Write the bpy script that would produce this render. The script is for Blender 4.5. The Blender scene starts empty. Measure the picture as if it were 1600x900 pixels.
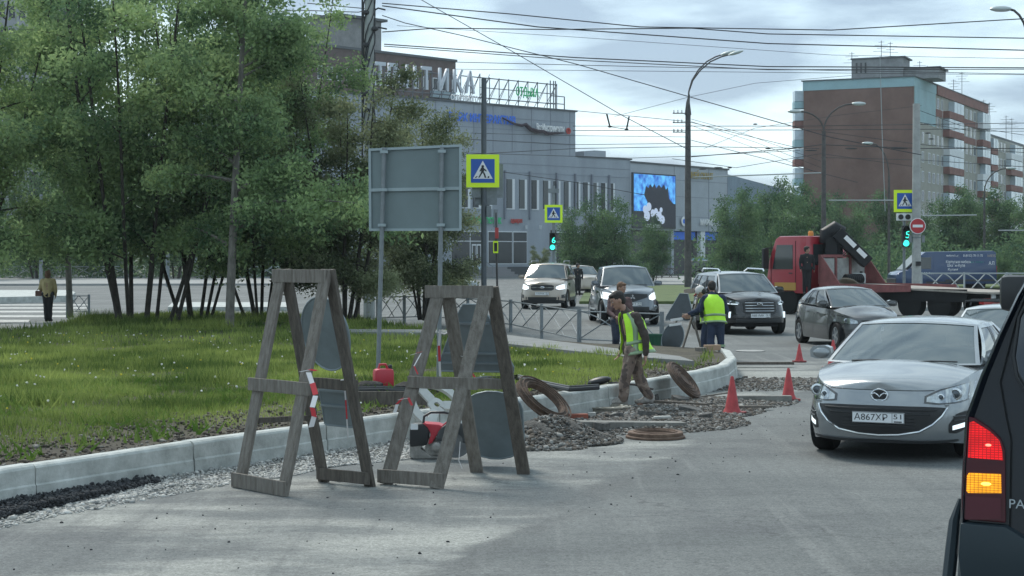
import bpy, bmesh, math, random
import numpy as np
from mathutils import Vector, Matrix, Euler
random.seed(7); RNG = np.random.default_rng(7)
SC = bpy.context.scene; COL = SC.collection
PI = math.pi
F = 2600.0; YH = 400.0; CH = 2.1          # focal length (px of 1600), horizon row, camera height

# ---------------------------------------------------------------- camera
cd = bpy.data.cameras.new("camera"); cam = bpy.data.objects.new("camera", cd); COL.objects.link(cam)
cam.location = (0, 0, CH); cam.rotation_euler = (PI/2, 0, 0)
cd.sensor_width = 36; cd.lens = F/1600*36; cd.shift_y = -(450-YH)/1600*1.0
cd.clip_start = 0.1; cd.clip_end = 6000
SC.camera = cam

# ---------------------------------------------------------------- world, sun, exposure
SUN_EL, SUN_AZ = math.radians(50), math.radians(-28)   # azimuth measured from +Y towards +X
w = bpy.data.worlds.new("World"); SC.world = w; w.use_nodes = True
nt = w.node_tree; nt.nodes.clear()
out = nt.nodes.new("ShaderNodeOutputWorld")
sky = nt.nodes.new("ShaderNodeTexSky"); sky.sky_type = 'NISHITA'; sky.sun_disc = False
sky.sun_elevation = SUN_EL; sky.sun_rotation = SUN_AZ
b1 = nt.nodes.new("ShaderNodeBackground"); b1.inputs[1].default_value = 0.1
nt.links.new(sky.outputs[0], b1.inputs[0])
tc = nt.nodes.new("ShaderNodeTexCoord"); mp = nt.nodes.new("ShaderNodeMapping")
mp.inputs['Scale'].default_value = (2.6, 2.6, 11.0); mp.inputs['Location'].default_value = (3.1, .4, .30)
nt.links.new(tc.outputs['Generated'], mp.inputs[0])
nz = nt.nodes.new("ShaderNodeTexNoise"); nz.inputs['Scale'].default_value = 2.1
nz.inputs['Detail'].default_value = 7; nz.inputs['Roughness'].default_value = .5
nt.links.new(mp.outputs[0], nz.inputs['Vector'])
cr = nt.nodes.new("ShaderNodeValToRGB"); el = cr.color_ramp.elements
el[0].position = .40; el[0].color = (.24, .32, .41, 1)
el[1].position = .62; el[1].color = (.68, .82, .86, 1)
e = el.new(.50); e.color = (.45, .58, .66, 1)
nt.links.new(nz.outputs[0], cr.inputs[0])
b2 = nt.nodes.new("ShaderNodeBackground"); b2.inputs[1].default_value = 0.86
nt.links.new(cr.outputs[0], b2.inputs[0])
mx = nt.nodes.new("ShaderNodeMixShader"); mx.inputs[0].default_value = .88
nt.links.new(b1.outputs[0], mx.inputs[1]); nt.links.new(b2.outputs[0], mx.inputs[2])
nt.links.new(mx.outputs[0], out.inputs[0])
sl = bpy.data.lights.new("sun", 'SUN'); sun = bpy.data.objects.new("sun", sl); COL.objects.link(sun)
sl.energy = 1.5; sl.angle = math.radians(16); sl.color = (1, .95, .86)
sd = Vector((math.sin(SUN_AZ)*math.cos(SUN_EL), math.cos(SUN_AZ)*math.cos(SUN_EL), math.sin(SUN_EL)))
sun.rotation_euler = sd.to_track_quat('Z', 'Y').to_euler()
SC.view_settings.view_transform = 'Standard'; SC.view_settings.look = 'None'
SC.view_settings.exposure = 0.96; SC.view_settings.gamma = 1
SC.cycles.max_bounces = 6; SC.cycles.transparent_max_bounces = 12
SC.cycles.use_denoising = True

# ---------------------------------------------------------------- picture-to-place helpers (used only to measure positions)
def SS(py, z=0.0): return (py-YH)/(CH-z)                    # px per metre of a point standing at height z
def G(px, py, z=0.0):
    s = SS(py, z); return Vector(((px-800)/s, F/s, z))
def A(px, py, s): return Vector(((px-800)/s, F/s, CH-(py-YH)/s))

# ---------------------------------------------------------------- materials
MATS = {}
def mat(name, c, rough=.6, metal=0, var=0, scale=6, bump=0, bscale=40, emit=None, estr=0, coat=0, spec=None, stretch=None, c2=None):
    if name in MATS: return MATS[name]
    m = bpy.data.materials.new(name); m.use_nodes = True; n = m.node_tree; L = n.links
    p = n.nodes['Principled BSDF']
    p.inputs['Base Color'].default_value = (*c, 1); p.inputs['Roughness'].default_value = rough
    p.inputs['Metallic'].default_value = metal
    if coat: p.inputs['Coat Weight'].default_value = coat; p.inputs['Coat Roughness'].default_value = .06
    if spec is not None: p.inputs['Specular IOR Level'].default_value = spec
    if emit: p.inputs['Emission Color'].default_value = (*emit, 1); p.inputs['Emission Strength'].default_value = estr
    if var or bump or c2:
        t = n.nodes.new("ShaderNodeTexCoord"); mp = n.nodes.new("ShaderNodeMapping")
        L.new(t.outputs['Object'], mp.inputs[0])
        if stretch: mp.inputs['Scale'].default_value = stretch
    if var or c2:
        z = n.nodes.new("ShaderNodeTexNoise"); z.inputs['Scale'].default_value = scale; z.inputs['Detail'].default_value = 6
        z.inputs['Roughness'].default_value = .65
        L.new(mp.outputs[0], z.inputs['Vector'])
        r = n.nodes.new("ShaderNodeValToRGB"); r.color_ramp.elements[0].position = .32; r.color_ramp.elements[1].position = .68
        if c2: a, b = c, c2
        else: a = tuple(max(0, x*(1-var)) for x in c); b = tuple(min(1, x*(1+var)) for x in c)
        r.color_ramp.elements[0].color = (*a, 1); r.color_ramp.elements[1].color = (*b, 1)
        L.new(z.outputs[0], r.inputs[0]); L.new(r.outputs[0], p.inputs['Base Color'])
    if bump:
        z2 = n.nodes.new("ShaderNodeTexNoise"); z2.inputs['Scale'].default_value = bscale; z2.inputs['Detail'].default_value = 4
        L.new(mp.outputs[0], z2.inputs['Vector'])
        b = n.nodes.new("ShaderNodeBump"); b.inputs['Strength'].default_value = bump; b.inputs['Distance'].default_value = .02
        L.new(z2.outputs[0], b.inputs['Height']); L.new(b.outputs[0], p.inputs['Normal'])
    MATS[name] = m; return m
def leaf_mat(name, a, b, trans=.35, rough=.5):
    if name in MATS: return MATS[name]
    m = bpy.data.materials.new(name); m.use_nodes = True; n = m.node_tree; L = n.links; n.nodes.clear()
    o = n.nodes.new("ShaderNodeOutputMaterial"); d = n.nodes.new("ShaderNodeBsdfDiffuse"); t = n.nodes.new("ShaderNodeBsdfTranslucent")
    g = n.nodes.new("ShaderNodeNewGeometry"); r = n.nodes.new("ShaderNodeValToRGB")
    tcx = n.nodes.new("ShaderNodeTexCoord"); z = n.nodes.new("ShaderNodeTexNoise"); z.inputs['Scale'].default_value = .55; z.inputs['Detail'].default_value = 3
    L.new(tcx.outputs['Object'], z.inputs['Vector'])
    ad = n.nodes.new("ShaderNodeMath"); ad.operation = 'MULTIPLY_ADD'; ad.inputs[1].default_value = .38
    mu = n.nodes.new("ShaderNodeMath"); mu.operation = 'MULTIPLY_ADD'; mu.inputs[1].default_value = 2.2; mu.inputs[2].default_value = -.85
    L.new(z.outputs[0], mu.inputs[0]); L.new(g.outputs['Random Per Island'], ad.inputs[0]); L.new(mu.outputs[0], ad.inputs[2])
    L.new(ad.outputs[0], r.inputs[0])
    r.color_ramp.elements[0].position = .1; r.color_ramp.elements[1].position = .95
    r.color_ramp.elements[0].color = (*a, 1); r.color_ramp.elements[1].color = (*b, 1)
    x = n.nodes.new("ShaderNodeMixShader"); x.inputs[0].default_value = trans
    L.new(r.outputs[0], d.inputs[0]); L.new(r.outputs[0], t.inputs[0]); L.new(d.outputs[0], x.inputs[1]); L.new(t.outputs[0], x.inputs[2])
    L.new(x.outputs[0], o.inputs[0]); MATS[name] = m; return m
def glass_mat(name, tint, alpha=.35, rough=.03):
    if name in MATS: return MATS[name]
    m = bpy.data.materials.new(name); m.use_nodes = True; n = m.node_tree; L = n.links; n.nodes.clear()
    o = n.nodes.new("ShaderNodeOutputMaterial"); t = n.nodes.new("ShaderNodeBsdfTransparent"); t.inputs[0].default_value = (*[.55+.4*v for v in tint], 1)
    p = n.nodes.new("ShaderNodeBsdfPrincipled"); p.inputs['Base Color'].default_value = (*tint, 1); p.inputs['Roughness'].default_value = rough
    p.inputs['Specular IOR Level'].default_value = .9
    f = n.nodes.new("ShaderNodeLayerWeight"); f.inputs[0].default_value = .35
    ma = n.nodes.new("ShaderNodeMapRange"); ma.inputs[3].default_value = 1-alpha; ma.inputs[4].default_value = 1
    L.new(f.outputs['Fresnel'], ma.inputs[0]); x = n.nodes.new("ShaderNodeMixShader")
    L.new(ma.outputs[0], x.inputs[0]); L.new(t.outputs[0], x.inputs[1]); L.new(p.outputs[0], x.inputs[2]); L.new(x.outputs[0], o.inputs[0])
    MATS[name] = m; return m

# ---------------------------------------------------------------- objects
ROOT = {}
def tag(o, label=None, cat=None, group=None, kind=None):
    if label: o['label'] = label
    if cat: o['category'] = cat
    if group: o['group'] = group
    if kind: o['kind'] = kind
    return o
def thing(name, label, cat, loc=(0, 0, 0), rz=0, group=None, scale=1):
    o = bpy.data.objects.new(name, None); COL.objects.link(o); o.location = loc; o.rotation_euler = (0, 0, rz)
    o.empty_display_size = .2
    if scale != 1: o.scale = (scale,)*3
    tag(o, label, cat, group)
    ROOT[o.name] = Matrix.Translation(Vector(loc)) @ Matrix.Rotation(rz, 4, 'Z') @ Matrix.Scale(scale, 4)
    return o
def rootm(o):
    while o.parent: o = o.parent
    return ROOT.get(o.name, Matrix.Identity(4))
def copy_tree(o, parent=None):
    c = o.copy(); COL.objects.link(c); c.parent = parent
    for ch in o.children: copy_tree(ch, c)
    return c
def basis(d, up=Vector((0, 0, 1))):
    d = Vector(d).normalized(); up = Vector(up)
    if abs(d.dot(up.normalized())) > .999: up = Vector((0, 1, 0)) if abs(d.z) > .9 else Vector((0, 0, 1))
    x = up.cross(d).normalized(); y = d.cross(x); return Matrix((x, y, d)).transposed()
class MB:
    def __init__(s): s.v = []; s.f = []
    def add(s, vs, fs):
        k = len(s.v); s.v += [Vector(v) for v in vs]; s.f += [tuple(i+k for i in f) for f in fs]; return s
    def box(s, c, size, rot=None):
        x, y, z = [q/2 for q in size]; c = Vector(c); R = rot or Matrix.Identity(3)
        vs = [c+R @ Vector((i*x, j*y, k*z)) for k in (-1, 1) for j in (-1, 1) for i in (-1, 1)]
        return s.add(vs, [(0, 2, 3, 1), (4, 5, 7, 6), (0, 1, 5, 4), (2, 6, 7, 3), (0, 4, 6, 2), (1, 3, 7, 5)])
    def beam(s, p0, p1, w, t, wd=(1, 0, 0)):
        """rectangular bar from p0 to p1, w wide along wd, t thick"""
        p0, p1 = Vector(p0), Vector(p1); d = (p1-p0).normalized(); wd = Vector(wd); wd = (wd-d*wd.dot(d)).normalized()
        n = d.cross(wd); R = Matrix((wd, n, d)).transposed()
        return s.box((p0+p1)/2, (w, t, (p1-p0).length), R)
    def tube(s, pts, r, n=8, caps=True):
        pts = [Vector(p) for p in pts]; rs = r if isinstance(r, (list, tuple)) else [r]*len(pts); k = len(s.v); fs = []; vs = []
        B = None
        for i, p in enumerate(pts):
            d = (pts[min(i+1, len(pts)-1)]-pts[max(i-1, 0)])
            if d.length < 1e-9: d = Vector((0, 0, 1))
            d.normalize()
            if B is None: B = basis(d); x = B.col[0].copy()
            x = (x-d*x.dot(d)).normalized(); y = d.cross(x)
            for j in range(n):
                a = 2*PI*j/n; vs.append(p+(x*math.cos(a)+y*math.sin(a))*rs[i])
        for i in range(len(pts)-1):
            for j in range(n): fs.append((i*n+j, i*n+(j+1) % n, (i+1)*n+(j+1) % n, (i+1)*n+j))
        if caps: fs.append(tuple(range(n-1, -1, -1))); fs.append(tuple((len(pts)-1)*n+j for j in range(n)))
        return s.add(vs, fs)
    def lathe(s, prof, c=(0, 0, 0), n=16, M=None):
        """prof = [(r, z)...] turned about z, then placed by the 3x3 M"""
        c = Vector(c); M = M or Matrix.Identity(3); vs = []; fs = []
        for r, z in prof:
            for j in range(n): vs.append(c+M @ Vector((r*math.cos(2*PI*j/n), r*math.sin(2*PI*j/n), z)))
        for i in range(len(prof)-1):
            for j in range(n): fs.append((i*n+j, i*n+(j+1) % n, (i+1)*n+(j+1) % n, (i+1)*n+j))
        fs.append(tuple(range(n-1, -1, -1))); fs.append(tuple((len(prof)-1)*n+j for j in range(n)))
        return s.add(vs, fs)
    def prism(s, poly, depth, c=(0, 0, 0), M=None):
        """2-D polygon (x, y) made a slab from z=0 to depth, placed by M (3x3) and c"""
        c = Vector(c); M = M or Matrix.Identity(3); n = len(poly)
        vs = [c+M @ Vector((x, y, 0)) for x, y in poly]+[c+M @ Vector((x, y, depth)) for x, y in poly]
        fs = [tuple(range(n-1, -1, -1)), tuple(range(n, 2*n))]+[(i, (i+1) % n, n+(i+1) % n, n+i) for i in range(n)]
        return s.add(vs, fs)
    def ball(s, c, r, n=10, m=6, R=None):
        c = Vector(c); r = (r, r, r) if not isinstance(r, (tuple, list)) else r; R = R or Matrix.Identity(3); vs = []; fs = []
        for i in range(m+1):
            a = -PI/2+PI*i/m
            for j in range(n):
                b = 2*PI*j/n; vs.append(c+R @ Vector((r[0]*math.cos(a)*math.cos(b), r[1]*math.cos(a)*math.sin(b), r[2]*math.sin(a))))
        for i in range(m):
            for j in range(n): fs.append((i*n+j, i*n+(j+1) % n, (i+1)*n+(j+1) % n, (i+1)*n+j))
        return s.add(vs, fs)
    def grid(s, P, closed=False):
        """P = rows of points"""
        R, C = len(P), len(P[0]); vs = [p for row in P for p in row]; fs = []
        for i in range(R-1):
            for j in range(C if closed else C-1): fs.append((i*C+j, i*C+(j+1) % C, (i+1)*C+(j+1) % C, (i+1)*C+j))
        return s.add(vs, fs)
    def build(s, name, m, parent=None, world=False, smooth=False, bevel=0, jit=0, solid=0):
        me = bpy.data.meshes.new(name); vs = s.v
        if world and parent is not None:
            I = rootm(parent).inverted(); vs = [I @ v for v in vs]
        if jit: vs = [v+Vector((random.uniform(-jit, jit) for _ in range(3))) for v in vs]
        me.from_pydata([tuple(v) for v in vs], [], s.f); me.validate(); me.update()
        bm = bmesh.new(); bm.from_mesh(me); bmesh.ops.remove_doubles(bm, verts=bm.verts, dist=1e-5)
        bmesh.ops.recalc_face_normals(bm, faces=bm.faces)
        if bevel: bmesh.ops.bevel(bm, geom=[e for e in bm.edges if e.is_manifold and e.calc_face_angle(0) > .6], offset=bevel, segments=2, affect='EDGES', profile=.6)
        bm.to_mesh(me); bm.free()
        if smooth:
            me.polygons.foreach_set('use_smooth', [True]*len(me.polygons))
            me.set_sharp_from_angle(angle=math.radians(smooth if smooth > 1 else 40))
        o = bpy.data.objects.new(name, me); COL.objects.link(o)
        if m: me.materials.append(m)
        o.parent = parent
        if solid:
            md = o.modifiers.new('thick', 'SOLIDIFY'); md.thickness = solid; md.offset = 0
        return o
def np_obj(name, verts, faces, m, parent=None, loc=None):
    """fast mesh from numpy arrays (faces all with the same corner count)"""
    me = bpy.data.meshes.new(name); nv = len(verts); nf, k = faces.shape
    me.vertices.add(nv); me.vertices.foreach_set('co', np.ascontiguousarray(verts, np.float32).ravel())
    me.loops.add(nf*k); me.loops.foreach_set('vertex_index', np.ascontiguousarray(faces, np.int32).ravel())
    me.polygons.add(nf); me.polygons.foreach_set('loop_start', np.arange(0, nf*k, k, dtype=np.int32))
    me.update(calc_edges=True); me.materials.append(m)
    o = bpy.data.objects.new(name, me); COL.objects.link(o); o.parent = parent
    if loc is not None: o.location = loc
    return o
def text_obj(name, s, size, m, parent, M, depth=.01, width=None, space=1.0):
    """flat lettering as mesh; M = 4x4 placing text plane (x right, y up)"""
    cu = bpy.data.curves.new(name, 'FONT'); cu.body = s; cu.size = size; cu.extrude = depth; cu.align_x = 'CENTER'; cu.align_y = 'CENTER'
    cu.space_character = space; cu.offset = size*.018 if size > .6 else 0; cu.resolution_u = 3
    t = bpy.data.objects.new('tmp', cu); COL.objects.link(t)
    me = bpy.data.meshes.new_from_object(t); bpy.data.objects.remove(t)
    if width:
        xs = [v.co.x for v in me.vertices]
        if xs:
            k = width/(max(xs)-min(xs))
            for v in me.vertices: v.co.x *= k
    me.transform(M); me.materials.clear(); me.materials.append(m)
    o = bpy.data.objects.new(name, me); COL.objects.link(o); o.parent = parent; return o
def frame4(c, xdir, ydir):
    x = Vector(xdir).normalized(); y = Vector(ydir).normalized(); z = x.cross(y)
    M = Matrix((x, y, z)).transposed().to_4x4(); M.translation = Vector(c); return M
def rot_z(a): return Matrix.Rotation(a, 3, 'Z')

# shared materials
steel = mat('galvanised_steel', (.20, .225, .24), .65, .2, .15, 9)
dark = mat('dark_rubber', (.014, .015, .016), .85, spec=.2)
blackp = mat('black_plastic', (.022, .024, .027), .45)
concrete = mat('pole_concrete', (.34, .35, .34), .85, 0, .2, 3, .3, 30)
white = mat('white_print', (.78, .79, .8), .5)
# ================================================================ THE GROUND
def sheet(name, poly, z, m, label=None, kind='structure'):
    b = MB(); b.add([(p[0], p[1], z) for p in poly], [tuple(range(len(poly)))]); o = b.build(name, m)
    tag(o, label, None, None, kind); return o
# asphalt with two paving ages, dust and wear
def asphalt_mat():
    m = bpy.data.materials.new('asphalt'); m.use_nodes = True; n = m.node_tree; L = n.links; p = n.nodes['Principled BSDF']
    t = n.nodes.new("ShaderNodeTexCoord")
    def N(kind, **k):
        x = n.nodes.new(kind)
        for a, v in k.items(): setattr(x, a, v)
        return x
    def math_(op, a, b, clamp=False):
        x = N("ShaderNodeMath", operation=op, use_clamp=clamp)
        for i, q in enumerate((a, b)):
            if isinstance(q, (int, float)): x.inputs[i].default_value = q
            else: L.new(q, x.inputs[i])
        return x.outputs[0]
    def noise(scale, sc, detail=5, rough=.6, loc=(0, 0, 0), rz=0):
        mp = N("ShaderNodeMapping"); mp.inputs['Scale'].default_value = sc; mp.inputs['Location'].default_value = loc; mp.inputs['Rotation'].default_value = (0, 0, rz)
        L.new(t.outputs['Object'], mp.inputs[0]); z = N("ShaderNodeTexNoise"); z.inputs['Scale'].default_value = scale
        z.inputs['Detail'].default_value = detail; z.inputs['Roughness'].default_value = rough; L.new(mp.outputs[0], z.inputs['Vector']); return z.outputs[0]
    def ramp(v, lo, hi): 
        x = N("ShaderNodeMapRange"); x.interpolation_type = 'SMOOTHSTEP'; x.inputs[1].default_value = lo; x.inputs[2].default_value = hi; L.new(v, x.inputs[0]); return x.outputs[0]
    def mix(f, a, b):
        x = N("ShaderNodeMix", data_type='RGBA')
        if isinstance(f, (int, float)): x.inputs[0].default_value = f
        else: L.new(f, x.inputs[0])
        for i, q in ((6, a), (7, b)):
            if isinstance(q, tuple): x.inputs[i].default_value = (*q, 1)
            else: L.new(q, x.inputs[i])
        return x.outputs[2]
    # distance across the seam between old and new paving: line through (-.14,12.4) and (2.03,18.8)
    sep = N("ShaderNodeSeparateXYZ"); L.new(t.outputs['Object'], sep.inputs[0])
    wob = math_('MULTIPLY', math_('SUBTRACT', noise(.9, (1, 1, 1), 4), .5), .8)
    v = math_('ADD', math_('SUBTRACT', math_('MULTIPLY', math_('ADD', sep.outputs[0], .14), .947), math_('MULTIPLY', math_('SUBTRACT', sep.outputs[1], 12.4), .321)), wob)
    near = math_('MULTIPLY', math_('SUBTRACT', 1, ramp(v, -.06, .12)), math_('SUBTRACT', 1, ramp(sep.outputs[1], 30, 36)))
    ang = math.radians(-28)
    track = noise(1.3, (2.2, .10, 1), 4, .6, (0, 0, 0), math.radians(18.7))
    grain = math_('ADD', math_('MULTIPLY', noise(48, (1, 1, 1), 2, .85), .6), math_('MULTIPLY', noise(16, (1, 1, 1), 4, .7, (3, 3, 0)), .4))
    big = noise(.16, (1, 2.2, 1), 5)
    streak = noise(.42, (.55, 1.5, 1), 7, .62, rz=math.radians(-20))
    col = mix(ramp(big, .35, .65), (.105, .114, .114), (.155, .164, .161))
    old = mix(ramp(streak, .43, .60), (.125, .135, .135), (.28, .285, .265))
    col = mix(near, col, old)
    # darker tar strip along the seam
    tar = math_('MULTIPLY', math_('SUBTRACT', 1, ramp(math_('ABSOLUTE', math_('SUBTRACT', v, .12), 0), .04, .26)), math_('SUBTRACT', 1, ramp(sep.outputs[1], 16, 24)))
    tar = math_('MULTIPLY', tar, ramp(noise(2.2, (1, 1, 1), 5), .35, .62))
    col = mix(math_('MULTIPLY', tar, .75), col, (.10, .105, .105))
    col = mix(math_('MULTIPLY', ramp(noise(.35, (1, 3, 1), 6, .7, (5, 2, 0)), .50, .66), .65), col, (.085, .09, .094))
    col = mix(math_('MULTIPLY', ramp(track, .50, .68), .45), col, (.09, .097, .10)); col = mix(math_('MULTIPLY', ramp(track, .46, .30), .35), col, (.23, .238, .23))
    vor = N("ShaderNodeTexVoronoi"); vor.feature = 'DISTANCE_TO_EDGE'; vor.inputs['Scale'].default_value = .55
    mpv = N("ShaderNodeMapping"); L.new(t.outputs['Object'], mpv.inputs[0])
    va = N("ShaderNodeVectorMath", operation='ADD'); nn = N("ShaderNodeTexNoise"); nn.inputs['Scale'].default_value = 1.7; nn.inputs['Detail'].default_value = 5
    L.new(t.outputs['Object'], nn.inputs['Vector']); L.new(t.outputs['Object'], va.inputs[0]); L.new(nn.outputs['Color'], va.inputs[1]); L.new(va.outputs[0], vor.inputs['Vector'])
    crack = math_('MULTIPLY', math_('SUBTRACT', 1, ramp(vor.outputs[0], .002, .012)), ramp(noise(.28, (1, 1, 1), 3, .6, (1, 7, 0)), .52, .6))
    col = mix(math_('MULTIPLY', crack, .6), col, (.06, .062, .065))
    g2 = N("ShaderNodeMapRange"); g2.inputs[1].default_value = .3; g2.inputs[2].default_value = .7; g2.inputs[3].default_value = .35; g2.inputs[4].default_value = 1.65; L.new(grain, g2.inputs[0])
    hs = N("ShaderNodeHueSaturation"); L.new(g2.outputs[0], hs.inputs['Value']); L.new(col, hs.inputs['Color'])
    L.new(hs.outputs[0], p.inputs['Base Color']); p.inputs['Roughness'].default_value = .82; p.inputs['Specular IOR Level'].default_value = .35
    bp = N("ShaderNodeBump"); bp.inputs['Strength'].default_value = .5; bp.inputs['Distance'].default_value = .012
    L.new(noise(70, (1, 1, 1), 3, .8), bp.inputs['Height']); L.new(bp.outputs[0], p.inputs['Normal']); return m
asph = asphalt_mat()
earth = mat('earth', (.06, .048, .036), .95, 0, 0, 3, .6, 25, c2=(.135, .115, .085))
farground = mat('far_ground', (.05, .075, .03), .95, 0, 0, .3, c2=(.10, .10, .06))
sheet('ground', [(-1500, -30), (1500, -30), (1500, 3000), (-1500, 3000)], -.02, farground, 'wide flat ground reaching the horizon')
b = MB(); rows = []
for j in range(61):
    y = -6+j*(186/60.); rows.append([(x, y, 0) for x in np.linspace(-110, 140, 41)])
b.grid(rows); tag(b.build('road', asph), 'worn grey asphalt road and crossing with dusty patches', None, None, 'structure')

# chalk-like dusty scrape lines and small repair marks on the road
paint = mat('worn_white_paint', (.42, .42, .4), .8, 0, .35, 5)
# crosswalk at the far left
cw = tag(sheet('crosswalk', [tuple(G(-60, 508)[:2]), tuple(G(135, 500)[:2]), tuple(G(140, 474)[:2]), tuple(G(-60, 474)[:2])], .004, asph), 'zebra crossing of worn white bars behind the person in yellow')
for (y0, y1, xa, xb) in ((500, 504, -60, 44), (493, 496, -60, 112), (486, 488.6, -60, 128), (480.5, 482.6, -60, 135), (476, 477.6, -60, 138)):
    q = MB(); q.add([(*G(xa, y1)[:2], .009), (*G(xb, y1)[:2], .009), (*G(xb+3, y0)[:2], .009), (*G(xa, y0)[:2], .009)], [(0, 1, 2, 3)]); q.build('stripe', paint, cw)
# far lawn strips, pavements beyond the crossing
farlawn = mat('rough_far_grass', (.05, .085, .025), .95, 0, 0, .8, .8, 8, c2=(.12, .15, .05))
pave = mat('pale_pavement', (.27, .275, .27), .85, 0, .12, .8, .2, 20)
kerbm = mat('kerb_concrete', (.30, .315, .30), .85, 0, 0, 3.4, .35, 30, c2=(.54, .56, .54))
def slab(name, pts, z0, z1, m, label):
    q = MB(); q.prism([(p[0], p[1]) for p in pts], z1-z0, (0, 0, z0)); o = q.build(name, m); tag(o, label, None, None, 'structure'); return o
slab('far_verge', [G(905, 475)[:2], G(1240, 475)[:2], G(1225, 449)[:2], G(920, 447)[:2]], 0, .12, farlawn, 'green verge behind the pickup truck')
slab('far_verge', [G(1180, 449)[:2], G(1900, 452)[:2], G(1900, 441)[:2], G(1180, 440)[:2]], 0, .12, farlawn, 'grass strip under the trees at right')
slab('far_pavement', [G(-200, 447)[:2], G(470, 446)[:2], G(470, 436)[:2], G(-200, 436)[:2]], 0, .15, pave, 'pale pavement beyond the road at left')
slab('far_pavement', [G(1440, 486)[:2], G(1800, 480)[:2], G(1800, 462)[:2], G(1440, 466)[:2]], 0, .14, pave, 'pale pavement strip behind the flatbed truck')
slab('far_pavement', [G(900, 446)[:2], G(1180, 446)[:2], G(1180, 433)[:2], G(900, 433)[:2]], 0, .1, pave, 'pale parking apron before the shopping centre')
slab('traffic_island', [G(-200, 480)[:2], G(112, 472)[:2], G(118, 466)[:2], G(108, 462)[:2], G(-200, 462)[:2]], 0, .30, kerbm, 'raised concrete traffic island at far left')
slab('traffic_island', [G(262, 486)[:2], G(460, 486)[:2], G(460, 478)[:2], G(270, 478)[:2]], 0, .16, kerbm, 'low concrete island behind the tree trunks')

# ---------------------------------------------------------------- lawn
KPX = [(-330, 868), (0, 800), (55, 790), (360, 737), (660, 690), (815, 668), (885, 655), (1040, 627), (1105, 613), (1138, 603), (1151, 590), (1143, 577), (1120, 569)]
KP = [G(x, y) for x, y in KPX]
def offs(P, d):
    out = []
    for i, p in enumerate(P):
        t = (P[min(i+1, len(P)-1)]-P[max(i-1, 0)]); t.z = 0; t.normalize(); n = Vector((-t.y, t.x, 0)); out.append(p+n*d)
    return out
KI = offs(KP, .17)                                     # inner edge of the kerb
HL = .33
FAR = [G(1085, 567, HL), G(958, 557, HL), (G(800, 540, HL)), G(700, 520, HL), G(560, 495, HL), G(420, 489, HL), G(300, 487, HL), G(140, 492, HL), G(70, 511, HL), G(0, 515, HL), G(-420, 530, HL), ]
POLY = [(p.x, p.y) for p in KI]+[(p.x, p.y) for p in FAR]
PA = np.array(POLY)
def inside(x, y):
    x = np.asarray(x, float); y = np.asarray(y, float); c = np.zeros(x.shape, bool); n = len(PA)
    for i in range(n):
        x0, y0 = PA[i]; x1, y1 = PA[(i+1) % n]
        hit = ((y0 > y) != (y1 > y)) & (x < (x1-x0)*(y-y0)/(y1-y0+1e-12)+x0); c ^= hit
    return c
def edge_dist(x, y):
    """distance to the kerb line"""
    d = np.full(np.shape(x), 1e9)
    for i in range(len(KI)-1):
        a = KI[i]; b_ = KI[i+1]; ex, ey = b_.x-a.x, b_.y-a.y; t = np.clip(((x-a.x)*ex+(y-a.y)*ey)/(ex*ex+ey*ey), 0, 1)
        d = np.minimum(d, np.hypot(x-a.x-t*ex, y-a.y-t*ey))
    return d
def wav(x, y): return .5*np.sin(1.7*x+.6*y)*np.cos(.9*y-.4*x)+.3*np.sin(3.9*x-2.1*y+1)+.2*np.sin(7.3*y+5.1*x)
def lawn_z(x, y):
    d = edge_dist(x, y); return HL-.03+.035*wav(np.asarray(x), np.asarray(y))*np.clip(d, 0, 1)+.09*np.clip(d-.3, 0, 1.2)*np.clip(1-(np.asarray(y)-14)/14, 0, 1)
bm = bmesh.new(); vs = [bm.verts.new((x, y, 0)) for x, y in POLY]; bm.faces.new(vs)
bmesh.ops.triangulate(bm, faces=bm.faces)
for _ in range(6):
    es = [e for e in bm.edges if e.calc_length() > (.35 if min(v.co.y for v in e.verts) < 24 and max(v.co.x for v in e.verts) > -9 else 1.2)]
    if es: bmesh.ops.subdivide_edges(bm, edges=es, cuts=1)
    bmesh.ops.triangulate(bm, faces=bm.faces)
co = np.array([v.co[:] for v in bm.verts]); zz = lawn_z(co[:, 0], co[:, 1])
for v, z in zip(bm.verts, zz): v.co.z = z
me = bpy.data.meshes.new('lawn'); bm.to_mesh(me); bm.free(); me.materials.append(mat('lawn_soil', (.038, .032, .024), .95, 0, 0, 2.5, .8, 20, c2=(.085, .075, .05)))
for p in me.polygons: p.use_smooth = True
lawn = bpy.data.objects.new('lawn', me); COL.objects.link(lawn); tag(lawn, 'raised green lawn behind the concrete kerb', None, None, 'structure')
# light path crossing the back of the lawn
pp = [G(545, 517, .35), G(690, 517.5, .35), G(800, 527, .35), G(1062, 560, .35), G(1085, 568, .35), G(959, 558.5, .35), G(800, 541, .35), G(700, 523, .35), G(545, 521, .35)]
q = MB(); q.prism([(p.x, p.y) for p in pp], .30, (0, 0, .09)); tag(q.build('path', mat('path_asphalt', (.2, .205, .2), .9, 0, .15, 2, .3, 30)), 'narrow grey path along the back of the lawn', None, None, 'structure')
slab('path', [G(-420, 545)[:2], G(0, 520)[:2], G(75, 512)[:2], G(150, 500)[:2], G(120, 500)[:2], G(0, 508)[:2], G(-420, 515)[:2]], .0, .03, mat('path_asphalt', (.2,)*3), 'asphalt path where the person in yellow stands')

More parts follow.
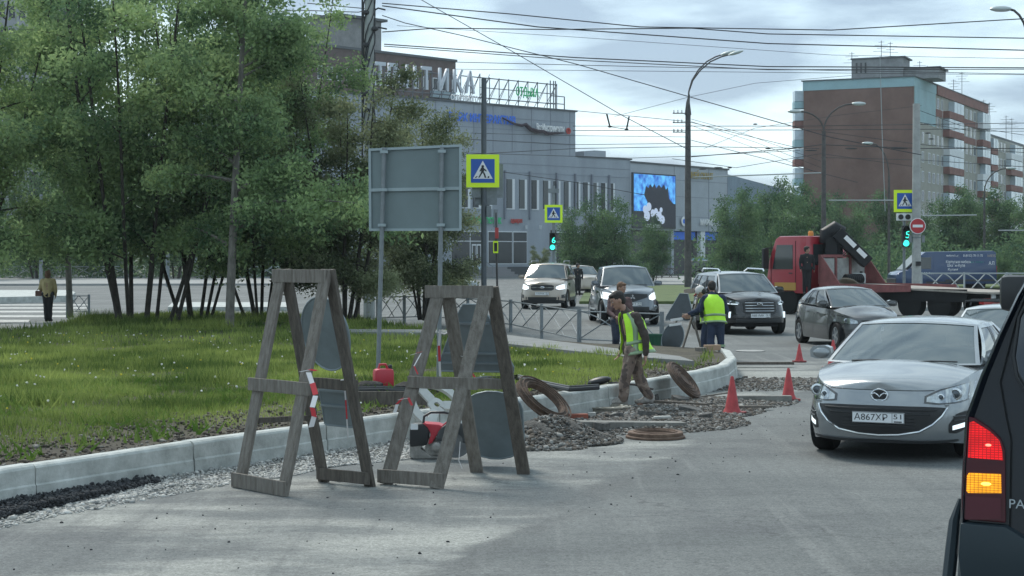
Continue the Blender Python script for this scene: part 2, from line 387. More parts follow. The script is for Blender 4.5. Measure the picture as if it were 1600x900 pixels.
# ---------------------------------------------------------------- kerb stones
kerb = bpy.data.objects.new('kerb', None); COL.objects.link(kerb); tag(kerb, 'thick new concrete kerb round the lawn', None, None, 'structure')
def kerb_stone(P, first=False):
    """swept kerb section through the points P; outer face is the road side"""
    prof = [(-.02, -.12), (-.012, .17), (0.0, .185), (0.0, .315), (.012, .335), (.035, .35), (.165, .345), (.17, -.12)]
    q = MB(); rows = []
    for i, p in enumerate(P):
        t = (P[min(i+1, len(P)-1)]-P[max(i-1, 0)]); t.z = 0; t.normalize(); n = Vector((-t.y, t.x, 0))
        rows.append([p+n*a+Vector((0, 0, z)) for a, z in prof])
    q.grid([list(r)+[r[0]] for r in rows]); k = len(q.v)
    q.f.append(tuple(range(len(prof)-1, -1, -1))); m = (len(P)-1)*(len(prof)+1); q.f.append(tuple(m+i for i in range(len(prof))))
    q.build('kerb_stone', kerbm, kerb, jit=.0025)
cuts = [0, 1, 2]                                        # joint between the first stones as in the photo
segs = []
for i in range(len(KP)-1): segs.append((KP[i], KP[i+1]))
pl = [KP[0]]
def along(P, step):
    out = [P[0]]; rest = step; 
    for a, c in zip(P[:-1], P[1:]):
        l = (c-a).length; pos = 0
        while l-pos >= rest: pos += rest; out.append(a.lerp(c, pos/l)); rest = step
        rest -= l-pos
    return out
joints = along(KP[:3], 1.35)[:]+[KP[2]]
kerb_stone([KP[0], KP[1], KP[2]+(KP[1]-KP[2]).normalized()*.006])
st = along(KP[2:9], 2.0)
for a, c in zip(st[:-1], st[1:]):
    d = (c-a).normalized(); u_ = Vector((0, 0, random.uniform(-.006, .006))); kerb_stone([a+d*.010+u_, (a+c)/2+u_, c-d*.010+u_])
kerb_stone([st[-1], KP[8]]); 
for a, c in zip(KP[8:-1], KP[9:]): kerb_stone([a, c])
# ================================================================ GRASS, STONES
def blades(x, y, z, h, wd, lean=.35):
    n = len(x); a = RNG.uniform(0, 2*PI, n); dx, dy = np.cos(a)*wd/2, np.sin(a)*wd/2; b2 = RNG.uniform(0, 2*PI, n); l = RNG.uniform(.1, lean*1.6, n)*h
    V = np.empty((n, 3, 3)); V[:, 0] = np.c_[x-dx, y-dy, z]; V[:, 1] = np.c_[x+dx, y+dy, z]; V[:, 2] = np.c_[x+np.cos(b2)*l, y+np.sin(b2)*l, z+h]
    return V.reshape(-1, 3), np.arange(n*3).reshape(-1, 3)
def scatter(n, x0, x1, y0, y1): return RNG.uniform(x0, x1, n), RNG.uniform(y0, y1, n)
gr1 = leaf_mat('grass_blades', (.075, .125, .035), (.38, .455, .13), .4)
def grass(n, x0, x1, y0, y1, h, wd, edge):
    x, y = scatter(n, x0, x1, y0, y1); k = inside(x, y); x, y = x[k], y[k]
    d = edge_dist(x, y); wv = wav(x*.8, y*.8)
    keep = (d > edge+.35*RNG.random(len(x))+.35*np.maximum(0, wv)+np.where((x < -1.2) & (y < 21), 1.0*RNG.random(len(x))**1.3, 0)) & (RNG.random(len(x)) < .55+.7*np.clip(wav(x*1.9+3, y*1.6)+.5, 0, 1)) ; x, y, wv = x[keep], y[keep], wv[keep]
    hh = h*RNG.uniform(.4, 1.3, len(x))*(1+.5*wv)*(1+.9*np.clip(wav(x*.45+2, y*.5), 0, 1)); return blades(x, y, lawn_z(x, y)-.02, hh, wd)
parts_ = [grass(260000, -13, 1, 12.5, 22, .075, .012, .30), grass(240000, -17, 2, 22, 33, .085, .018, .12), grass(200000, -22, 4.5, 26, 62, .12, .03, .1)]
off = 0; VV = []; FF = []
for v, f in parts_: VV.append(v); FF.append(f+off); off += len(v)
# tall tufts at the tree feet and along the edge
for (px, py, r, n, h) in ((150, 500, .9, 700, .35), (215, 507, 1.0, 900, .3), (345, 512, .7, 500, .3), (420, 500, .9, 600, .3), (120, 560, .4, 300, .25), (330, 600, .5, 400, .28), (60, 640, .4, 300, .22), (250, 640, .35, 250, .2), (640, 600, .5, 300, .2), (560, 575, .5, 260, .2), (860, 570, .5, 200, .18), (20, 600, .5, 300, .25)):
    c = G(px, py, HL); x = c.x+RNG.normal(0, r*.5, n); y = c.y+RNG.normal(0, r*.5, n); k = inside(x, y); x, y = x[k], y[k]
    v, f = blades(x, y, lawn_z(x, y)-.02, h*RNG.uniform(.5, 1.2, len(x)), .02, .5); VV.append(v); FF.append(f+off); off += len(v)
g = np_obj('grass', np.concatenate(VV), np.concatenate(FF), gr1); tag(g, 'uneven green grass of the lawn behind the kerb', None, None, 'stuff')
# dandelion heads, white and yellow specks
def stones(name, x, y, z, r, m, label, flat=.7, parent=None, kind='stuff'):
    n = len(x); ico = bmesh.new(); bmesh.ops.create_icosphere(ico, subdivisions=1, radius=1); base = np.array([v.co[:] for v in ico.verts]); fc = np.array([[v.index for v in f.verts] for f in ico.faces]); ico.free()
    k = len(base); V = base[None]*(1+RNG.uniform(-.28, .28, (n, k, 1)))
    sc = np.stack([r*RNG.uniform(.7, 1.35, n), r*RNG.uniform(.7, 1.2, n), r*flat*RNG.uniform(.6, 1.2, n)], 1); V = V*sc[:, None]
    a = RNG.uniform(0, 2*PI, n); b_ = RNG.uniform(-.6, .6, n); ca, sa, cb, sb = np.cos(a), np.sin(a), np.cos(b_), np.sin(b_)
    Xr = V[..., 0]*cb[:, None]+V[..., 2]*sb[:, None]; Zr = -V[..., 0]*sb[:, None]+V[..., 2]*cb[:, None]; Yr = V[..., 1]
    V = np.stack([Xr*ca[:, None]-Yr*sa[:, None]+x[:, None], Xr*sa[:, None]+Yr*ca[:, None]+y[:, None], Zr+z[:, None]], -1)
    Fc = (fc[None]+(np.arange(n)*k)[:, None, None]).reshape(-1, 3)
    o = np_obj(name, V.reshape(-1, 3), Fc, m, parent); tag(o, label, None, None, kind); return o
def isl_mat(name, cols, rough=.9):
    m = bpy.data.materials.new(name); m.use_nodes = True; n = m.node_tree; p = n.nodes['Principled BSDF']; g_ = n.nodes.new("ShaderNodeNewGeometry"); r = n.nodes.new("ShaderNodeValToRGB")
    r.color_ramp.interpolation = 'CONSTANT'
    for i, c in enumerate(cols):
        e = r.color_ramp.elements[i] if i < 2 else r.color_ramp.elements.new(i/len(cols))
        e.position = i/len(cols); e.color = (*c, 1)
    n.links.new(g_.outputs['Random Per Island'], r.inputs[0]); n.links.new(r.outputs[0], p.inputs['Base Color']); p.inputs['Roughness'].default_value = rough; return m
dx, dy = scatter(700, -16, 3, 15, 38); k = inside(dx, dy) & (edge_dist(dx, dy) > .6) & (wav(dx*.6, dy*.5) > -.1); dx, dy = dx[k], dy[k]
stones('dandelions', dx, dy, lawn_z(dx, dy)+.1, np.full(len(dx), .016), isl_mat('dandelion', [(.7, .7, .66), (.62, .5, .04), (.7, .7, .66), (.6, .62, .5)]), 'white and yellow dandelion heads dotted over the lawn', .9)
# broad leaved weeds near the kerb
gx, gy = scatter(9000, -9, 1, 13, 24); k = inside(gx, gy); gx, gy = gx[k], gy[k]; k = (wav(gx*1.3, gy*1.3) > .05) & (edge_dist(gx, gy) > .35); gx, gy = gx[k], gy[k]
v, f = blades(gx, gy, lawn_z(gx, gy), RNG.uniform(.05, .13, len(gx)), .05, 1.2)
tag(np_obj('weeds', v, f, leaf_mat('weed_leaf', (.08, .15, .03), (.24, .32, .09), .35)), 'broad leaved weeds mixed into the lawn edge', None, None, 'stuff')

# soil crumbs on the strip behind the kerb
sx, sy = scatter(60000, -9, 3.5, 12.5, 28); k = inside(sx, sy); sx, sy = sx[k], sy[k]; d = edge_dist(sx, sy); k = (d < 2.0) & (RNG.random(len(sx)) < 1-d*.45); sx, sy = sx[k], sy[k]
stones('soil_crumbs', sx, sy, lawn_z(sx, sy)+.006, np.minimum(RNG.gamma(2, .006, len(sx))+.004, .03), isl_mat('soil_crumb', [(.05, .04, .032), (.08, .065, .05), (.11, .09, .07), (.06, .05, .04), (.2, .19, .17)]), 'loose brown soil and crumbs behind the kerb', .7)

# gravel band between kerb and asphalt (from kerb line outwards)
def band(n, i0, i1, wfun):
    """random points in front of the kerb between indices, wfun(t)->(near, far) offset outward"""
    P = KP[i0:i1+1]; L = [0]
    for a, c in zip(P[:-1], P[1:]): L.append(L[-1]+(c-a).length)
    t = RNG.uniform(0, L[-1], n); X = np.interp(t, L, [p.x for p in P]); Y = np.interp(t, L, [p.y for p in P])
    dxx = np.interp(t+.05, L, [p.x for p in P])-np.interp(t-.05, L, [p.x for p in P]); dyy = np.interp(t+.05, L, [p.y for p in P])-np.interp(t-.05, L, [p.y for p in P])
    l = np.hypot(dxx, dyy)+1e-9; nx, ny = dyy/l, -dxx/l; tt = t/L[-1]; lo, hi = wfun(tt); o = lo+(hi-lo)*RNG.random(n)**.9
    return X+nx*o, Y+ny*o, o, tt
gx, gy, go, gt = band(22000, 2, 5, lambda t: (0*t, .12+.62*np.clip(t*2.4, 0, 1)+.12*np.sin(t*25)))
gravel_m = isl_mat('gravel', [(.42, .41, .39), (.30, .30, .29), (.55, .54, .51), (.22, .22, .215), (.36, .35, .32), (.48, .47, .44)])
gw = .12+.62*np.clip(gt*2.4, 0, 1)
stones('gravel', gx, gy, .004+.07*np.clip(1-go/gw, 0, 1)*RNG.random(len(gx)), np.minimum(RNG.gamma(3, .003, len(gx))+.004, .022), gravel_m, 'pale crushed stone lying along the foot of the kerb', .65)
# dark asphalt crumbs at left
gx, gy, go, gt = band(20000, 0, 3, lambda t: (0*t, .06+.26*np.clip(1.12-t, 0, 1)))
k = RNG.random(len(gx)) < np.clip((.80-gt)*6, 0, 1); gx, gy, go = gx[k], gy[k], go[k]
tar = isl_mat('tar_crumb', [(.028, .03, .034), (.045, .047, .052), (.02, .022, .025), (.035, .037, .042), (.07, .072, .075)])
stones('asphalt_crumbs', gx, gy, .01+.10*np.clip(1-go/.45, 0, 1)*RNG.random(len(gx)), np.minimum(RNG.gamma(2.0, .0042, len(gx))+.003, .026), tar, 'dark lumpy asphalt crumbs spilled against the kerb at lower left', .8)
gx, gy, go, gt = band(1500, 0, 3, lambda t: (.2+0*t, .6+0*t))
stones('gravel', gx, gy, np.full(len(gx), .004), RNG.gamma(2.5, .004, len(gx))+.004, gravel_m, 'thin scatter of grit between dark crumbs and road', .6)
# rubble: heap beside the rear barrier, low spoil round the manholes
def heap(n, cx, cy, rx, ry, h, sz, a=0):
    u = RNG.normal(0, .5, n); v_ = RNG.normal(0, .5, n); rr = u*u+v_*v_; k = rr < 1.1; u, v_, rr = u[k], v_[k], rr[k]
    return cx+(u*math.cos(a)*rx-v_*math.sin(a)*ry), cy+(u*math.sin(a)*rx+v_*math.cos(a)*ry), h*np.exp(-rr*2.2)*RNG.uniform(.2, 1, len(u)), np.minimum(RNG.gamma(2.2, sz, len(u))+.004, .05)
rub_m = isl_mat('rubble', [(.095, .082, .07), (.14, .125, .108), (.06, .056, .052), (.19, .185, .175), (.11, .09, .072), (.07, .068, .065), (.27, .265, .25)])
H_ = []
c = G(865, 690); H_.append(heap(26000, c.x, c.y, .75, .58, .30, .0042))
c = G(842, 700); H_.append(heap(3500, c.x-.1, c.y, .6, .3, .12, .005))
c = G(1000, 665); H_.append(heap(24000, c.x, c.y, 1.45, .95, .10, .0042, .5))
c = G(1040, 645); H_.append(heap(22000, c.x, c.y, 1.4, 1.0, .10, .0042, .5))
c = G(1090, 632); H_.append(heap(16000, c.x, c.y, 1.6, 1.0, .06, .005, .6))
c = G(1200, 600); H_.append(heap(8000, c.x, c.y, 2.3, 1.4, .02, .005, .2))
# larger broken pieces of asphalt and dirt clods
c = G(865, 690); H_.append(heap(160, c.x, c.y, .7, .5, .26, .011)); c = G(1010, 655); H_.append(heap(520, c.x, c.y, 1.5, .9, .06, .012, .5)); c = G(1085, 635); H_.append(heap(260, c.x, c.y, 1.1, .9, .05, .011, .6))
X = [np.concatenate([h[i] for h in H_]) for i in range(4)]
stones('rubble', X[0], X[1], X[2], X[3], rub_m, 'grey rubble and broken asphalt spoil round the opened manholes', .75)
# mound cores under the stones
for px, py, rx, ry, h in ((865, 690, .62, .45, .24), (1035, 648, .95, .5, .06)):
    c = G(px, py); q = MB(); q.grid([[Vector((c.x+rx*u, c.y+ry*v_, h*max(0, 1-u*u-v_*v_)**.8*(1+.25*math.sin(9*u+5*v_))+random.uniform(-.008, .008)-.006)) for u in np.linspace(-1.05, 1.05, 44)] for v_ in np.linspace(-1.05, 1.05, 40)]); tag(q.build('rubble', mat('spoil', (.05, .047, .044), .95, 0, 0, 14, .9, 50, c2=(.13, .125, .115)), smooth=60, jit=.005), 'packed core of the spoil heap beside the barrier' if px < 900 else 'packed spoil near the manholes', None, None, 'stuff')
# sparse debris all over the near road
lx, ly = scatter(1500, -6, 4.5, 10.5, 30); k = ~inside(lx, ly) & (edge_dist(lx, ly) < 4.5) & (RNG.random(len(lx)) < .5); lx, ly = lx[k], ly[k]
stones('grit', lx, ly, np.full(len(lx), .004), np.minimum(RNG.gamma(1.5, .003, len(lx))+.003, .014), tar, 'small dark pebbles scattered over the near road', .8)

# ================================================================ TREES
bark_d = mat('dark_bark', (.045, .04, .034), .95, 0, .4, 8, .8, 30)
bark_l = mat('grey_bark', (.15, .14, .125), .9, 0, .45, 6, .8, 25, stretch=(1, 1, .4))
def leaves(C, size, droop=.3):
    n = len(C); a = RNG.normal(0, 1, (n, 3)); a[:, 2] -= droop; a /= np.linalg.norm(a, axis=1)[:, None]
    r = RNG.normal(0, 1, (n, 3)); b_ = np.cross(a, r); b_ /= np.linalg.norm(b_, axis=1)[:, None]
    s = (size*RNG.uniform(.6, 1.3, n))[:, None]; V = np.stack([C-a*s, C+b_*s*.5, C+a*s, C-b_*s*.5], 1)
    return V.reshape(-1, 3), np.arange(n*4).reshape(-1, 4)
def make_tree(seed, H, stems, lean, clear, nleaf, lsize, spread=.34, rad=.07, nb=12, base=.35, droop=.3, clus=.22):
    """returns trunk MB and leaf arrays; stems = count, lean = how far the tops fan out, clear = bare height"""
    R = random.Random(seed); tb = MB(); cent = []; wts = []
    for k in range(stems):
        az = 2*PI*(k+R.uniform(-.3, .3))/stems; ln = lean*R.uniform(.35, 1.05); h = H*R.uniform(.78, 1.0) if k else H
        o = Vector((math.cos(az), math.sin(az), 0)); bs = o*base*R.uniform(.3, 1) if stems > 1 else Vector((0, 0, 0)); P = []; rr = []
        r0 = rad*R.uniform(.6, 1.1); ph = R.uniform(0, 6)
        for i in range(9):
            t = i/8; P.append(bs+o*(ln*t**.85)+Vector((.12*math.sin(3.3*t+ph), .12*math.cos(2.7*t+ph), h*t))*1.0 - Vector((.12*math.sin(ph), .12*math.cos(ph), 0))+Vector((0, 0, -.15 if i == 0 else 0))); rr.append(r0*(1-t)**.8+.008)
        tb.tube(P, rr, 6 if stems > 1 else 8)
        def at(t):
            f = t*8; i = min(7, int(f)); return P[i].lerp(P[i+1], f-i)
        for j in range(nb):
            t = clear/h+(1-clear/h)*((j+R.random())/nb); p = at(min(t, .99)); a2 = R.uniform(0, 2*PI); ll = H*spread*(1.1-t*.85)*R.uniform(.6, 1.1)
            d = Vector((math.cos(a2), math.sin(a2), R.uniform(.15, .95))).normalized(); d = (d+o*.3).normalized()
            pts = [p+d*ll*q+Vector((0, 0, -droop*ll*.45*q*q)) for q in (0, .33, .66, 1)]
            br = max(.007, rr[min(8, int(t*8))]*.55); tb.tube(pts, [br, br*.7, br*.45, .004], 4)
            for q in (.35, .5, .65, .8, .95):
                s0 = p+d*ll*q; a3 = R.uniform(0, 2*PI); d3 = Vector((math.cos(a3), math.sin(a3), R.uniform(-.3, .6))).normalized(); l3 = ll*.42*R.uniform(.5, 1.1)
                s0.z -= droop*ll*.45*q*q; e3 = s0+d3*l3+Vector((0, 0, -droop*l3*.5)); tb.tube([s0, e3], [.007, .003], 3, False)
                cent.append((s0, e3)); wts.append(l3)
    W = np.array(wts); W /= W.sum(); idx = RNG.choice(len(cent), nleaf, p=W); t = RNG.random(nleaf)**.8
    S0 = np.array([c[0][:] for c in cent])[idx]; E0 = np.array([c[1][:] for c in cent])[idx]
    C = S0+(E0-S0)*t[:, None]*1.1+RNG.normal(0, clus, (nleaf, 3))*np.array([1, 1, .8]); C[:, 2] -= np.abs(RNG.normal(0, .1, nleaf))
    return tb, leaves(C, lsize, droop)
lf_a = leaf_mat('leaf_green', (.10, .175, .095), (.42, .55, .25), .5)
lf_b = leaf_mat('leaf_greygreen', (.09, .12, .065), (.38, .42, .25), .45)
lf_c = leaf_mat('leaf_far', (.06, .115, .07), (.20, .30, .14), .4)
PROTO = {}
def proto(key, *a, bark=None, lm=None, **k):
    tb, (lv, lfc) = make_tree(*a, **k)
    me1 = tb.build('trunk', bark or bark_d); o2 = np_obj('crown', lv, lfc, lm or lf_a)
    PROTO[key] = (me1.data, o2.data); bpy.data.objects.remove(me1); bpy.data.objects.remove(o2)
def tree(key, name, label, loc, rz=0, sc=1, group=None, szz=None):
    t = thing(name, label, 'tree', loc, rz, group, sc)
    for nm, d in (('trunk', PROTO[key][0]), ('crown', PROTO[key][1])):
        o = bpy.data.objects.new(nm, d); COL.objects.link(o); o.parent = t
    return t
proto('clump', 11, 11.5, 11, 3.5, 1.7, 70000, .065, spread=.24, rad=.065, nb=10, base=1.1)
proto('clump2', 12, 11.0, 6, 2.7, 1.6, 56000, .065, spread=.28, rad=.065, nb=12, base=.45)
proto('single', 13, 12.0, 1, .5, 2.0, 50000, .065, spread=.34, rad=.12, nb=30, base=.2, bark=bark_l)
proto('sparse', 14, 8.3, 6, 2.0, .9, 60000, .055, spread=.30, rad=.06, nb=11, base=.3, lm=lf_b, clus=.2)
proto('bushy', 15, 8.0, 5, 1.6, .8, 15000, .10, spread=.33, rad=.07, nb=12, base=.3, lm=lf_c, clus=.3)
proto('broad', 16, 9.5, 3, 1.5, .6, 17000, .13, spread=.36, rad=.10, nb=13, base=.3, lm=lf_c, clus=.4)
GF = 'trees on the front lawn'
z0 = .3
def tp(px, py): p = G(px, py, HL); return (p.x, p.y, z0)
tree('clump', 'rowan_tree', 'many stemmed leafy tree behind the lawn, left of the pale trunk', tp(213, 503), .3, 1.0, GF)
tree('single', 'birch_tree', 'tree with one thick pale grey trunk on the lawn', tp(358, 512), 1.1, .96, GF)
tree('clump2', 'rowan_tree', 'leafy tree with a forked dark trunk just left of the pale trunk', tp(305, 497), 2.2, 1.0, GF)
tree('clump2', 'rowan_tree', 'leafy tree with leaning stems just right of the pale trunk', tp(405, 497), .4, .86, GF)
tree('clump2', 'rowan_tree', 'leafy tree at the left edge whose boughs hang over the path', tp(-85, 507), 4.0, 1.0, GF)
tree('single', 'rowan_tree', 'slim leafy tree behind the many stemmed one at left', tp(110, 488), 3.3, .9, GF)
tree('sparse', 'rowan_tree', 'sparse greyish flowering tree behind the blank road sign', tp(540, 500), .4, .87, GF)
tree('sparse', 'rowan_tree', 'thin flowering tree whose top reaches over the blank road sign', tp(662, 492), 2.4, .80, GF)
# trees across the road, left
GL = 'trees across the road at left'
for i, (px, s, sc, rz, lab) in enumerate(((-60, 19, 1.25, 1, 'dark tree across the road at the far left edge'), (60, 18, 1.35, 2, 'dark tree across the road behind the person in yellow'), (170, 17, 1.3, 3, 'dark tree across the road behind the many stemmed tree'), (275, 18, 1.3, 4, 'dark tree across the road behind the forked trunk'), (390, 17, 1.2, 5, 'dark tree across the road behind the pale trunk'), (480, 19, 1.0, 5.6, 'dark tree across the road left of the concrete pole'))):
    p = A(px, 0, s); tree(('broad', 'bushy')[i % 2], 'deciduous_tree', lab, (p.x, p.y, 0), rz, sc, GL)
# tree in front of the shopping centre
for px, py, k_, rz, sc, lab in ((905, 446, 'bushy', .5, .74, 'bushy tree before the shopping centre behind the pickup'), (955, 446, 'bushy', 2.5, .80, 'bushy tree just left of the big screen'), (1020, 441, 'bushy', 4.5, .64, 'small bushy tree under the big screen'), (843, 441, 'sparse', 4.1, .36, 'thin young tree by the left crossing sign')):
    p = G(px, py); tree(k_, 'deciduous_tree', lab, (p.x, p.y, 0), rz, sc*min(1.6, 1.0), 'trees before the shopping centre')
# belt of trees at right
i = 0
labs = ['at the left end of the belt by the lamp post', 'behind the red lorry cab', 'above the red lorry crane', 'left of the right crossing sign', 'behind the right crossing sign', 'behind the no entry sign', 'above the blue van cab', 'above the middle of the blue van', 'above the rear of the blue van', 'behind the far right lamp', 'at the far right edge', 'low beside the rear of the blue van', 'in the second row over the lorry', 'in the second row over the van', 'filling the gap left of the red lorry', 'behind the dark parked crossover']
belt = [(1150, 21, .88, .2, 'bushy'), (1212, 19.5, .88, 1.2, 'broad'), (1270, 19, .86, 2.2, 'broad'), (1325, 18, .92, 3.2, 'bushy'), (1385, 17, .84, 4.2, 'broad'), (1440, 17, .85, 5.2, 'bushy'), (1490, 18, .86, .9, 'broad'), (1530, 17.5, .92, 1.9, 'bushy'), (1575, 18, .84, 2.9, 'broad'), (1620, 19, .9, 3.9, 'bushy'), (1680, 20, .95, 4.9, 'broad'), (1568, 25, .30, 5.9, 'bushy'), (1295, 14, 1.0, .5, 'bushy'), (1510, 14, .95, 1.5, 'broad'), (1235, 22, .8, 2.5, 'bushy'), (1180, 17, .85, 3.5, 'broad')]
for (px, s, sc, rz, k_) in belt:
    p = A(px, 0, s); tree(k_, 'deciduous_tree', 'green tree '+labs[i], (p.x, p.y, 0), rz, sc, 'belt of trees at right'); i += 1
# dark undergrowth behind the belt so no gap shows the horizon
x = RNG.uniform(12, 62, 26000); y = RNG.uniform(125, 150, 26000); C = np.c_[x+(y-125)*.4, y, RNG.uniform(.0, 3.4, 26000)*(1+.25*np.sin(x*.7))]
v, f = leaves(C, .16); tag(np_obj('undergrowth', v, f, lf_c), 'dark undergrowth between the trees at right', None, None, 'stuff')
x = RNG.uniform(-75, -22, 22000); y = RNG.uniform(146, 158, 22000); C = np.c_[x, y, RNG.uniform(.1, 3.6, 22000)*(1+.2*np.sin(x*.9))]
v, f = leaves(C, .17); tag(np_obj('undergrowth', v, f, lf_c), 'dark hedge beyond the road at left', None, None, 'stuff')
# ================================================================ BUILDINGS
panel = mat('grey_cladding', (.28, .315, .36), .6, .1, .16, .35, .05, 6, stretch=(1, 1, .25))
panel2 = mat('pale_cladding', (.34, .375, .42), .6, .1, .08, .5)
dkglass = mat('dark_window_glass', (.022, .028, .035), .08, 0, 0)
frame_w = mat('white_window_frame', (.62, .65, .68), .5)
win_b = [mat('window_dark', (.02, .026, .032), .08), mat('window_blind', (.075, .085, .09), .3), mat('window_mid', (.035, .045, .055), .1), dkglass]
plinth = mat('dark_plinth', (.055, .06, .068), .7)
roofm = mat('roof_edge', (.09, .10, .11), .7)
glow_blue = mat('sign_blue', (.02, .10, .42), .5, emit=(.02, .12, .6), estr=.15)
# ---- shopping centre: plane of the long facade as s(px) affine in px
def plane(pa, sa, pb, sb):
    def f(px, py=None, z=None, push=0.0):
        s = sa+(px-pa)*(sb-sa)/(pb-pa); p = Vector(((px-800)/s, F/s, CH-(py-YH)/s if py is not None else z))
        return p+nrm*push
    s0 = sa; p0 = Vector(((pa-800)/sa, F/sa, 0)); p1 = Vector(((pb-800)/sb, F/sb, 0)); d = (p1-p0).normalized()
    nrm = Vector((d.y, -d.x, 0))
    if nrm.y > 0: nrm = -nrm
    f.d = d; f.n = nrm; return f
P1 = plane(560, 16.4, 985, 14.15)
mall = thing('shopping_centre', 'long grey clad shopping centre with narrow windows and a big roof sign', 'building', (P1(800, z=0).x, P1(800, z=0).y, 0))
def quadbox(p, q, z0, z1, depth, n, name, m, root, push=0.0):
    """wall piece from p to q in plan, standing z0..z1, going depth behind the face"""
    p = Vector((p.x, p.y, 0))+n*push; q = Vector((q.x, q.y, 0))+n*push; k = -n*depth
    b = MB(); b.add([p+Vector((0, 0, z0)), q+Vector((0, 0, z0)), q+k+Vector((0, 0, z0)), p+k+Vector((0, 0, z0)), p+Vector((0, 0, z1)), q+Vector((0, 0, z1)), q+k+Vector((0, 0, z1)), p+k+Vector((0, 0, z1))],
          [(0, 1, 5, 4), (1, 2, 6, 5), (2, 3, 7, 6), (3, 0, 4, 7), (4, 5, 6, 7), (3, 2, 1, 0)]); return b.build(name, m, root, world=True)
def zof(py, s): return CH-(py-YH)/s
zlow = 12.7; zup = 17.5
quadbox(P1(420, z=0), P1(985, z=0), 1.0, zlow, 14, P1.n, 'wall', panel, mall)
quadbox(P1(420, z=0), P1(985, z=0), 0, 1.0, 13.9, P1.n, 'plinth', plinth, mall, .02)
quadbox(P1(420, z=0), P1(899, z=0), zlow, zup, 14, P1.n, 'upper_storey', panel, mall)
quadbox(P1(418, z=0), P1(901, z=0), zup, zup+.18, 14.4, P1.n, 'roof_edge', roofm, mall, .15)
quadbox(P1(902, z=0), P1(987, z=0), zlow, zlow+.15, 14.4, P1.n, 'roof_edge', roofm, mall, .1)
# panel joints: thin proud battens
def face_box(pl, x0, x1, z0, z1, t, name, m, root, push=0.0): return quadbox(pl(x0, z=0), pl(x1, z=0), z0, z1, t, pl.n, name, m, root, push+t)
seam = mat('panel_joint', (.20, .22, .26), .7)
jb = MB()
for i in range(14):
    x = 560+i*30; 
    if x < 899: face_box(P1, x, x+.7, zlow+.1, zup-.05, .03, 'panel_joint', seam, mall)
for z in (13.9, 15.1, 16.3): face_box(P1, 422, 898, z, z+.05, .028, 'panel_joint', seam, mall)
for z in (11.6, 10.7): face_box(P1, 422, 984, z, z+.05, .028, 'panel_joint', seam, mall)
# upper row of slim windows
wx = [600, 622, 643, 665, 688, 708, 728, 745, 762, 797.5, 817, 836, 854, 870, 886, 901.5, 916, 930, 943.5, 956]
for x in wx:
    wdt = 12.5-(x-790)*.028 if x > 790 else 12.5; z0, z1 = 7.0, 10.05
    face_box(P1, x-wdt/2, x+wdt/2, z0-.1, z1, .07, 'window_frame', frame_w, mall)
    o = face_box(P1, x-wdt/2, x+wdt/2-wdt*.34, z0+.02, z1-.02, .10, 'window', random.choice(win_b), mall)
for x in (787, 826, 868, 897, 923, 950): face_box(P1, x, x+1.6, 5.9, 10.9, .25, 'downpipe', seam, mall)
# ground floor glazing
for x0, x1 in ((704, 734), (734, 757), (762, 800), (801, 823), (868, 905), (906, 940), (941, 975)):
    face_box(P1, x0, x1, 1.25, 4.65, .06, 'shop_window_frame', frame_w, mall)
    face_box(P1, x0+.8, x1-.8, 1.35, 3.55, .09, 'shop_window', dkglass, mall); face_box(P1, x0+.8, x1-.8, 3.65, 4.55, .09, 'shop_window', dkglass, mall)
for x0 in (736, 743.5): face_box(P1, x0, x0+6.4, 1.02, 3.3, .16, 'door', frame_w, mall); face_box(P1, x0+1.2, x0+5.2, 1.2, 3.15, .20, 'door_pane', dkglass, mall)
for i in range(4): face_box(P1, 724+i, 790-i, 0.0, .25*(i+1), 1.9-.45*i, 'step', mat('grey_step', (.22, .22, .23), .9), mall, .02)
hr = MB()
for x in (733, 752):
    for p_ in (0.2, 1.7):
        a_ = P1(x, z=0)+P1.n*p_; hr.tube([a_, a_+Vector((0, 0, 1.9-.5*p_))], .035, 6)
    a_ = P1(x, z=0)+P1.n*.2; c_ = P1(x, z=0)+P1.n*1.7; hr.tube([a_+Vector((0, 0, 1.8)), c_+Vector((0, 0, 1.05))], .035, 6)
hr.build('handrail', steel, mall, world=True)
for x in (712, 820, 842, 870): face_box(P1, x, x+.8, 4.9, 5.3, .3, 'wall_lamp', frame_w, mall)
# lettering on the facade
def wall_text(pl, px, z, s, size, m, nm='lettering', width=None, push=.22, root=None, label=None, depth=.03):
    c = pl(px, z=z)+pl.n*push; M = rootm(root).inverted() @ frame4(c, pl.d, (0, 0, 1)); o = text_obj(nm, s, size, m, root, M, depth, width)
    if label: o['label'] = label
    return o
green = mat('sign_green', (.02, .32, .12), .5, emit=(.02, .4, .16), estr=.1)
redl = mat('sign_red', (.45, .05, .04), .5)
gold = mat('sign_gold', (.34, .25, .07), .45)
wall_text(P1, 752, 16.0, 'ПАРК ИНТЕРАКТИВ', 1.15, glow_blue, width=9.0, root=mall, label='blue sign letters reading ПАРК ИНТЕРАКТИВ')
wall_text(P1, 858, 15.55, 'ВсеИнструменты', 1.0, white, width=4.0, root=mall, label='white sign letters reading ВсеИнструменты')
pk = MB(); pk.lathe([(0.35, 0), (.35, .05), (.22, .05), (.22, 0)], n=14); pk_o = pk.build('round_logo', redl, None)
pk_o.data.transform(rootm(mall).inverted() @ frame4(P1(886, z=15.4)+P1.n*.2, P1.d, (0, 0, 1))); pk_o.parent = mall
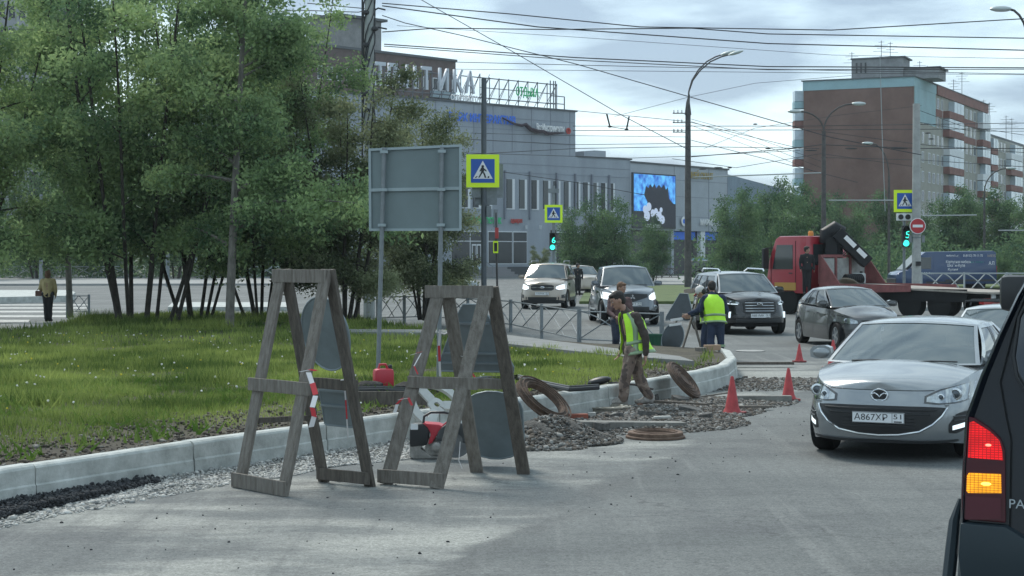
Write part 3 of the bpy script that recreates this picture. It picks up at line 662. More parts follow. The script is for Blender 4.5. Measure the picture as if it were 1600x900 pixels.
# torn dark banner along the bottom of the white lettering
tb_ = [(782, 16.25), (800, 15.75), (812, 15.6), (818, 15.75), (826, 15.3), (836, 15.1), (846, 15.15), (853, 14.95), (863, 15.05), (878, 15.15)]
q = MB(); q.tube([P1(x, z=z)+P1.n*.32 for x, z in tb_], [.05, .12, .14, .2, .2, .22, .2, .17, .12, .05], 6); q.build('torn_banner', mat('dark_cloth', (.05, .035, .045), .9), mall, world=True, jit=.04)
wall_text(P1, 753, 5.75, 'перекресток', 1.15, green, width=4.9, root=mall, label='green handwritten style shop lettering')
wall_text(P1, 805, 5.75, 'адмирал', .7, redl, width=1.6, root=mall, label='small red shop lettering')
# air handling boxes on the roof
for x0, x1, z1 in ((938, 955, .75), (955, 972, .9)): face_box(P1, x0, x1, zlow+.15, zlow+.15+z1, 1.5, 'roof_vent', panel2, mall, -4)
# ---- roof sign on its lattice (things standing on the roof move with the building: parts)
lat = mat('sign_lattice', (.12, .13, .15), .7)
signs = thing('roof_sign', 'tall white roof letters reading АТЛАНТИКА with green ОТДЫХА on a steel lattice', 'sign', (P1(740, z=0).x, P1(740, z=0).y, zup+.18))
def rp(px, z, back=.6): return P1(px, z=z)-P1.n*back
b = MB(); xs = list(range(576, 884, 15))
for k, x in enumerate(xs):
    top = 20.7 if x < 758 else 20.4
    b.tube([rp(x, zup+.1), rp(x, top)], .05, 4); b.tube([rp(x, top, .6), rp(x+3, zup+.15, 3.2)], .045, 4)
    if k < len(xs)-1: b.tube([rp(x, zup+.5), rp(x+15, top)], .04, 4)
for z in (18.25, 20.3): b.tube([rp(575, z), rp(874, z)], .055, 4)
b.tube([rp(755, 19.3), rp(874, 19.3)], .045, 4)
for x, t_ in ((866, 20.7), (871, 20.7), (874, 20.7), (888, 19.1)): b.tube([rp(x, zup+.1), rp(x, t_)], .06, 4)
b.tube([rp(866, 19.1), rp(888, 19.1)], .05, 4); b.tube([rp(866, 18.3), rp(888, 18.3)], .05, 4)
b.build('lattice', lat, signs, world=True)
for ch, px in zip('АТЛАНТИКА', (596, 611, 628, 622, 645, 669, 696, 718, 737)):
    if px in (596, 611, 628): px -= 14
    M = rootm(signs).inverted() @ frame4(rp(px, 19.5, .3), P1.d, (0, 0, 1)); text_obj('letter', ch, 3.0, mat('white_letter', (.5, .54, .6), .5), signs, M, .12, 1.25)
wall_text(P1, 728, 17.95, 'СЕМЕЙНОГО', .85, white, width=3.6, root=signs, push=-.2, label='small white letters reading СЕМЕЙНОГО')
wall_text(P1, 827, 19.15, 'ОТДЫХА', 1.25, green, width=3.2, root=signs, push=-.3, label='green letters reading ОТДЫХА')
# ---- right wing
P2 = plane(985, 14.15, 1137, 13.0)
zr = 12.4
quadbox(P2(985, z=0), P2(1137, z=0), 5.0, zr, 12, P2.n, 'wing_wall', panel2, mall, .003)
quadbox(P2(985, z=0), P2(1137, z=0), 0, 5.0, 11, P2.n, 'recessed_entrance', mat('dark_entrance', (.03, .034, .042), .25), mall, -1.2)
quadbox(P2(985, z=0), P2(1138.5, z=0), zr, zr+.2, 12.2, P2.n, 'roof_edge', roofm, mall, .12)
for x in (1053, 1077, 1107, 1136): face_box(P2, x, x+.7, 5.0, zr, .03, 'panel_joint', seam, mall)
for z in (6.6, 8.9, 10.8): face_box(P2, 1054, 1136, z, z+.05, .028, 'panel_joint', seam, mall)
face_box(P2, 1096, 1103, 0, 5, .5, 'column', frame_w, mall, -.6); face_box(P2, 1050, 1054, 0, 5, .5, 'column', panel2, mall, -.6)
face_box(P2, 1055, 1095, 4.0, 4.9, .1, 'blue_pane', glow_blue, mall, -.9); face_box(P2, 1104, 1130, 4.0, 4.9, .1, 'blue_pane', glow_blue, mall, -.9)
def screen_mat():
    m = bpy.data.materials.new('led_screen'); m.use_nodes = True; n = m.node_tree; L = n.links; p = n.nodes['Principled BSDF']
    t = n.nodes.new("ShaderNodeTexCoord"); z = n.nodes.new("ShaderNodeTexNoise"); z.inputs['Scale'].default_value = 1.3; z.inputs['Detail'].default_value = 8; L.new(t.outputs['Object'], z.inputs['Vector'])
    r = n.nodes.new("ShaderNodeValToRGB"); r.color_ramp.elements[0].position = .35; r.color_ramp.elements[0].color = (.01, .07, .35, 1); r.color_ramp.elements[1].position = .68; r.color_ramp.elements[1].color = (.10, .42, .80, 1)
    L.new(z.outputs[0], r.inputs[0]); L.new(r.outputs[0], p.inputs['Emission Color']); p.inputs['Emission Strength'].default_value = .75; p.inputs['Base Color'].default_value = (.01, .02, .05, 1); return m
scr = thing('advertising_screen', 'big blue advertising screen with dark skyline hung on the shopping centre', 'screen', (P2(1019, z=0).x, P2(1019, z=0).y, 6))
face_box(P2, 986.5, 1053, 5.2, 11.35, .25, 'frame', plinth, scr)
face_box(P2, 987.5, 1052, 7.1, 11.2, .28, 'blue_picture', screen_mat(), scr)
sil = [(1003, 8.9), (1006, 9.9), (1010, 9.7), (1012, 10.15), (1016, 9.8), (1019, 10.2), (1022, 9.7), (1026, 10.15), (1030, 9.8), (1034, 10.2), (1037, 9.6), (1040, 9.9), (1042, 8.6), (1048, 8.1), (1052, 8.0), (1052, 5.4), (1012, 5.4), (1008, 8.2)]
q = MB(); fr = [P2(x, z=z)+P2.n*.31 for x, z in sil]; bk = [p-P2.n*.02 for p in fr]; n_ = len(fr); q.add(fr+bk, [tuple(range(n_)), tuple(range(2*n_-1, n_-1, -1))]+[(i, (i+1) % n_, n_+(i+1) % n_, n_+i) for i in range(n_)]); q.build('dark_skyline', mat('screen_black', (.008, .01, .03), .4), scr, world=True)
q = MB()
for x, z, r in ((1004, 7.3, .45), (1010, 7.6, .5), (1007, 6.6, .6), (1016, 6.9, .45), (1021, 7.1, .4), (1026, 6.6, .55), (1031, 6.2, .5), (1029, 7.3, .3)):
    c_ = P2(x, z=z)+P2.n*.33; q.lathe([(r, 0), (r, .02)], c_, 9, frame4((0, 0, 0), P2.d, (0, 0, 1)).to_3x3())
q.build('pale_figures', mat('screen_pale', (.4, .45, .55), .5, emit=(.4, .47, .6), estr=.35), scr, world=True)
wall_text(P2, 1016, 5.45, 'НОВОЕ В КИНО', .55, white, width=3.0, root=scr, push=.33)
wall_text(P2, 1093, 11.45, 'ИНЕЙ СКАНТ', 1.0, gold, width=5.3, root=mall, label='gold sign letters on the right wing')
wall_text(P2, 1104, 6.0, 'МАРКЕТ', .95, white, width=3.4, root=mall, label='white letters reading МАРКЕТ')
q = MB(); q.lathe([(.55, 0), (.55, .08), (.3, .08), (.3, 0)], n=18, M=frame4((0, 0, 0), P2.d, (0, 0, 1)).to_3x3(), c=P2(1066, z=6.1)+P2.n*.2); q.build('round_logo', white, mall, world=True)
q = MB(); q.lathe([(.26, 0), (.26, .07)], n=14, M=frame4((0, 0, 0), P2.d, (0, 0, 1)).to_3x3(), c=P2(1066, z=6.1)+P2.n*.2); q.build('round_logo', glow_blue, mall, world=True)
P3 = plane(1137, 13.0, 1230, 10.5)
quadbox(P3(1137.5, z=0), P3(1230, z=0), 0, 12.0, 12, P3.n, 'rear_wing', mat('bluish_wall', (.19, .25, .32), .7, 0, .15, .4), mall, -.3)
q = MB(); q.box(P2(1045, z=1.0)+P2.n*4, (2.2, .1, 1.7), rot_z(-.35)); bd = q.build('poster_board', mat('pale_blue_poster', (.25, .42, .55), .6, 0, .4, 3), None)
tag(bd, 'pale blue poster board standing under the big screen', 'poster board')

# ---- brick and panel block behind the shopping centre
brick_d = mat('dark_brick', (.115, .085, .08), .85, 0, .15, 1.5, .2, 14)
P4 = plane(480, 13.3, 712, 12.2)
old = thing('apartment_building', 'old brown apartment block rising behind the roof letters', 'building', (P4(600, z=0).x, P4(600, z=0).y+0, 0))
ztop = zof(97, 12.2)
quadbox(P4(480, z=0), P4(712, z=0), 0, ztop, 12, P4.n, 'wall', brick_d, old)
quadbox(P4(480, z=0), P4(713, z=0), ztop, ztop+.3, 12.3, P4.n, 'roof_edge', roofm, old, .2)
face_box(P4, 530, 600, ztop+.3, ztop+4.6, .2, 'lift_tower', mat('grey_block', (.22, .22, .22), .8, 0, .2, 1), old, -5)
quadbox(P4(530, z=0), P4(600, z=0), ztop+.3, ztop+3.9, 5, P4.n, 'lift_tower', MATS['grey_block'], old, -.5); quadbox(P4(526, z=0), P4(604, z=0), ztop+3.9, ztop+4.2, 6, P4.n, 'tower_roof', roofm, old, .2)
for r_ in range(4):
    zb = ztop-3.9-r_*2.8
    for x in range(496, 708, 15):
        face_box(P4, x, x+8, zb, zb+1.6, .06, 'window_frame', frame_w, old); face_box(P4, x+.8, x+7.2, zb+.1, zb+1.5, .08, 'window', dkglass, old)
    face_box(P4, 672, 708, zb-.9, zb-.1, .5, 'balcony', mat('balcony_blue', (.25, .32, .36), .7), old)
# ---- tower hint at top left
P5 = plane(-60, 13, 118, 12.5)
tw = thing('apartment_building', 'grey apartment tower glimpsed through the leaves at top left', 'building', (P5(60, z=0).x, P5(60, z=0).y, 0))
quadbox(P5(-60, z=0), P5(118, z=0), 0, 36, 14, P5.n, 'wall', mat('tower_grey', (.30, .31, .33), .8, 0, .1, .5), tw)
for r_ in range(9):
    for x in range(-50, 112, 16): face_box(P5, x, x+9, 8+r_*2.9, 9.6+r_*2.9, .08, 'window', dkglass, tw)

# ---- nine storey block at right
apt = thing('apartment_building', 'nine storey apartment block with a blank brick end wall and glazed balconies', 'building', (A(1428, 0, 11).x, A(1428, 0, 11).y, 0))
PE = plane(1256, 10.7, 1428, 11.0); PS = plane(1428, 11.0, 1600, 8.35)
brickr = mat('red_brown_brick', (.13, .07, .055), .9, 0, 0, .25, .2, 9, c2=(.20, .12, .10))
tile = mat('beige_tile', (.30, .295, .26), .8, 0, .13, .9, .15, 8)
band_b = mat('pale_blue_band', (.27, .42, .46), .7, 0, .1, .4)
brown = mat('brown_red_panel', (.20, .085, .07), .8, 0, .2, .8)
zt = CH+280/11.0
# body: end wall + side walls
e0, e1 = PE(1256, z=0), PE(1428, z=0); s1, s2 = PS(1542, z=0), PS(1645, z=0); nE, nS = PE.n, PS.n
def poly_block(pts, z0, z1, name, m, root):
    b = MB(); b.prism([(p.x, p.y) for p in pts], z1-z0, (0, 0, z0)); return b.build(name, m, root, world=True)
poly_block([e0, e1, s1, s1+(e0-e1)], 0, zt-1.35, 'wall', tile, apt)
step = s1; poly_block([step, s2, s2+(e0-e1), step+(e0-e1)], 0, zt-5.0, 'lower_wing', tile, apt)
poly_block([step-nS*.01, s2-nS*.01+PS.d*.3, s2+(e0-e1), step+(e0-e1)], zt-5.0, zt-4.6, 'roof_edge', roofm, apt)
quadbox(e0, e1, 0, zt-1.35, .3, nE, 'brick_end_wall', brickr, apt, .12)
poly_block([e0+nE*.2-PE.d*.1, e1+nE*.2+nS*.1, s1+nS*.2, s1+(e0-e1)], zt-1.35, zt, 'parapet', band_b, apt)
poly_block([e0+nE*.4-PE.d*.3, e1+nE*.4+nS*.3, s1+nS*.4, s1+(e0-e1)], zt, zt+.15, 'roof_edge', roofm, apt)
face_box(PS, 1462, 1542, zt-1.4, zt+.02, .3, 'red_parapet', brown, apt)
face_box(PS, 1428.6, 1461, zt-6.2, zt-1.36, .1, 'blue_cladding', band_b, apt)
# bays: the pattern of the facade in px columns; floors down from the top
cols_win = [1433, 1440, 1450, 1457, 1463.5, 1470, 1502, 1508.5, 1515, 1521, 1553, 1558, 1563, 1568, 1594, 1599, 1604, 1612, 1620]
glz = mat('balcony_glass', (.42, .50, .56), .15, 0, .15, 1.2)
for fl in range(8):
    zb = zt-1.35-2.05-fl*2.82
    for x in cols_win:
        zz_ = zb-3.7 if x > 1542 else zb; wdt = 3.6-(x-1430)*.006
        if zz_ < 3: continue
        face_box(PS, x, x+wdt, zz_-.05, zz_+1.55, .05, 'window_frame', frame_w, apt); face_box(PS, x+wdt*.14, x+wdt*.88, zz_+.05, zz_+1.45, .08, 'window', random.choice(win_b), apt)
    for x0, x1 in ((1474, 1497), (1527, 1539), (1540.5, 1551), (1572, 1590)):
        zz_ = zb-3.7 if x0 > 1540 else zb
        if zz_ < 3: continue
        face_box(PS, x0, x1, zz_-1.1, zz_-.05, .95, 'balcony', brown if (fl+x0) % 3 else frame_w, apt)
        g0 = x0 if (fl+int(x0)) % 2 else x0+(x1-x0)*.35
        face_box(PS, g0, x1, zz_-.04, zz_+1.6, .92, 'balcony_glazing', glz, apt)
        for t_ in (0.33, .66): xm = g0+(x1-g0)*t_; face_box(PS, xm, xm+.4, zz_-.03, zz_+1.59, .95, 'mullion', frame_w, apt)
    if fl in (0, 1): face_box(PS, 1473 if fl else 1462, 1541, zb-1.15, zb-.12, .06, 'red_band', brown, apt)
for x in (1471.5, 1500, 1524, 1541.5, 1570, 1591.5): face_box(PS, x, x+.6, 3, (zt if x < 1542 else zt-5)-1.4, .07, 'panel_joint', mat('pale_joint', (.4, .4, .38), .8), apt)
# balconies seen edge-on at the left of the brick wall
for fl in range(6):
    z = zt-2.6-fl*2.82; c = e0-PE.d*.9-nE*1.2
    q = MB(); q.box((c.x, c.y, z-.75), (1.9, 2.0, 1.0)); q.build('balcony', brown if fl % 2 else band_b, apt, world=True)
    q = MB(); q.box((c.x, c.y, z+.55), (1.8, 1.9, 1.5)); q.build('balcony_glazing', glz, apt, world=True)
# lift houses, flues, aerials on the roof
gb = mat('roof_block', (.22, .23, .24), .85, 0, .2, 1.2, .2, 10)
def roofbox(px0, px1, z0, z1, back, dep, name='lift_house', m=gb):
    return quadbox(PE(px0, z=0), PE(px1, z=0), z0, z1, dep, nE, name, m, apt, -back)
roofbox(1324, 1404, zt+.15, zt+3.2, 3, 5); roofbox(1322, 1408, zt+3.2, zt+3.4, 2.8, 5.4, 'lift_house_roof', roofm)
roofbox(1398, 1458, zt+.15, zt+1.6, 4, 6); roofbox(1396, 1462, zt+1.6, zt+1.8, 3.8, 6.4, 'lift_house_roof', roofm)
for x in (1330, 1337, 1344): q = quadbox(PE(x, z=0), PE(x+2.5, z=0), zt+1.2, zt+2.7, .1, nE, 'vent_opening', dkglass, apt, -2.9)
face_box(PS, 1541, 1549, zt-5, zt-1.0, .6, 'flue', gb, apt, -2)
def aerial(px, s, zb, zt_, nm='tv_aerial'):
    b = MB(); p = Vector(((px-800)/s, F/s, 0)); b.tube([(p.x, p.y, zb), (p.x, p.y, zt_)], .05, 5)
    for k, l in enumerate((.5, 1.2, .8, 1.5)):
        z = zt_-.25-.45*k; b.tube([(p.x-l/2*1.6, p.y, z), (p.x+l/2*1.6, p.y, z+.05)], .03, 4)
    b.build(nm, lat, apt, world=True)
for px, s, h in ((1331, 10.6, 4.6), (1377, 10.6, 6.3), (1391, 10.5, 6.4), (1437, 10.2, 4.4), (1449, 10.1, 4.0), (1490, 9.9, 2.4), (1503, 9.7, 4.2)):
    aerial(px, s, zt, zt+h)
for px, s, h in ((1537, 9.3, 4.4), (1546, 9.2, 4.2), (1572, 8.9, 2.8), (1581, 8.8, 2.6)): aerial(px, s, zt-5, zt-5+h+1.4)
# ================================================================ POLES, LAMPS, SIGNS, FENCES, WIRES
rust = mat('rusty_iron', (.05, .036, .029), .9, .1, 0, 9, .6, 40, c2=(.145, .095, .07))
def pole(name, label, cat, px, py, r0, r1, ztop, m, group=None, lean=(0, 0), z=0):
    p = G(px, py, z); t = thing(name, label, cat, (p.x, p.y, z), 0, group)
    b = MB(); b.tube([(0, 0, -.2), (lean[0]*.5, lean[1]*.5, ztop/2), (lean[0], lean[1], ztop)], [r0, (r0+r1)/2, r1], 12); b.build('pole', m, t, smooth=True); return t
# rusty lamp post with twin arm
darkpole = mat('weathered_pole', (.085, .08, .08), .8, .2, .35, 3, .4, 25)
lamphead = mat('lamp_head', (.45, .50, .50), .35, .3)
def arm(pts, r=.055): b = MB(); b.tube(pts, r, 8); return b
s = 24.5; lp = thing('street_lamp', 'tall weathered lamp post with twin curved arms and insulator brackets beside the big screen', 'street lamp', (A(1075, 0, s).x, F/s, 0))
b = MB(); b.tube([(0, 0, -.1), (0, 0, 6), (0, 0, 11.2)], [.24, .2, .17], 12); b.build('pole', darkpole, lp, smooth=True)
b = MB(); b.tube([(0, 0, 11.1), (0, 0, 11.9), (.08, 0, 12.4)], [.22, .12, .05], 10); b.build('pole_cap', darkpole, lp)
for dx_, dy_ in ((0, 0), (.45, -.5)):
    K = [(0, 0, 11.8), (.05, 0, 12.6), (.25, 0, 13.3), (.65, 0, 13.95), (1.2, 0, 14.5), (1.75, 0, 14.8), (2.2, 0, 14.95)]
    K = [(x+dx_*(i/6)**2, y+dy_*(i/6)**2, z-.12*dx_*(i/6)) for i, (x, y, z) in enumerate(K)]
    arm(K, .045).build('arm', darkpole, lp, smooth=True); e_ = Vector(K[-1]); q = MB(); q.ball(e_+Vector((.33, 0, .1)), (.52, .16, .11), 10, 6, Matrix.Rotation(-.28, 3, 'Y')); q.build('lamp_head', lamphead, lp, smooth=True)
for z in (9.0, 9.6, 10.2):
    q = MB(); q.box((-.5, 0, z+1.0), (.95, .07, .06)); q.build('cross_arm', darkpole, lp)
    for x in (-.9, -.65, -.4): q = MB(); q.lathe([(.05, 0), (.06, .06), (.035, .09), (.05, .15), (.02, .2)], (x, 0, z+1.03), 8); q.build('insulator', white, lp)
def lamp(label, px, s, ztop, heads, m=darkpole, base=.12):
    t = thing('street_lamp', label, 'street lamp', (A(px, 0, s).x, F/s, 0), 0, 'street lamps in the distance'); b = MB(); b.tube([(0, 0, -.1), (0, 0, ztop-2)], [base, base*.7], 10); b.build('pole', m, t, smooth=True)
    for (hx, hz) in heads:
        K = [(0, 0, ztop-2)]+[(hx*(1-math.cos(a)), 0, ztop-2+(hz-ztop+2)*math.sin(a)) for a in np.linspace(.2, PI/2, 6)]
        arm(K, .05).build('arm', m, t, smooth=True); q = MB(); q.ball((hx+.3*np.sign(hx), 0, hz), (.45, .16, .12), 10, 6); q.build('lamp_head', lamphead, t, smooth=True)
    return t
s = 26; lamp('lamp post with two curved arms before the brick end wall', 1287, s, zof(205, s)+2, ((1.8, zof(162, s)), (-1.45, zof(174, s))), base=.17)
s = 21; lamp('thin lamp post with one arm left of the right crossing sign', 1389, s, zof(275, s)+2, ((-1.3, zof(224, s)),))
s = 19; lamp('curved lamp post before the far balconies at right', 1538, s, zof(300, s)+2, ((1.9, zof(263, s)),))
s = 40; lamp('dark lamp whose curved arm enters at the top right corner', 1608, s, zof(40, s)+1, ((-.8, zof(14, s)),), base=.1)
# utility pole with cables behind the trees
s = 46; up = thing('utility_pole', 'tall concrete utility pole wrapped in cables behind the sparse tree', 'pole', (A(577, 0, s).x, F/s, 0))
b = MB(); b.tube([(0, 0, -.1), (0, 0, 6), (0, 0, 12)], [.2, .175, .15], 14); b.build('pole', mat('grey_pole', (.30, .32, .31), .85, 0, .3, 5, .3, 30, stretch=(1, 1, .3)), up, smooth=True)
q = MB(); q.box((-.23, -.05, 8), (.06, .05, 7)); q.build('cable_duct', blackp, up)
q = MB()
for k in range(7):
    P = []; ph = k*1.1
    for i in range(16): z = 6.0+i*.38; a = ph+i*.55; P.append((math.cos(a)*.2, math.sin(a)*.2, z+.2*math.sin(i+k)))
    q.tube(P, .022, 5)
q.build('wrapped_cable', blackp, up)
for k in range(10): z = 6.5+k*.55; a = k*2.1; q = MB(); q.ball((.2*math.cos(a), -.15, z), (.13, .07, .09), 7, 5); q.build('cable_clamp', blackp, up)
for z, l in ((10.4, .55), (9.75, .6)): q = MB(); q.tube([(.1, 0, z), (.3, 0, z+.12), (l, 0, z+.06)], .03, 6); q.build('bracket', blackp, up)
# old timber prop by its foot
# tall plain pole carrying the near crossing sign
ylw = mat('fluorescent_yellow', (.58, .80, .02), .5, emit=(.5, .75, .02), estr=.06)
blu = mat('sign_face_blue', (.012, .09, .40), .45); bk_ = mat('sign_black', (.012, .012, .014), .5); wht = mat('sign_white', (.72, .74, .76), .45)
def ped_sign(root, c, size, rz=0, back=True):
    """square crossing sign centred at c (local), facing -Y"""
    R = rot_z(rz); M = lambda y: R @ Matrix(((1, 0, 0), (0, 0, -1), (0, 1, 0)))
    def place(b, y, name, m, par): 
        b.v = [R @ Vector(v)+Vector(c) for v in b.v]; return b.build(name, m, par)
    S_ = size/2
    b = MB(); b.box((0, .01, 0), (size, .025, size)); bd_ = place(b, 0, 'sign_board', ylw, root)
    b = MB(); b.box((0, -.008, 0), (size*.72, .01, size*.72)); place(b, 0, 'blue_face', blu, bd_)
    def flat(poly, y, t, name, m):
        b = MB(); b.prism(poly, t, (0, y, 0), Matrix(((1, 0, 0), (0, 0, -1), (0, 1, 0)))); b.v = [R @ Vector(v)+Vector(c) for v in b.v]; b.build(name, m, bd_)
    k = size
    flat([(-.30*k, -.24*k), (.30*k, -.24*k), (0, .31*k)], -.014, .004, 'white_triangle', wht)
    man = [[(-.03, .17), (.03, .17), (.04, .13), (.02, .10), (-.03, .10), (-.045, .14)], [(-.05, .10), (.03, .10), (.05, .03), (.02, -.06), (-.05, -.04)], [(-.05, -.03), (0, -.05), (-.05, -.13), (-.10, -.21), (-.14, -.20), (-.08, -.10)], [(-.01, -.04), (.05, -.05), (.08, -.12), (.11, -.21), (.06, -.21), (.03, -.12)], [(-.05, .09), (-.10, .0), (-.09, -.03), (-.06, -.01), (-.03, .05)], [(.03, .08), (.10, .03), (.12, -.01), (.10, -.02), (.03, .03)], [(-.25, -.215), (-.20, -.215), (-.15, -.16), (-.19, -.16)], [(.14, -.215), (.19, -.215), (.20, -.16), (.16, -.16)]]
    for pl_ in man: flat([(x*k, y*k) for x, y in pl_], -.0185, .004, 'walking_man', bk_)
    if back: b = MB(); b.box((0, .05, 0), (size*.9, .04, .05)); place(b, 0, 'bracket', steel, bd_)
s = 56; p1 = thing('crossing_sign', 'largest yellow edged crossing sign on a tall thin pole beside the blank board', 'road sign', (A(756, 0, s).x, F/s, 0))
b = MB(); b.tube([(0, .12, -.1), (0, .12, zof(122, s))], .075, 12); b.build('pole', mat('dark_pole', (.10, .115, .13), .6, .3, .15, 4), p1, smooth=True)
ped_sign(p1, (-.03, 0, zof(267, s)), .92, .06)
b = MB(); b.box((.06, .22, zof(308, s)), (.62, .05, .42)); b.build('back_plate', steel, p1, bevel=.01)
b = MB(); b.box((.1, .2, zof(282, s)), (.9, .03, .95), rot_z(.25)); b.build('rear_sign', steel, p1)
b = MB(); b.box((.14, .05, zof(330, s)), (.14, .14, .3)); b.build('junction_box', steel, p1, bevel=.02)
b = MB(); b.box((.33, .1, zof(341, s)), (.16, .02, .5), rot_z(.9)); b.build('back_plate', steel, p1)
b = MB(); b.box((.36, .05, zof(364, s)), (.10, .02, .30)); b.build('red_sign', mat('sign_face_red', (.42, .05, .05), .5), p1)
b = MB(); b.box((.33, .05, zof(386, s)), (.14, .02, .34)); b.build('yellow_sign', ylw, p1)
b = MB(); b.box((.33, .038, zof(386, s)), (.09, .01, .24)); b.build('dark_print', bk_, p1)
b = MB(); b.tube([(.4, .1, 0), (.33, .1, zof(332, s))], .03, 8); b.build('stay_pipe', darkpole, p1)
# traffic lights
def tl(root, c, k=1.0, digit='5'):
    b = MB(); b.box(c, (.30*k, .2*k, .9*k)); h = b.build('housing', bk_, root, bevel=.02)
    grn = mat('green_lamp', (.02, .5, .4), .4, emit=(.05, 1, .72), estr=.9)
    for i, (dz, m) in enumerate(((.30, dark), (0, dark), (-.28, grn))):
        if i == 1: continue
        b = MB(); b.lathe([(.13*k, 0), (.13*k, .02), (.1*k, .04)], (c[0], c[1]-.1*k, c[2]+dz*k), 16, Matrix(((1, 0, 0), (0, 0, -1), (0, 1, 0)))); b.build('lamp', m, h, smooth=True)
        q = MB(); pts = [(c[0]+.145*k*math.cos(a), c[1]-.1*k, c[2]+dz*k+.145*k*math.sin(a)) for a in np.linspace(0, PI, 9)]
        q.grid([[Vector(p) for p in pts], [Vector(p)+Vector((0, -.16*k, 0)) for p in pts]]); q.build('visor', bk_, h, solid=.006)
    M = frame4((c[0]+.06*k, c[1]-.13*k, c[2]+.06*k), (1, 0, 0), (0, 0, 1)); text_obj('digit', digit, .42*k, grn, h, M, .004)
s = 31; p2 = thing('crossing_sign', 'small yellow edged crossing sign on a post above a green traffic light, left', 'road sign', (A(865, 0, s).x, F/s, 0))
b = MB(); b.tube([(0, .15, -.1), (0, .15, zof(290, s))], .08, 10); b.build('pole', steel, p2, smooth=True); ped_sign(p2, (0, 0, zof(334, s)), .9)
b = MB(); b.box((0, .1, zof(298, s)), (.55, .1, .22)); b.build('back_plate', steel, p2)
b = MB(); b.box((0, .35, zof(371, s)), (.3, .3, .75)); b.build('control_box', darkpole, p2, bevel=.02)
tla = thing('traffic_light', 'green traffic light with countdown under the left small crossing sign', 'traffic light', (A(863, 0, s).x, F/s-.2, zof(388, s))); tl(tla, (0, 0, .33), 1.0, '6')
s = 37.5; p3 = thing('crossing_sign', 'yellow edged crossing sign on the right, standing before the brick end wall', 'road sign', (A(1414, 0, s).x, F/s, 0))
b = MB(); b.tube([(0, .15, -.1), (0, .15, zof(298, s))], .06, 10); b.build('pole', steel, p3, smooth=True); ped_sign(p3, (0, 0, zof(314, s)), .92)
b = MB(); b.box((0, .05, zof(339, s)), (.68, .08, .3)); pl_ = b.build('white_plate', wht, p3, bevel=.01)
for x in (-.17, .12): b = MB(); b.lathe([(.11, 0), (.11, .03)], (x, 0, zof(339, s)), 14, Matrix(((1, 0, 0), (0, 0, -1), (0, 1, 0)))); b.build('black_disc', bk_, pl_)
tlb = thing('traffic_light', 'green traffic light with countdown under the right crossing sign', 'traffic light', (A(1414, 0, s).x, F/s-.1, zof(380, s))); tl(tlb, (0, 0, .28), 1.0, '5')
# concrete post with no-entry sign
s = 38; p4 = thing('concrete_post', 'thick pale concrete post right of the right crossing sign', 'pole', (A(1437.5, 0, s).x, F/s+.6, 0))
b = MB(); b.tube([(0, 0, -.1), (0, 0, 4.5), (0, 0, zof(160, s))], [.20, .18, .15], 12); b.build('pole', concrete, p4, smooth=True)
for z in (zof(372, s), zof(366, s)): b = MB(); b.lathe([(.215, 0), (.215, .05)], (0, 0, z), 12); b.build('band', steel, p4)
b = MB(); b.box((.02, -.23, zof(412, s)), (.2, .1, .18)); b.build('small_box', bk_, p4)
for x in (-.27, .27): b = MB(); b.box((x, -.05, zof(373, s)), (.12, .08, .3)); b.build('bracket', steel, p4)
ne = thing('no_entry_sign', 'round red no entry sign fixed to the thick concrete post', 'road sign', (A(1436, 0, s).x, F/s+.25, zof(353, s)))
My = Matrix(((1, 0, 0), (0, 0, -1), (0, 1, 0)))
b = MB(); b.lathe([(.33, 0), (.33, .03)], (0, 0, 0), 28, My); b.build('white_rim', wht, ne)
b = MB(); b.lathe([(.30, 0), (.30, .01)], (0, -.031, 0), 28, My); b.build('red_face', mat('sign_deep_red', (.42, .02, .03), .4), ne)
b = MB(); b.box((0, -.045, 0), (.42, .008, .11)); b.build('white_bar', wht, ne)
# posts among the trees at left
for px, py, zt_, lab in ((64, 446, 6.5, 'pale thin post behind the person in yellow'), (262, 448, 5.0, 'pale thin post seen between the leaning trunks')):
    pole('street_post', lab, 'post', px, py, .14, .11, zt_, steel)
pole('timber_post', 'short grey timber post beside the concrete pole', 'post', 559, 496, .08, .08, 2.2, mat('grey_timber', (.16, .145, .13), .9, 0, .3, 6))

# big blank road sign seen from behind
bs = G(597, 597, HL); bsn = thing('road_sign_back', 'large blank grey back of a road sign on two thin posts', 'road sign', (bs.x, bs.y, .3)); s = F/bs.y
Rz = .16
def bl(px, py): return Vector(((px-597)/s, 0, CH-(py-YH)/s-.3))
def bl2(px, py, dy=0): v = bl(px, py); v.y = (px-600)/s*math.tan(Rz)*-1+dy; return v
grey_al = mat('dull_aluminium', (.17, .215, .225), .55, .35, .10, 1.2)
q = MB(); cs = [bl2(576, 233), bl2(722, 227.5), bl2(721, 361), bl2(577, 361)]; n_ = Vector((0, .025, 0)); q.add(cs+[c+n_ for c in cs], [(0, 1, 2, 3), (7, 6, 5, 4), (0, 1, 5, 4), (1, 2, 6, 5), (2, 3, 7, 6), (3, 0, 4, 7)]); q.build('panel', grey_al, bsn)
alu = mat('pale_aluminium', (.30, .36, .38), .5, .4, .1, 3)
def strip(a, c, w=.035, t=.03, name='frame_rail', dy=-.02, m=alu): q = MB(); a = Vector(a)+Vector((0, dy, 0)); c = Vector(c)+Vector((0, dy, 0)); q.beam(a, c, w, t, (0, 0, 1) if abs((c-a).z) < abs((c-a).x) else (1, 0, 0)); q.build(name, m, bsn)
strip(bl2(576, 234), bl2(722, 229)); strip(bl2(577, 359), bl2(721, 359)); strip(bl2(577.5, 234), bl2(578.5, 360)); strip(bl2(720, 229), bl2(720, 360)); strip(bl2(578, 297), bl2(720, 295), .045)
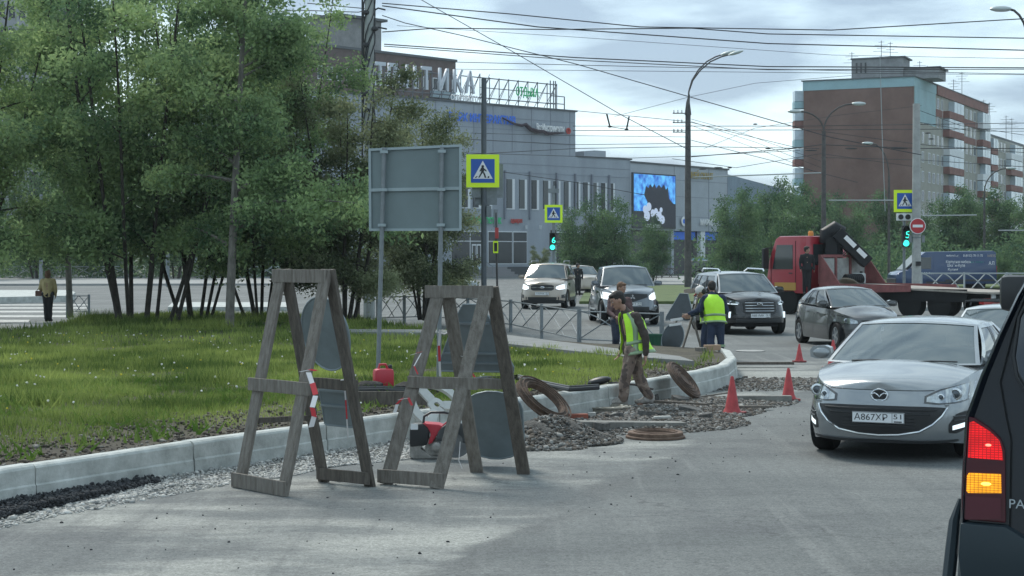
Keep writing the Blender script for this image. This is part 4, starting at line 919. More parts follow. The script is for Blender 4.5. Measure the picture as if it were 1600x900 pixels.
for (xt, xb, dy) in ((601, 590.5, -.05), (691.5, 686, -.05)):
    q = MB(); q.tube([bl2(xt, 231, dy-.03), Vector(((xb-597)/s, bl2(xb, 500).y+dy-.03, -.1))], .031, 10); q.build('post', steel, bsn, smooth=True)
    for py in (238, 297, 352): c = bl2(xt-(py-231)/365*(xt-xb), py, dy-.03); q = MB(); q.box(c, (.11, .075, .04)); q.build('clamp', alu, bsn)

# ---------------------------------------------------------------- railings
def railing(label, A0, A1, n, h=.85, m=steel, name='metal_railing', flip=False, r=.018):
    A0, A1 = Vector(A0), Vector(A1); t = thing(name, label, 'railing', tuple(A0))
    L_ = A1-A0; up = Vector((0, 0, 1))
    for i in range(n+1):
        p = L_*(i/n); q = MB(); q.box(p+up*(h+.05)/2, (.07, .07, h+.05), Matrix.Rotation(math.atan2(L_.y, L_.x), 3, 'Z')); q.build('post', m, t)
    for i in range(n):
        a, c = L_*(i/n), L_*((i+1)/n); d = c-a
        for zz_ in (h, .22): q = MB(); q.tube([a+up*zz_, c+up*zz_], r, 6); q.build('rail', m, t)
        def arc(u0, u1, b0): 
            q = MB(); q.tube([a+d*(u0+(u1-u0)*k/6)+up*(.22+(h-.22)*((k/6) if b0 else (1-(k/6)**1.6))) for k in range(7)], r*.8, 5); q.build('brace', m, t)
        arc(0, .5, True); arc(.5, 1, False); arc(.0, .62, False); arc(.40, 1, True)
    return t
railing('low steel railing along the far edge of the lawn behind the barriers', G(672, 505), G(798, 519), 2)
railing('low steel railing behind the stooping worker, nearest the lawn path', G(798, 519), G(905, 545), 2)
railing('last bay of low railing beside the green bucket', G(905, 545), G(1034, 552), 1)
railing('low steel railing seen under the sparse tree', G(590, 508), G(672, 505), 2)
whitesteel = mat('pale_painted_steel', (.30, .33, .34), .6)
railing('white railing beyond the road at far left', G(-60, 437), G(455, 437), 9, 1.15, whitesteel, r=.045)
railing('white railing in front of the blue van', G(1440, 471), G(1640, 471), 3, 1.3, whitesteel, r=.035)
railing('short post and rail by the person in yellow', G(105, 497), G(139, 497), 1, .75, steel)
railing('dark low fence before the shopping centre', G(905, 437), G(1060, 437), 6, 1.0, darkpole, r=.04)

# ---------------------------------------------------------------- wires
wirem = mat('black_wire', (.03, .034, .04), .6)
wire_n = [0]
def wire(pts, s, r, label, group=None, sag=0, cat='cable', m=wirem):
    if isinstance(s, (int, float)): s = [s]*len(pts)
    P = [A(x, y, q) for (x, y), q in zip(pts, s)]; out_ = []
    for a, c in zip(P[:-1], P[1:]):
        for k in range(6): t_ = k/6; v = a.lerp(c, t_); v.z -= sag*4*t_*(1-t_); out_.append(v)
    out_.append(P[-1]); o0 = out_[0].copy(); b = MB(); b.tube([p-o0 for p in out_], r, 4); o = b.build('overhead_wire', m); o.location = o0; tag(o, label, cat, group); return o
GW = 'overhead wires crossing the sky'
thin = .020
W = [([(597, 5), (800, 22), (1000, 42), (1300, 47), (1620, 28)], 44, .024, 'uppermost cable from the utility pole top to the right edge'),
 ([(597, 9), (840, 42), (1200, 68), (1620, 79)], 44, .026, 'second cable from the utility pole, running low to the right edge'),
 ([(597, 50), (680, 44), (860, 46), (1080, 44), (1200, 53), (1620, 60)], 44, .024, 'thick cable that starts at the second bracket of the utility pole'),
 ([(597, 24), (633, 36), (720, 55), (900, 100), (1080, 152), (1300, 215), (1440, 242)], 42, .02, 'cable slanting down from the utility pole to the trees at right'),
 ([(650, -5), (800, 80), (975, 182), (1078, 235)], 40, .018, 'thin cable slanting from the top of the photo to the tall lamp post'),
 ([(600, 69), (900, 90), (1200, 104), (1620, 106)], 36, .03, 'upper of the paired trolley cables across the middle sky'),
 ([(600, 72), (900, 94), (1200, 109), (1620, 108)], 35, .024, 'lower of the paired trolley cables across the middle sky'),
 ([(712, 97), (1000, 104), (1300, 110), (1620, 116)], 34, .018, 'thin cable just under the paired trolley cables'),
 ([(712, 108), (1000, 111), (1300, 114), (1620, 117)], 34, .014, 'lowest thin cable of the middle bundle'),
 ([(400, 20), (470, 16), (560, 19), (577, 15)], 44, .02, 'cable reaching the utility pole from the left through the leaves'),
 ([(480, 5), (577, 14)], 44, .02, 'short cable from the upper left to the utility pole'),
 ([(620, 40), (900, 58), (1300, 86), (1620, 92)], 30, .014, 'faint cable between the thick one and the paired cables'),
 ([(900, 173), (1075, 190), (1250, 232)], 27, .018, 'thin cable from the shopping centre roof to the tall lamp post'),
 ([(960, 182), (1075, 152), (1180, 130), (1330, 118)], 22, .016, 'thin cable rising to the right past the tall lamp post'),
 ([(895, 197), (1250, 197), (1620, 192)], 26, .022, 'level trolley wire crossing just under the insulators'),
 ([(895, 204), (1250, 203), (1620, 201)], 26, .022, 'level trolley wire close under the first one'),
 ([(700, 243), (900, 232), (1080, 229), (1280, 232)], 25, .022, 'level wire crossing in front of the roof of the low wing'),
 ([(700, 238), (985, 247), (1080, 244), (1250, 235)], 26, .018, 'wire sagging over the shopping centre roof edge'),
 ([(1080, 219), (1250, 262), (1340, 285)], 25, .02, 'wire falling from the tall lamp post to the trees'),
 ([(1080, 186), (1160, 208), (1283, 252)], 25, .014, 'first of the thin stay wires right of the tall lamp post'),
 ([(1080, 190), (1180, 222), (1283, 262)], 25, .014, 'second of the thin stay wires right of the tall lamp post'),
 ([(1080, 196), (1190, 235), (1283, 272)], 25, .014, 'third of the thin stay wires right of the tall lamp post'),
 ([(1080, 245), (1240, 232), (1283, 226), (1440, 232), (1620, 232)], 25, .03, 'heavy trolley wire running past the brick end wall'),
 ([(1050, 248), (1150, 262), (1283, 240), (1440, 262)], 25, .018, 'loose wire looping between the lamp posts'),
 ([(1100, 232), (1180, 200), (1310, 180), (1440, 165)], 24, .014, 'thin wire climbing over the brick end wall'),
 ([(1283, 205), (1440, 226), (1620, 240)], 25, .02, 'wire from the twin armed lamp across the apartment facade'),
 ([(1283, 246), (1440, 250), (1620, 262)], 25, .02, 'lower wire across the apartment facade'),
 ([(1430, 170), (1500, 196), (1620, 214)], 30, .014, 'thin wire from the concrete post to the right edge'),
 ([(1430, 190), (1520, 205), (1620, 205)], 30, .014, 'second thin wire from the concrete post to the right edge'),
 ([(780, 268), (900, 285), (1010, 305)], 26, .02, 'wire slanting across the shopping centre windows'),
 ([(735, 218), (900, 226), (1075, 224)], 30, .016, 'thin wire crossing the blank upper wall'),
 ([(735, 208), (900, 212), (1075, 214)], 30, .014, 'faint wire crossing the upper wall under the white lettering'),
 ([(1375, 88), (1378, 200), (1383, 330)], 25, .028, 'pale cable hanging down in front of the brick end wall')]
for i, (pts, s, r, lab) in enumerate(W): wire(pts, s, r*(.8 if i < 12 else .9), lab, GW, 0, 'cable', wirem if i < len(W)-1 else whitesteel)
for pts, lab in (([(1083, 277), (1283, 270)], 'pale insulated span wire right of the tall lamp post'), ([(1295, 313), (1396, 313)], 'pale insulated span wire left of the crossing sign'), ([(1442, 337), (1526, 336)], 'pale insulated span wire right of the concrete post'), ([(1560, 360), (1620, 360)], 'short pale span wire at the right edge')):
    wire(pts, 27, .035, lab, 'insulated span wires', 0, 'cable', whitesteel)
# trolley line hanger: two black rods joined by a wire
th = A(965, 190, 26); o = thing('line_hanger', 'two black slanting rods of a trolley line hanger against the sky', 'line hanger', tuple(th))
for (x0, y0, x1, y1) in ((948, 178, 953, 198), (983, 182, 979, 202)):
    b = MB(); b.tube([A(x0, y0, 26)-th, A(x1, y1, 26)-th], .055, 6); b.build('rod', blackp, o); b = MB(); b.ball(A(x1, y1, 26)-th, (.13, .08, .06), 8, 5); b.build('clip', blackp, o)
b = MB(); b.tube([A(953, 198, 26)-th, A(979, 202, 26)-th], .02, 4); b.build('cross_wire', blackp, o)
for px, py, lx_, fl_ in ((1098, 264, .5, 'just over the gold letters'), (1122, 262, .6, 'above the right end of the gold letters'), (1200, 232, .35, 'in the open sky left of the brick end wall'), (1267, 235, .8, 'at the left edge of the brick end wall'), (1330, 232, .8, 'over the middle of the brick end wall'), (1405, 232, 1.1, 'over the right part of the brick end wall'), (1450, 208, .4, 'before the first balconies, upper one'), (1455, 217, .4, 'before the first balconies, lower one'), (1180, 194, .3, 'highest in the sky between lamp post and brick wall'), (1140, 262, .3, 'over the rear wing roof by the tree tops')):
    c = A(px, py, 25); b = MB(); b.ball((0, 0, 0), (lx_*.5, .05, .05), 8, 5); k = b.build('line_switch', blackp); k.location = c; tag(k, 'small dark wire fitting '+fl_, 'wire fitting', 'dark fittings on the trolley wires')
# ================================================================ VEHICLES
def lerp_tab(tab, x):
    if x <= tab[0][0]: return tab[0][1]
    for (a, b), (c, d) in zip(tab[:-1], tab[1:]):
        if x <= c: t = (x-a)/(c-a+1e-9); return b+(d-b)*t
    return tab[-1][1]
def smooth_tab(tab, x):
    """Catmull-Rom through the table"""
    xs = [p[0] for p in tab]
    if x <= xs[0]: return tab[0][1]
    if x >= xs[-1]: return tab[-1][1]
    i = max(k for k in range(len(xs)-1) if xs[k] <= x); t = (x-xs[i])/(xs[i+1]-xs[i]); y1, y2 = tab[i][1], tab[i+1][1]
    def sl(k):
        if k <= 0 or k >= len(xs)-1: return 0 if k <= 0 and False else (tab[min(k+1, len(xs)-1)][1]-tab[max(k-1, 0)][1])/(xs[min(k+1, len(xs)-1)]-xs[max(k-1, 0)])
        return (tab[k+1][1]-tab[k-1][1])/(xs[k+1]-xs[k-1])
    h = xs[i+1]-xs[i]; m1, m2 = sl(i)*h, sl(i+1)*h
    return (2*t**3-3*t*t+1)*y1+(t**3-2*t*t+t)*m1+(-2*t**3+3*t*t)*y2+(t**3-t*t)*m2
def paint_m(name, c, metal=.5, rough=.32): return mat('paint_'+name, c, rough, metal, 0, coat=.7)
glass_d = glass_mat('car_glass', (.035, .045, .052), .12)
glass_w = glass_mat('windscreen_glass', (.11, .145, .16), .28)  # base colour lightened to give the look of sky haze on the glass
chrome = mat('chrome', (.62, .64, .66), .12, 1)
rimm = mat('alloy_rim', (.42, .44, .46), .3, .8)
lens = mat('lamp_lens', (.34, .37, .39), .10, .75, .35, 18, coat=1)
bezel = mat('lamp_bezel', (.03, .033, .037), .2, 0, coat=1)
lens_lit = mat('lamp_lens_lit', (.8, .82, .85), .2, 0, emit=(.9, .97, 1), estr=.45)
drl = mat('daylight_lamp', (.8, .85, .9), .2, 0, emit=(.8, .95, 1), estr=.5)
lens_in = mat('lamp_inner', (.10, .115, .13), .2, .6)
plate_w = mat('plate_white', (.72, .74, .76), .4); plate_k = mat('plate_black', (.02, .02, .025), .5)
interior = mat('car_interior', (.018, .019, .022), .85); seat_m = mat('seat_cloth', (.055, .058, .064), .9)
MXZ = Matrix(((1, 0, 0), (0, 0, -1), (0, 1, 0)))
def wheel(root, x, y, r, w=.21, spokes=5, side=1, m=None):
    t = bpy.data.objects.new('wheel', None); COL.objects.link(t); t.parent = root; t.empty_display_size = .1
    M = Matrix(((0, 0, side), (1, 0, 0), (0, 1, 0)))        # lathe axis along x
    b = MB(); b.lathe([(r*.66, -w/2), (r*.93, -w/2), (r, -w*.34), (r, w*.34), (r*.93, w/2), (r*.66, w/2), (r*.64, w*.3), (r*.64, -w/2)], (x, y, r), 26, M); b.build('tyre', dark, t, smooth=True)
    b = MB(); b.lathe([(r*.65, w*.30), (r*.67, w*.48), (r*.60, w*.49), (r*.58, w*.28)], (x, y, r), 24, M)
    b.lathe([(.055, w*.2), (.055, w*.44), (.03, w*.47)], (x, y, r), 12, M)
    for k in range(spokes):
        a = 2*PI*k/spokes; d = Vector((0, math.cos(a), math.sin(a))); c = Vector((x, y, r)); ox = Vector((side*w*.42, 0, 0))
        b.beam(c+ox+d*.03, c+ox*.98+d*r*.62, r*.17, .025, Vector((0, -math.sin(a), math.cos(a))))
    b.build('rim', m or rimm, t, smooth=True)
    b = MB(); b.lathe([(r*.62, 0), (r*.62, w*.12)], (x, y, r), 20, M); b.build('brake_disc', interior, t)
class Body:
    def __init__(s, c):
        s.c = c; s.L = c['L']; s.W = c['W']; s.nf = c.get('nf', 3.4); s.nr = c.get('nr', 4.0)
    def Lf(s, z): return s.L/2-lerp_tab(s.c['front'], z)
    def Lr(s, z): return s.L/2-lerp_tab(s.c['rear'], z)
    def Wz(s, z): return s.W/2-lerp_tab(s.c['side'], z)
    def front(s, x, z, o=0): W = s.Wz(z); u = min(.999, abs(x)/W); return Vector((x, -(s.Lf(z)*(1-u**s.nf)**(1/s.nf))-o, z))
    def rear(s, x, z, o=0): W = s.Wz(z); u = min(.999, abs(x)/W); return Vector((x, (s.Lr(z)*(1-u**s.nr)**(1/s.nr))+o, z))
    def side(s, y, z, sd, o=0):
        Lh, n = (s.Lf(z), s.nf) if y < 0 else (s.Lr(z), s.nr); u = min(.999, abs(y)/Lh); return Vector((sd*(s.Wz(z)*(1-u**n)**(1/n)+o), y, z))
    def zbot(s, y, xr):
        z = s.c.get('sill', .2)+max(0, (abs(y)-s.L*.38))*.12
        if xr > .72:
            for ya in (s.c['yf'], s.c['yr']):
                ra = s.c['r']+.055; d = abs(y-ya)
                if d < ra: z = max(z, s.c['r']*.98+math.sqrt(ra*ra-d*d))
        return z
    def patch(s, st, off=.008, back=.03, cols=12, rows=5, face='front', name='grille', m=None, root=None):
        """st = [(x, zlo, zhi)...] projected on the body skin, solid"""
        xs = [q[0] for q in st]; lo = [(q[0], q[1]) for q in st]; hi = [(q[0], q[2]) for q in st]; P = []; Q = []
        fn = getattr(s, face) if face in ('front', 'rear') else None
        for i in range(rows+1):
            r1 = []; r2 = []
            for j in range(cols+1):
                x = xs[0]+(xs[-1]-xs[0])*j/cols; a, b = lerp_tab(lo, x), lerp_tab(hi, x); z = a+(b-a)*i/rows
                if fn: r1.append(fn(x, z, off)); r2.append(fn(x, z, -back))
                else: sd = 1 if face == 'left' else -1; r1.append(s.side(x, z, sd, off)); r2.append(s.side(x, z, sd, -back))
            P.append(r1); Q.append(r2)
        b = MB(); b.grid(P); b.grid(Q); k = (rows+1)*(cols+1); idx = lambda i, j: i*(cols+1)+j
        rim = [idx(0, j) for j in range(cols)]+[idx(i, cols) for i in range(rows)]+[idx(rows, j) for j in range(cols, 0, -1)]+[idx(i, 0) for i in range(rows, 0, -1)]
        for a, c in zip(rim, rim[1:]+rim[:1]): b.f.append((a, c, c+k, a+k))
        return b.build(name, m, root, smooth=30)
def car(c, label, cat, loc, rz, paint, scale=1, group=None, name='parked_car'):
    root = thing(name, label, cat, loc, rz, group, scale); B = Body(c); L, W, H = c['L'], c['W'], c['H']
    # ---- ring in plan
    ring = []; n1 = 70
    N = 260; pts = []
    for k in range(2000):
        a = 2*PI*k/2000; cs, sn = math.cos(a), math.sin(a); n = B.nf if sn < 0 else B.nr
        pts.append((math.copysign(abs(cs)**(2/n), cs), math.copysign(abs(sn)**(2/n), sn)))
    acc = [0]
    for p, q in zip(pts, pts[1:]+pts[:1]): acc.append(acc[-1]+math.hypot((p[0]-q[0])*W/2, (p[1]-q[1])*L/2))
    tot = acc[-1]; j = 0
    for k in range(N):
        t = tot*k/N
        while acc[j+1] < t: j += 1
        ring.append(pts[j % 2000])
    def P(u, z):
        x, y = u; return Vector((x*B.Wz(z), y*(B.Lf(z) if y < 0 else B.Lr(z)), z))
    rows = []; NL = 11
    zsh = c['shoulder']; zc = c['centre']
    bot = []; top = []
    for u in ring:
        y = u[1]*L/2; zb = B.zbot(y, abs(u[0])); zt = smooth_tab(zsh, y); bot.append(zb); top.append(max(zt, zb+.02))
    for i in range(NL+1): rows.append([P(u, bot[k]+(top[k]-bot[k])*i/NL) for k, u in enumerate(ring)])
    b = MB(); b.grid(rows, closed=True)
    # rounded shoulder and top
    cap = []
    for tt in (1.0, .965, .90, .78, .6, .4, .2, 0.0):
        r = []
        for k, u in enumerate(ring):
            p = rows[-1][k]; y = p.y; zce = max(top[k], smooth_tab(zc, y)); z = top[k]+(zce-top[k])*(1-tt**c.get('crown', 2.2)); r.append(Vector((p.x*tt, y, z)))
        cap.append(r)
    b.grid(cap, closed=True)
    # turned-in lip under the arches so the panels have thickness
    lip = [[p*1.0 for p in rows[0]], [Vector((p.x*(.88 if abs(ring[k][0]) > .72 else .97), p.y*.985, p.z)) for k, p in enumerate(rows[0])]]
    b.grid(lip, closed=True)
    body = b.build('body', paint, root, smooth=38)
    # underbody and wheel housings
    q = MB(); q.box((0, 0, .36), (W*.62, L*.86, .30)); zmid = min(smooth_tab(zsh, 0)-.1, .8); q.box((0, (c['yf']+c['yr'])/2, (.36+zmid)/2+.08), (W*.78, L*.40, zmid-.3))
    q.box((0, c['yf'], .62), (W*.70, 1.0, .14)); q.box((0, c['yr'], .62), (W*.70, 1.0, .14)); q.build('underbody', interior, root)
    if c.get('cladding'):
        for sd, f in ((1, 'left'), (-1, 'right')):
            B.patch([(c['yf']+c['r']+.08, c['sill'], c['sill']+.13), (c['yr']-c['r']-.08, c['sill'], c['sill']+.13)], .012, .02, 10, 2, f, 'sill_trim', blackp, root)
    # ---- cabin
    g = c['cab']; yA, yC, ytA, ytC = g['yA'], g['yC'], g['yTA'], g['yTC']; wA, wC, tA, tC = g['wA'], g['wC'], g['tA'], g['tC']; zA, zC, zT = g['zA'], g['zC'], H-.075
    bf, br, tf, tr = g.get('bf', .24), g.get('br', .15), g.get('tf', .12), g.get('tr', .08)
    def scr(u, v): bow = bf+(tf-bf)*v; w_ = wA+(tA-wA)*v; return Vector((u*w_, yA+(ytA-yA)*v-bow*(1-u*u)-.03*math.sin(PI*v), zA+(zT-zA)*v+.035*v*(1-u*u)))
    def rearw(u, v): bow = br+(tr-br)*v; w_ = wC+(tC-wC)*v; return Vector((u*w_, yC+(ytC-yC)*v+bow*(1-u*u)+.02*math.sin(PI*v), zC+(zT-zC)*v+.03*v*(1-u*u)))
    def sidew(u, v, sd):
        y = (yA+(yC-yA)*u)*(1-v)+(ytA+(ytC-ytA)*u)*v; wb = wA+(wC-wA)*u+.03*math.sin(PI*u); wt = tA+(tC-tA)*u+.035*math.sin(PI*u); zb = zA+(zC-zA)*u
        return Vector((sd*(wb+(wt-wb)*v+.03*math.sin(PI*v)), y, zb+(zT-zb)*v))
    def roof(u, v):  # u across, v along
        w_ = tA+(tC-tA)*v+.035*math.sin(PI*v); y = ytA+(ytC-ytA)*v+(-tf*(1-u*u))*(1-v)+tr*(1-u*u)*v; return Vector((u*w_, y, zT+.035*(1-u*u)+(H-zT-.035)*math.sin(PI*min(1, max(0, v)))**.5*(1-abs(u)**3.0)))
    def reg(fn, u0, u1, v0, v1, nu=8, nv=6): return [[fn(u0+(u1-u0)*a/nu, v0+(v1-v0)*e/nv) for a in range(nu+1)] for e in range(nv+1)]
    fb = MB(); fb.grid(reg(roof, -1, 1, 0, 1, 16, 12))
    # windscreen surround
    vb, vt, ue = .04, .955, .945
    fb.grid(reg(scr, -1, -ue, 0, 1, 2)); fb.grid(reg(scr, ue, 1, 0, 1, 2)); fb.grid(reg(scr, -ue, ue, vt, 1, 12, 2)); fb.grid(reg(scr, -ue, ue, 0, vb, 12, 1))
    fb.grid(reg(rearw, -1, -.86, 0, 1, 2)); fb.grid(reg(rearw, .86, 1, 0, 1, 2)); fb.grid(reg(rearw, -.86, .86, .93, 1, 12, 2)); fb.grid(reg(rearw, -.86, .86, 0, .06, 12, 1))
    def glassp(nm, fn, u0, u1, v0, v1, m, nu=10, inset=.992):
        q = MB(); q.grid(reg(fn, u0, u1, v0, v1, nu, 6)); cen = Vector((0, (ytA+ytC)/2, .8))
        q.v = [cen+(v-cen)*inset for v in q.v]; q.build(nm, m, root, smooth=60)
    glassp('windscreen', scr, -ue-.01, ue+.01, vb-.01, vt+.01, glass_w, 14)
    glassp('rear_window', rearw, -.87, .87, .05, .94, glass_d, 12)
    wins = g['wins']; sv = .90
    for sd in (1, -1):
        fs = lambda u, v, sd=sd: sidew(u, v, sd); ed = [0]+[e for w_ in wins for e in w_]+[1]
        for a, e in zip(ed[0::2], ed[1::2]): fb.grid(reg(fs, a, e, 0, sv, 2))
        fb.grid(reg(fs, 0, 1, sv, 1, 14, 2))
        for a, e in wins:
            fb.grid(reg(fs, a, e, 0, .05, 4, 1)); glassp('side_window', fs, a-.01, e+.01, .03, sv+.01, glass_d, 6, .99)
    if c.get('pillars_black'): pass
    fb.build('roof', c.get('roof_m') or paint, root, smooth=38)
    for a, e in ((0, 0),):
        for sd in (1, -1):
            for (q0, q1) in zip(wins[:-1], wins[1:]):
                q = MB(); um = (q0[1]+q1[0])/2; q.grid([[sidew(um-.012, v, sd)+Vector((sd*.004, 0, 0)), sidew(um+.012, v, sd)+Vector((sd*.004, 0, 0))] for v in (0.03, .3, .6, .9)]); q.build('door_pillar', blackp, root)
    # seats, dashboard, wheel
    q = MB(); yF = (yA+ytA)/2+.75; q.box((0, yA+.10, zA-.10), (W*.74, .45, .14)); q.build('dashboard', interior, root, bevel=.03)
    for x in (-.36, .36):
        q = MB(); q.box((x, yF, zA-.18), (.48, .16, .62), Matrix.Rotation(-.25, 3, 'X')); q.box((x, yF+.12, zA+.20), (.26, .1, .18)); q.build('front_seat', seat_m, root, bevel=.04)
    q = MB(); q.box((0, min(yF+1.0, yC-.3), zA-.12), (W*.66, .16, .5)); q.build('rear_seat', seat_m, root, bevel=.04)
    q = MB(); ns = []; 
    for k in range(17): a = 2*PI*k/16; ns.append((.36+.17*math.cos(a), yA+.42+.05*math.sin(a), zA-.02+.15*math.sin(a)))
    q.tube(ns, .014, 5); q.build('steering_wheel', interior, root)
    # wipers
    for x0, x1 in ((-.50, .02), (.10, .60)):
        q = MB(); a = scr(x0/wA, .03)+Vector((0, -.02, .015)); e = scr(x1/wA, .06)+Vector((0, -.02, .01)); q.tube([a, (a+e)/2+Vector((0, -.01, .01)), e], .009, 5); q.build('wiper', blackp, root)
    # wheels
    for x, y, sd in ((W/2-.165, c['yf'], 1), (-W/2+.165, c['yf'], -1), (W/2-.145, c['yr'], 1), (-W/2+.145, c['yr'], -1)): wheel(root, x, y, c['r'], .215, c.get('spokes', 5), sd)
    # mirrors
    for sd in (1, -1):
        p = sidew(.10, .06, sd); q = MB(); q.prism([(-.12, -.045), (-.10, .06), (-.04, .085), (.09, .075), (.125, .03), (.12, -.05), (.05, -.07), (-.08, -.065)] if sd > 0 else [(.12, -.045), (.10, .06), (.04, .085), (-.09, .075), (-.125, .03), (-.12, -.05), (-.05, -.07), (.08, -.065)], .13, p+Vector((sd*.12, .055, .05)), MXZ); q2_ = q; q.ball(p+Vector((sd*.12, -.07, .05)), (.10, .035, .062), 12, 8); q.tube([p+Vector((-sd*.06, 0, -.02)), p+Vector((sd*.1, 0, .02))], .03, 6)
        mr = q.build('mirror', c.get('mirror_m') or paint, root, smooth=True)
        q = MB(); q.box(p+Vector((sd*.12, .06, .05)), (.19, .012, .11)); q.build('mirror_glass', chrome, mr)
    # door seams and handles
    seamb = mat('door_gap', (.01, .011, .012), .8)
    for sd in (1, -1):
        for u in [0.03]+[(w0[1]+w1[0])/2 for w0, w1 in zip(wins[:-1], wins[1:])]+([.93] if not c.get('pickup') else []):
            y0 = yA+(yC-yA)*u; q = MB(); zhi = smooth_tab(zsh, y0)-.03; zlo = c.get('sill', .2)+.12
            if abs(y0-c['yr']) < c['r']+.1: zlo = c['r']*2+.13
            if abs(y0-c['yf']) < c['r']+.1: zlo = c['r']*2+.13
            q.grid([[B.side(y0-.005, zlo+(zhi-zlo)*k/6, sd, .0025), B.side(y0+.005, zlo+(zhi-zlo)*k/6, sd, .0025)] for k in range(7)]); q.build('door_gap', seamb, root)
        for w_ in wins[:2]:
            y0 = yA+(yC-yA)*(w_[1]-.06); z0 = smooth_tab(zsh, y0)-.13; q = MB(); q.box(B.side(y0, z0, sd, .02), (.03, .17, .03)); q.build('door_handle', paint, root, bevel=.008)
    c['B'] = B
    if c.get('zs'): root.scale = (scale, scale, scale*c['zs'])
    return root, B
def num_plate(root, B, z, text, region, width=.52, x=0, face='front', size=.085, tilt=0):
    p = (B.front if face == 'front' else B.rear)(x, z, .018); s_ = -1 if face == 'front' else 1
    q = MB(); q.box(p, (width, .012, .112)); pl_ = q.build('number_plate', plate_w, root)
    pos = p+Vector((0, s_*.0075, 0)); M = frame4(pos+Vector((-.07, 0, 0)), (1, 0, 0), (0, 0, 1)); text_obj('plate_text', text, size, plate_k, pl_, M, .001, width*.64)
    M = frame4(pos+Vector((width*.385, 0, .012)), (1, 0, 0), (0, 0, 1)); text_obj('plate_region', region, size*.75, plate_k, pl_, M, .001, width*.15)
    q = MB(); q.box(pos+Vector((width*.27, 0, 0)), (.004, .002, .1)); q.box(pos+Vector((width*.38, 0, -.038)), (width*.15, .002, .012))
    for zz_ in (-.052, .052): q.box(pos+Vector((0, 0, zz_)), (width, .002, .004))
    for xx in (-.5, .5): q.box(pos+Vector((xx*(width-.004), 0, 0)), (.004, .002, .104))
    q.build('plate_rim', plate_k, pl_)
# ---- generic tables
def gen(L=4.4, W=1.75, H=1.46, hood=.78, cowl=1.0, belt=.93, tail=1.0, kind='sedan', r=.315, sill=.19, **k):
    yf, yr = -L/2+.88*L/4.5, L/2-.93*L/4.5
    yA = -L/2+k.pop('hoodlen', 1.12)
    front = [(0, .12), (.2, .05), (.35, .0), (.5, .0), (.62, .03), (hood, .14), (hood+.1, .30), (2, .5)]
    rear = [(0, .14), (.25, .04), (.45, 0), (.7, .02), (tail, .10), (2, .3)]
    side = [(0, .06), (.2, .025), (.35, .0), (.55, .0), (.72, .02), (.9, .05), (1.1, .10), (2, .3)]
    sh = [(-L/2, hood-.10), (-L/2+.25, hood-.03), (-L/2+.7, hood+.06), (yA, belt-.03), (0, belt), (L/2-.8, belt+.04), (L/2-.1, tail-.03), (L/2, tail-.06)]
    ce = [(-L/2, hood-.08), (-L/2+.15, hood+.01), (-L/2+.5, hood+.09), (yA-.12, cowl), (0, cowl), (L/2-.8, tail+.03), (L/2-.2, tail), (L/2, tail-.05)]
    wb = W/2-.07
    if kind == 'sedan': cab = dict(yA=yA+.1, yC=L/2-.62, yTA=yA+.98, yTC=L/2-1.32, zC=tail-.02, wins=[(.09, .40), (.43, .68), (.70, .80)])
    elif kind == 'suv': cab = dict(yA=yA+.1, yC=L/2-.10, yTA=yA+.82, yTC=L/2-.42, zC=belt+.06, wins=[(.08, .38), (.41, .68), (.71, .93)])
    elif kind == 'pickup': cab = dict(yA=yA+.1, yC=L/2-1.55, yTA=yA+.85, yTC=L/2-1.75, zC=belt+.02, wins=[(.08, .50), (.54, .92)])
    cab.update(wA=wb-.02, wC=wb-.05, tA=W/2-.26, tC=W/2-.28, zA=cowl-.05)
    d = dict(L=L, W=W, H=H, front=front, rear=rear, side=side, shoulder=sh, centre=ce, cab=cab, yf=yf, yr=yr, r=r, sill=sill); d.update(k); return d
def head_pair(B, root, st, m=lens, inner=None, name='headlight', off=.01):
    for sd in (1, -1):
        xm = (st[0][0]+st[-1][0])/2; B.patch(sorted([(sd*(x+(.016 if x > xm else -.022)), a-.014, b+.012) for x, a, b in st]), off-.004, .03, 10, 4, 'front', 'lamp_bezel', bezel, root); s2 = sorted([(sd*x, a, b) for x, a, b in st]); o = B.patch(s2, off, .04, 10, 4, 'front', name, m, root)
        if inner:
            for (x, z, r) in inner: p = B.front(sd*x, z, off+.004); q = MB(); q.lathe([(r, 0), (r, .006), (r*.72, .012), (r*.72, .002)], p, 16, MXZ); q.build('lamp_ring', chrome, o); q = MB(); q.lathe([(r*.68, 0), (r*.5, .012), (.002, .016)], p, 14, MXZ); q.build('lamp_bulb', lens_in if m is lens else lens_lit, o, smooth=True)
def fpos(px, s, rzd, L, sc=1):
    a = -math.radians(rzd); return ((px-800)/s+L*sc/2*math.sin(a), F/s+L*sc/2*math.cos(a), 0)
# ---- 1. silver saloon facing the camera (largest)
silver = mat('paint_silver', (.285, .305, .32), .26, .55, .07, 2.2, coat=.7)
P = G(1398, 692); spec = gen(4.52, 1.80, 1.45, hood=.85, cowl=1.02, belt=.95, tail=1.04, sill=.17, r=.32, hoodlen=1.08, nf=4.0)
spec['zs'] = .95
spec['cab'].update(yTA=spec['cab']['yTA']+.02, bf=.30)
m1, B = car(spec, 'large silver saloon facing the camera, number plate А867ХР 51', 'car', fpos(1374, 153, -24.5, 4.52), math.radians(-24.5), silver, 1.02, name='silver_saloon')
def _up(B, dz=.045):
    f0 = B.front
    B.front = lambda x, z, o=0: f0(x, z+dz, o)
    return f0
_f0 = _up(B)
head_pair(B, m1, [(.46, .60, .645), (.58, .585, .71), (.72, .59, .755), (.86, .64, .785)], lens, [(.70, .67, .066), (.585, .645, .035)])
intake = mat('grille_black', (.012, .013, .015), .5)
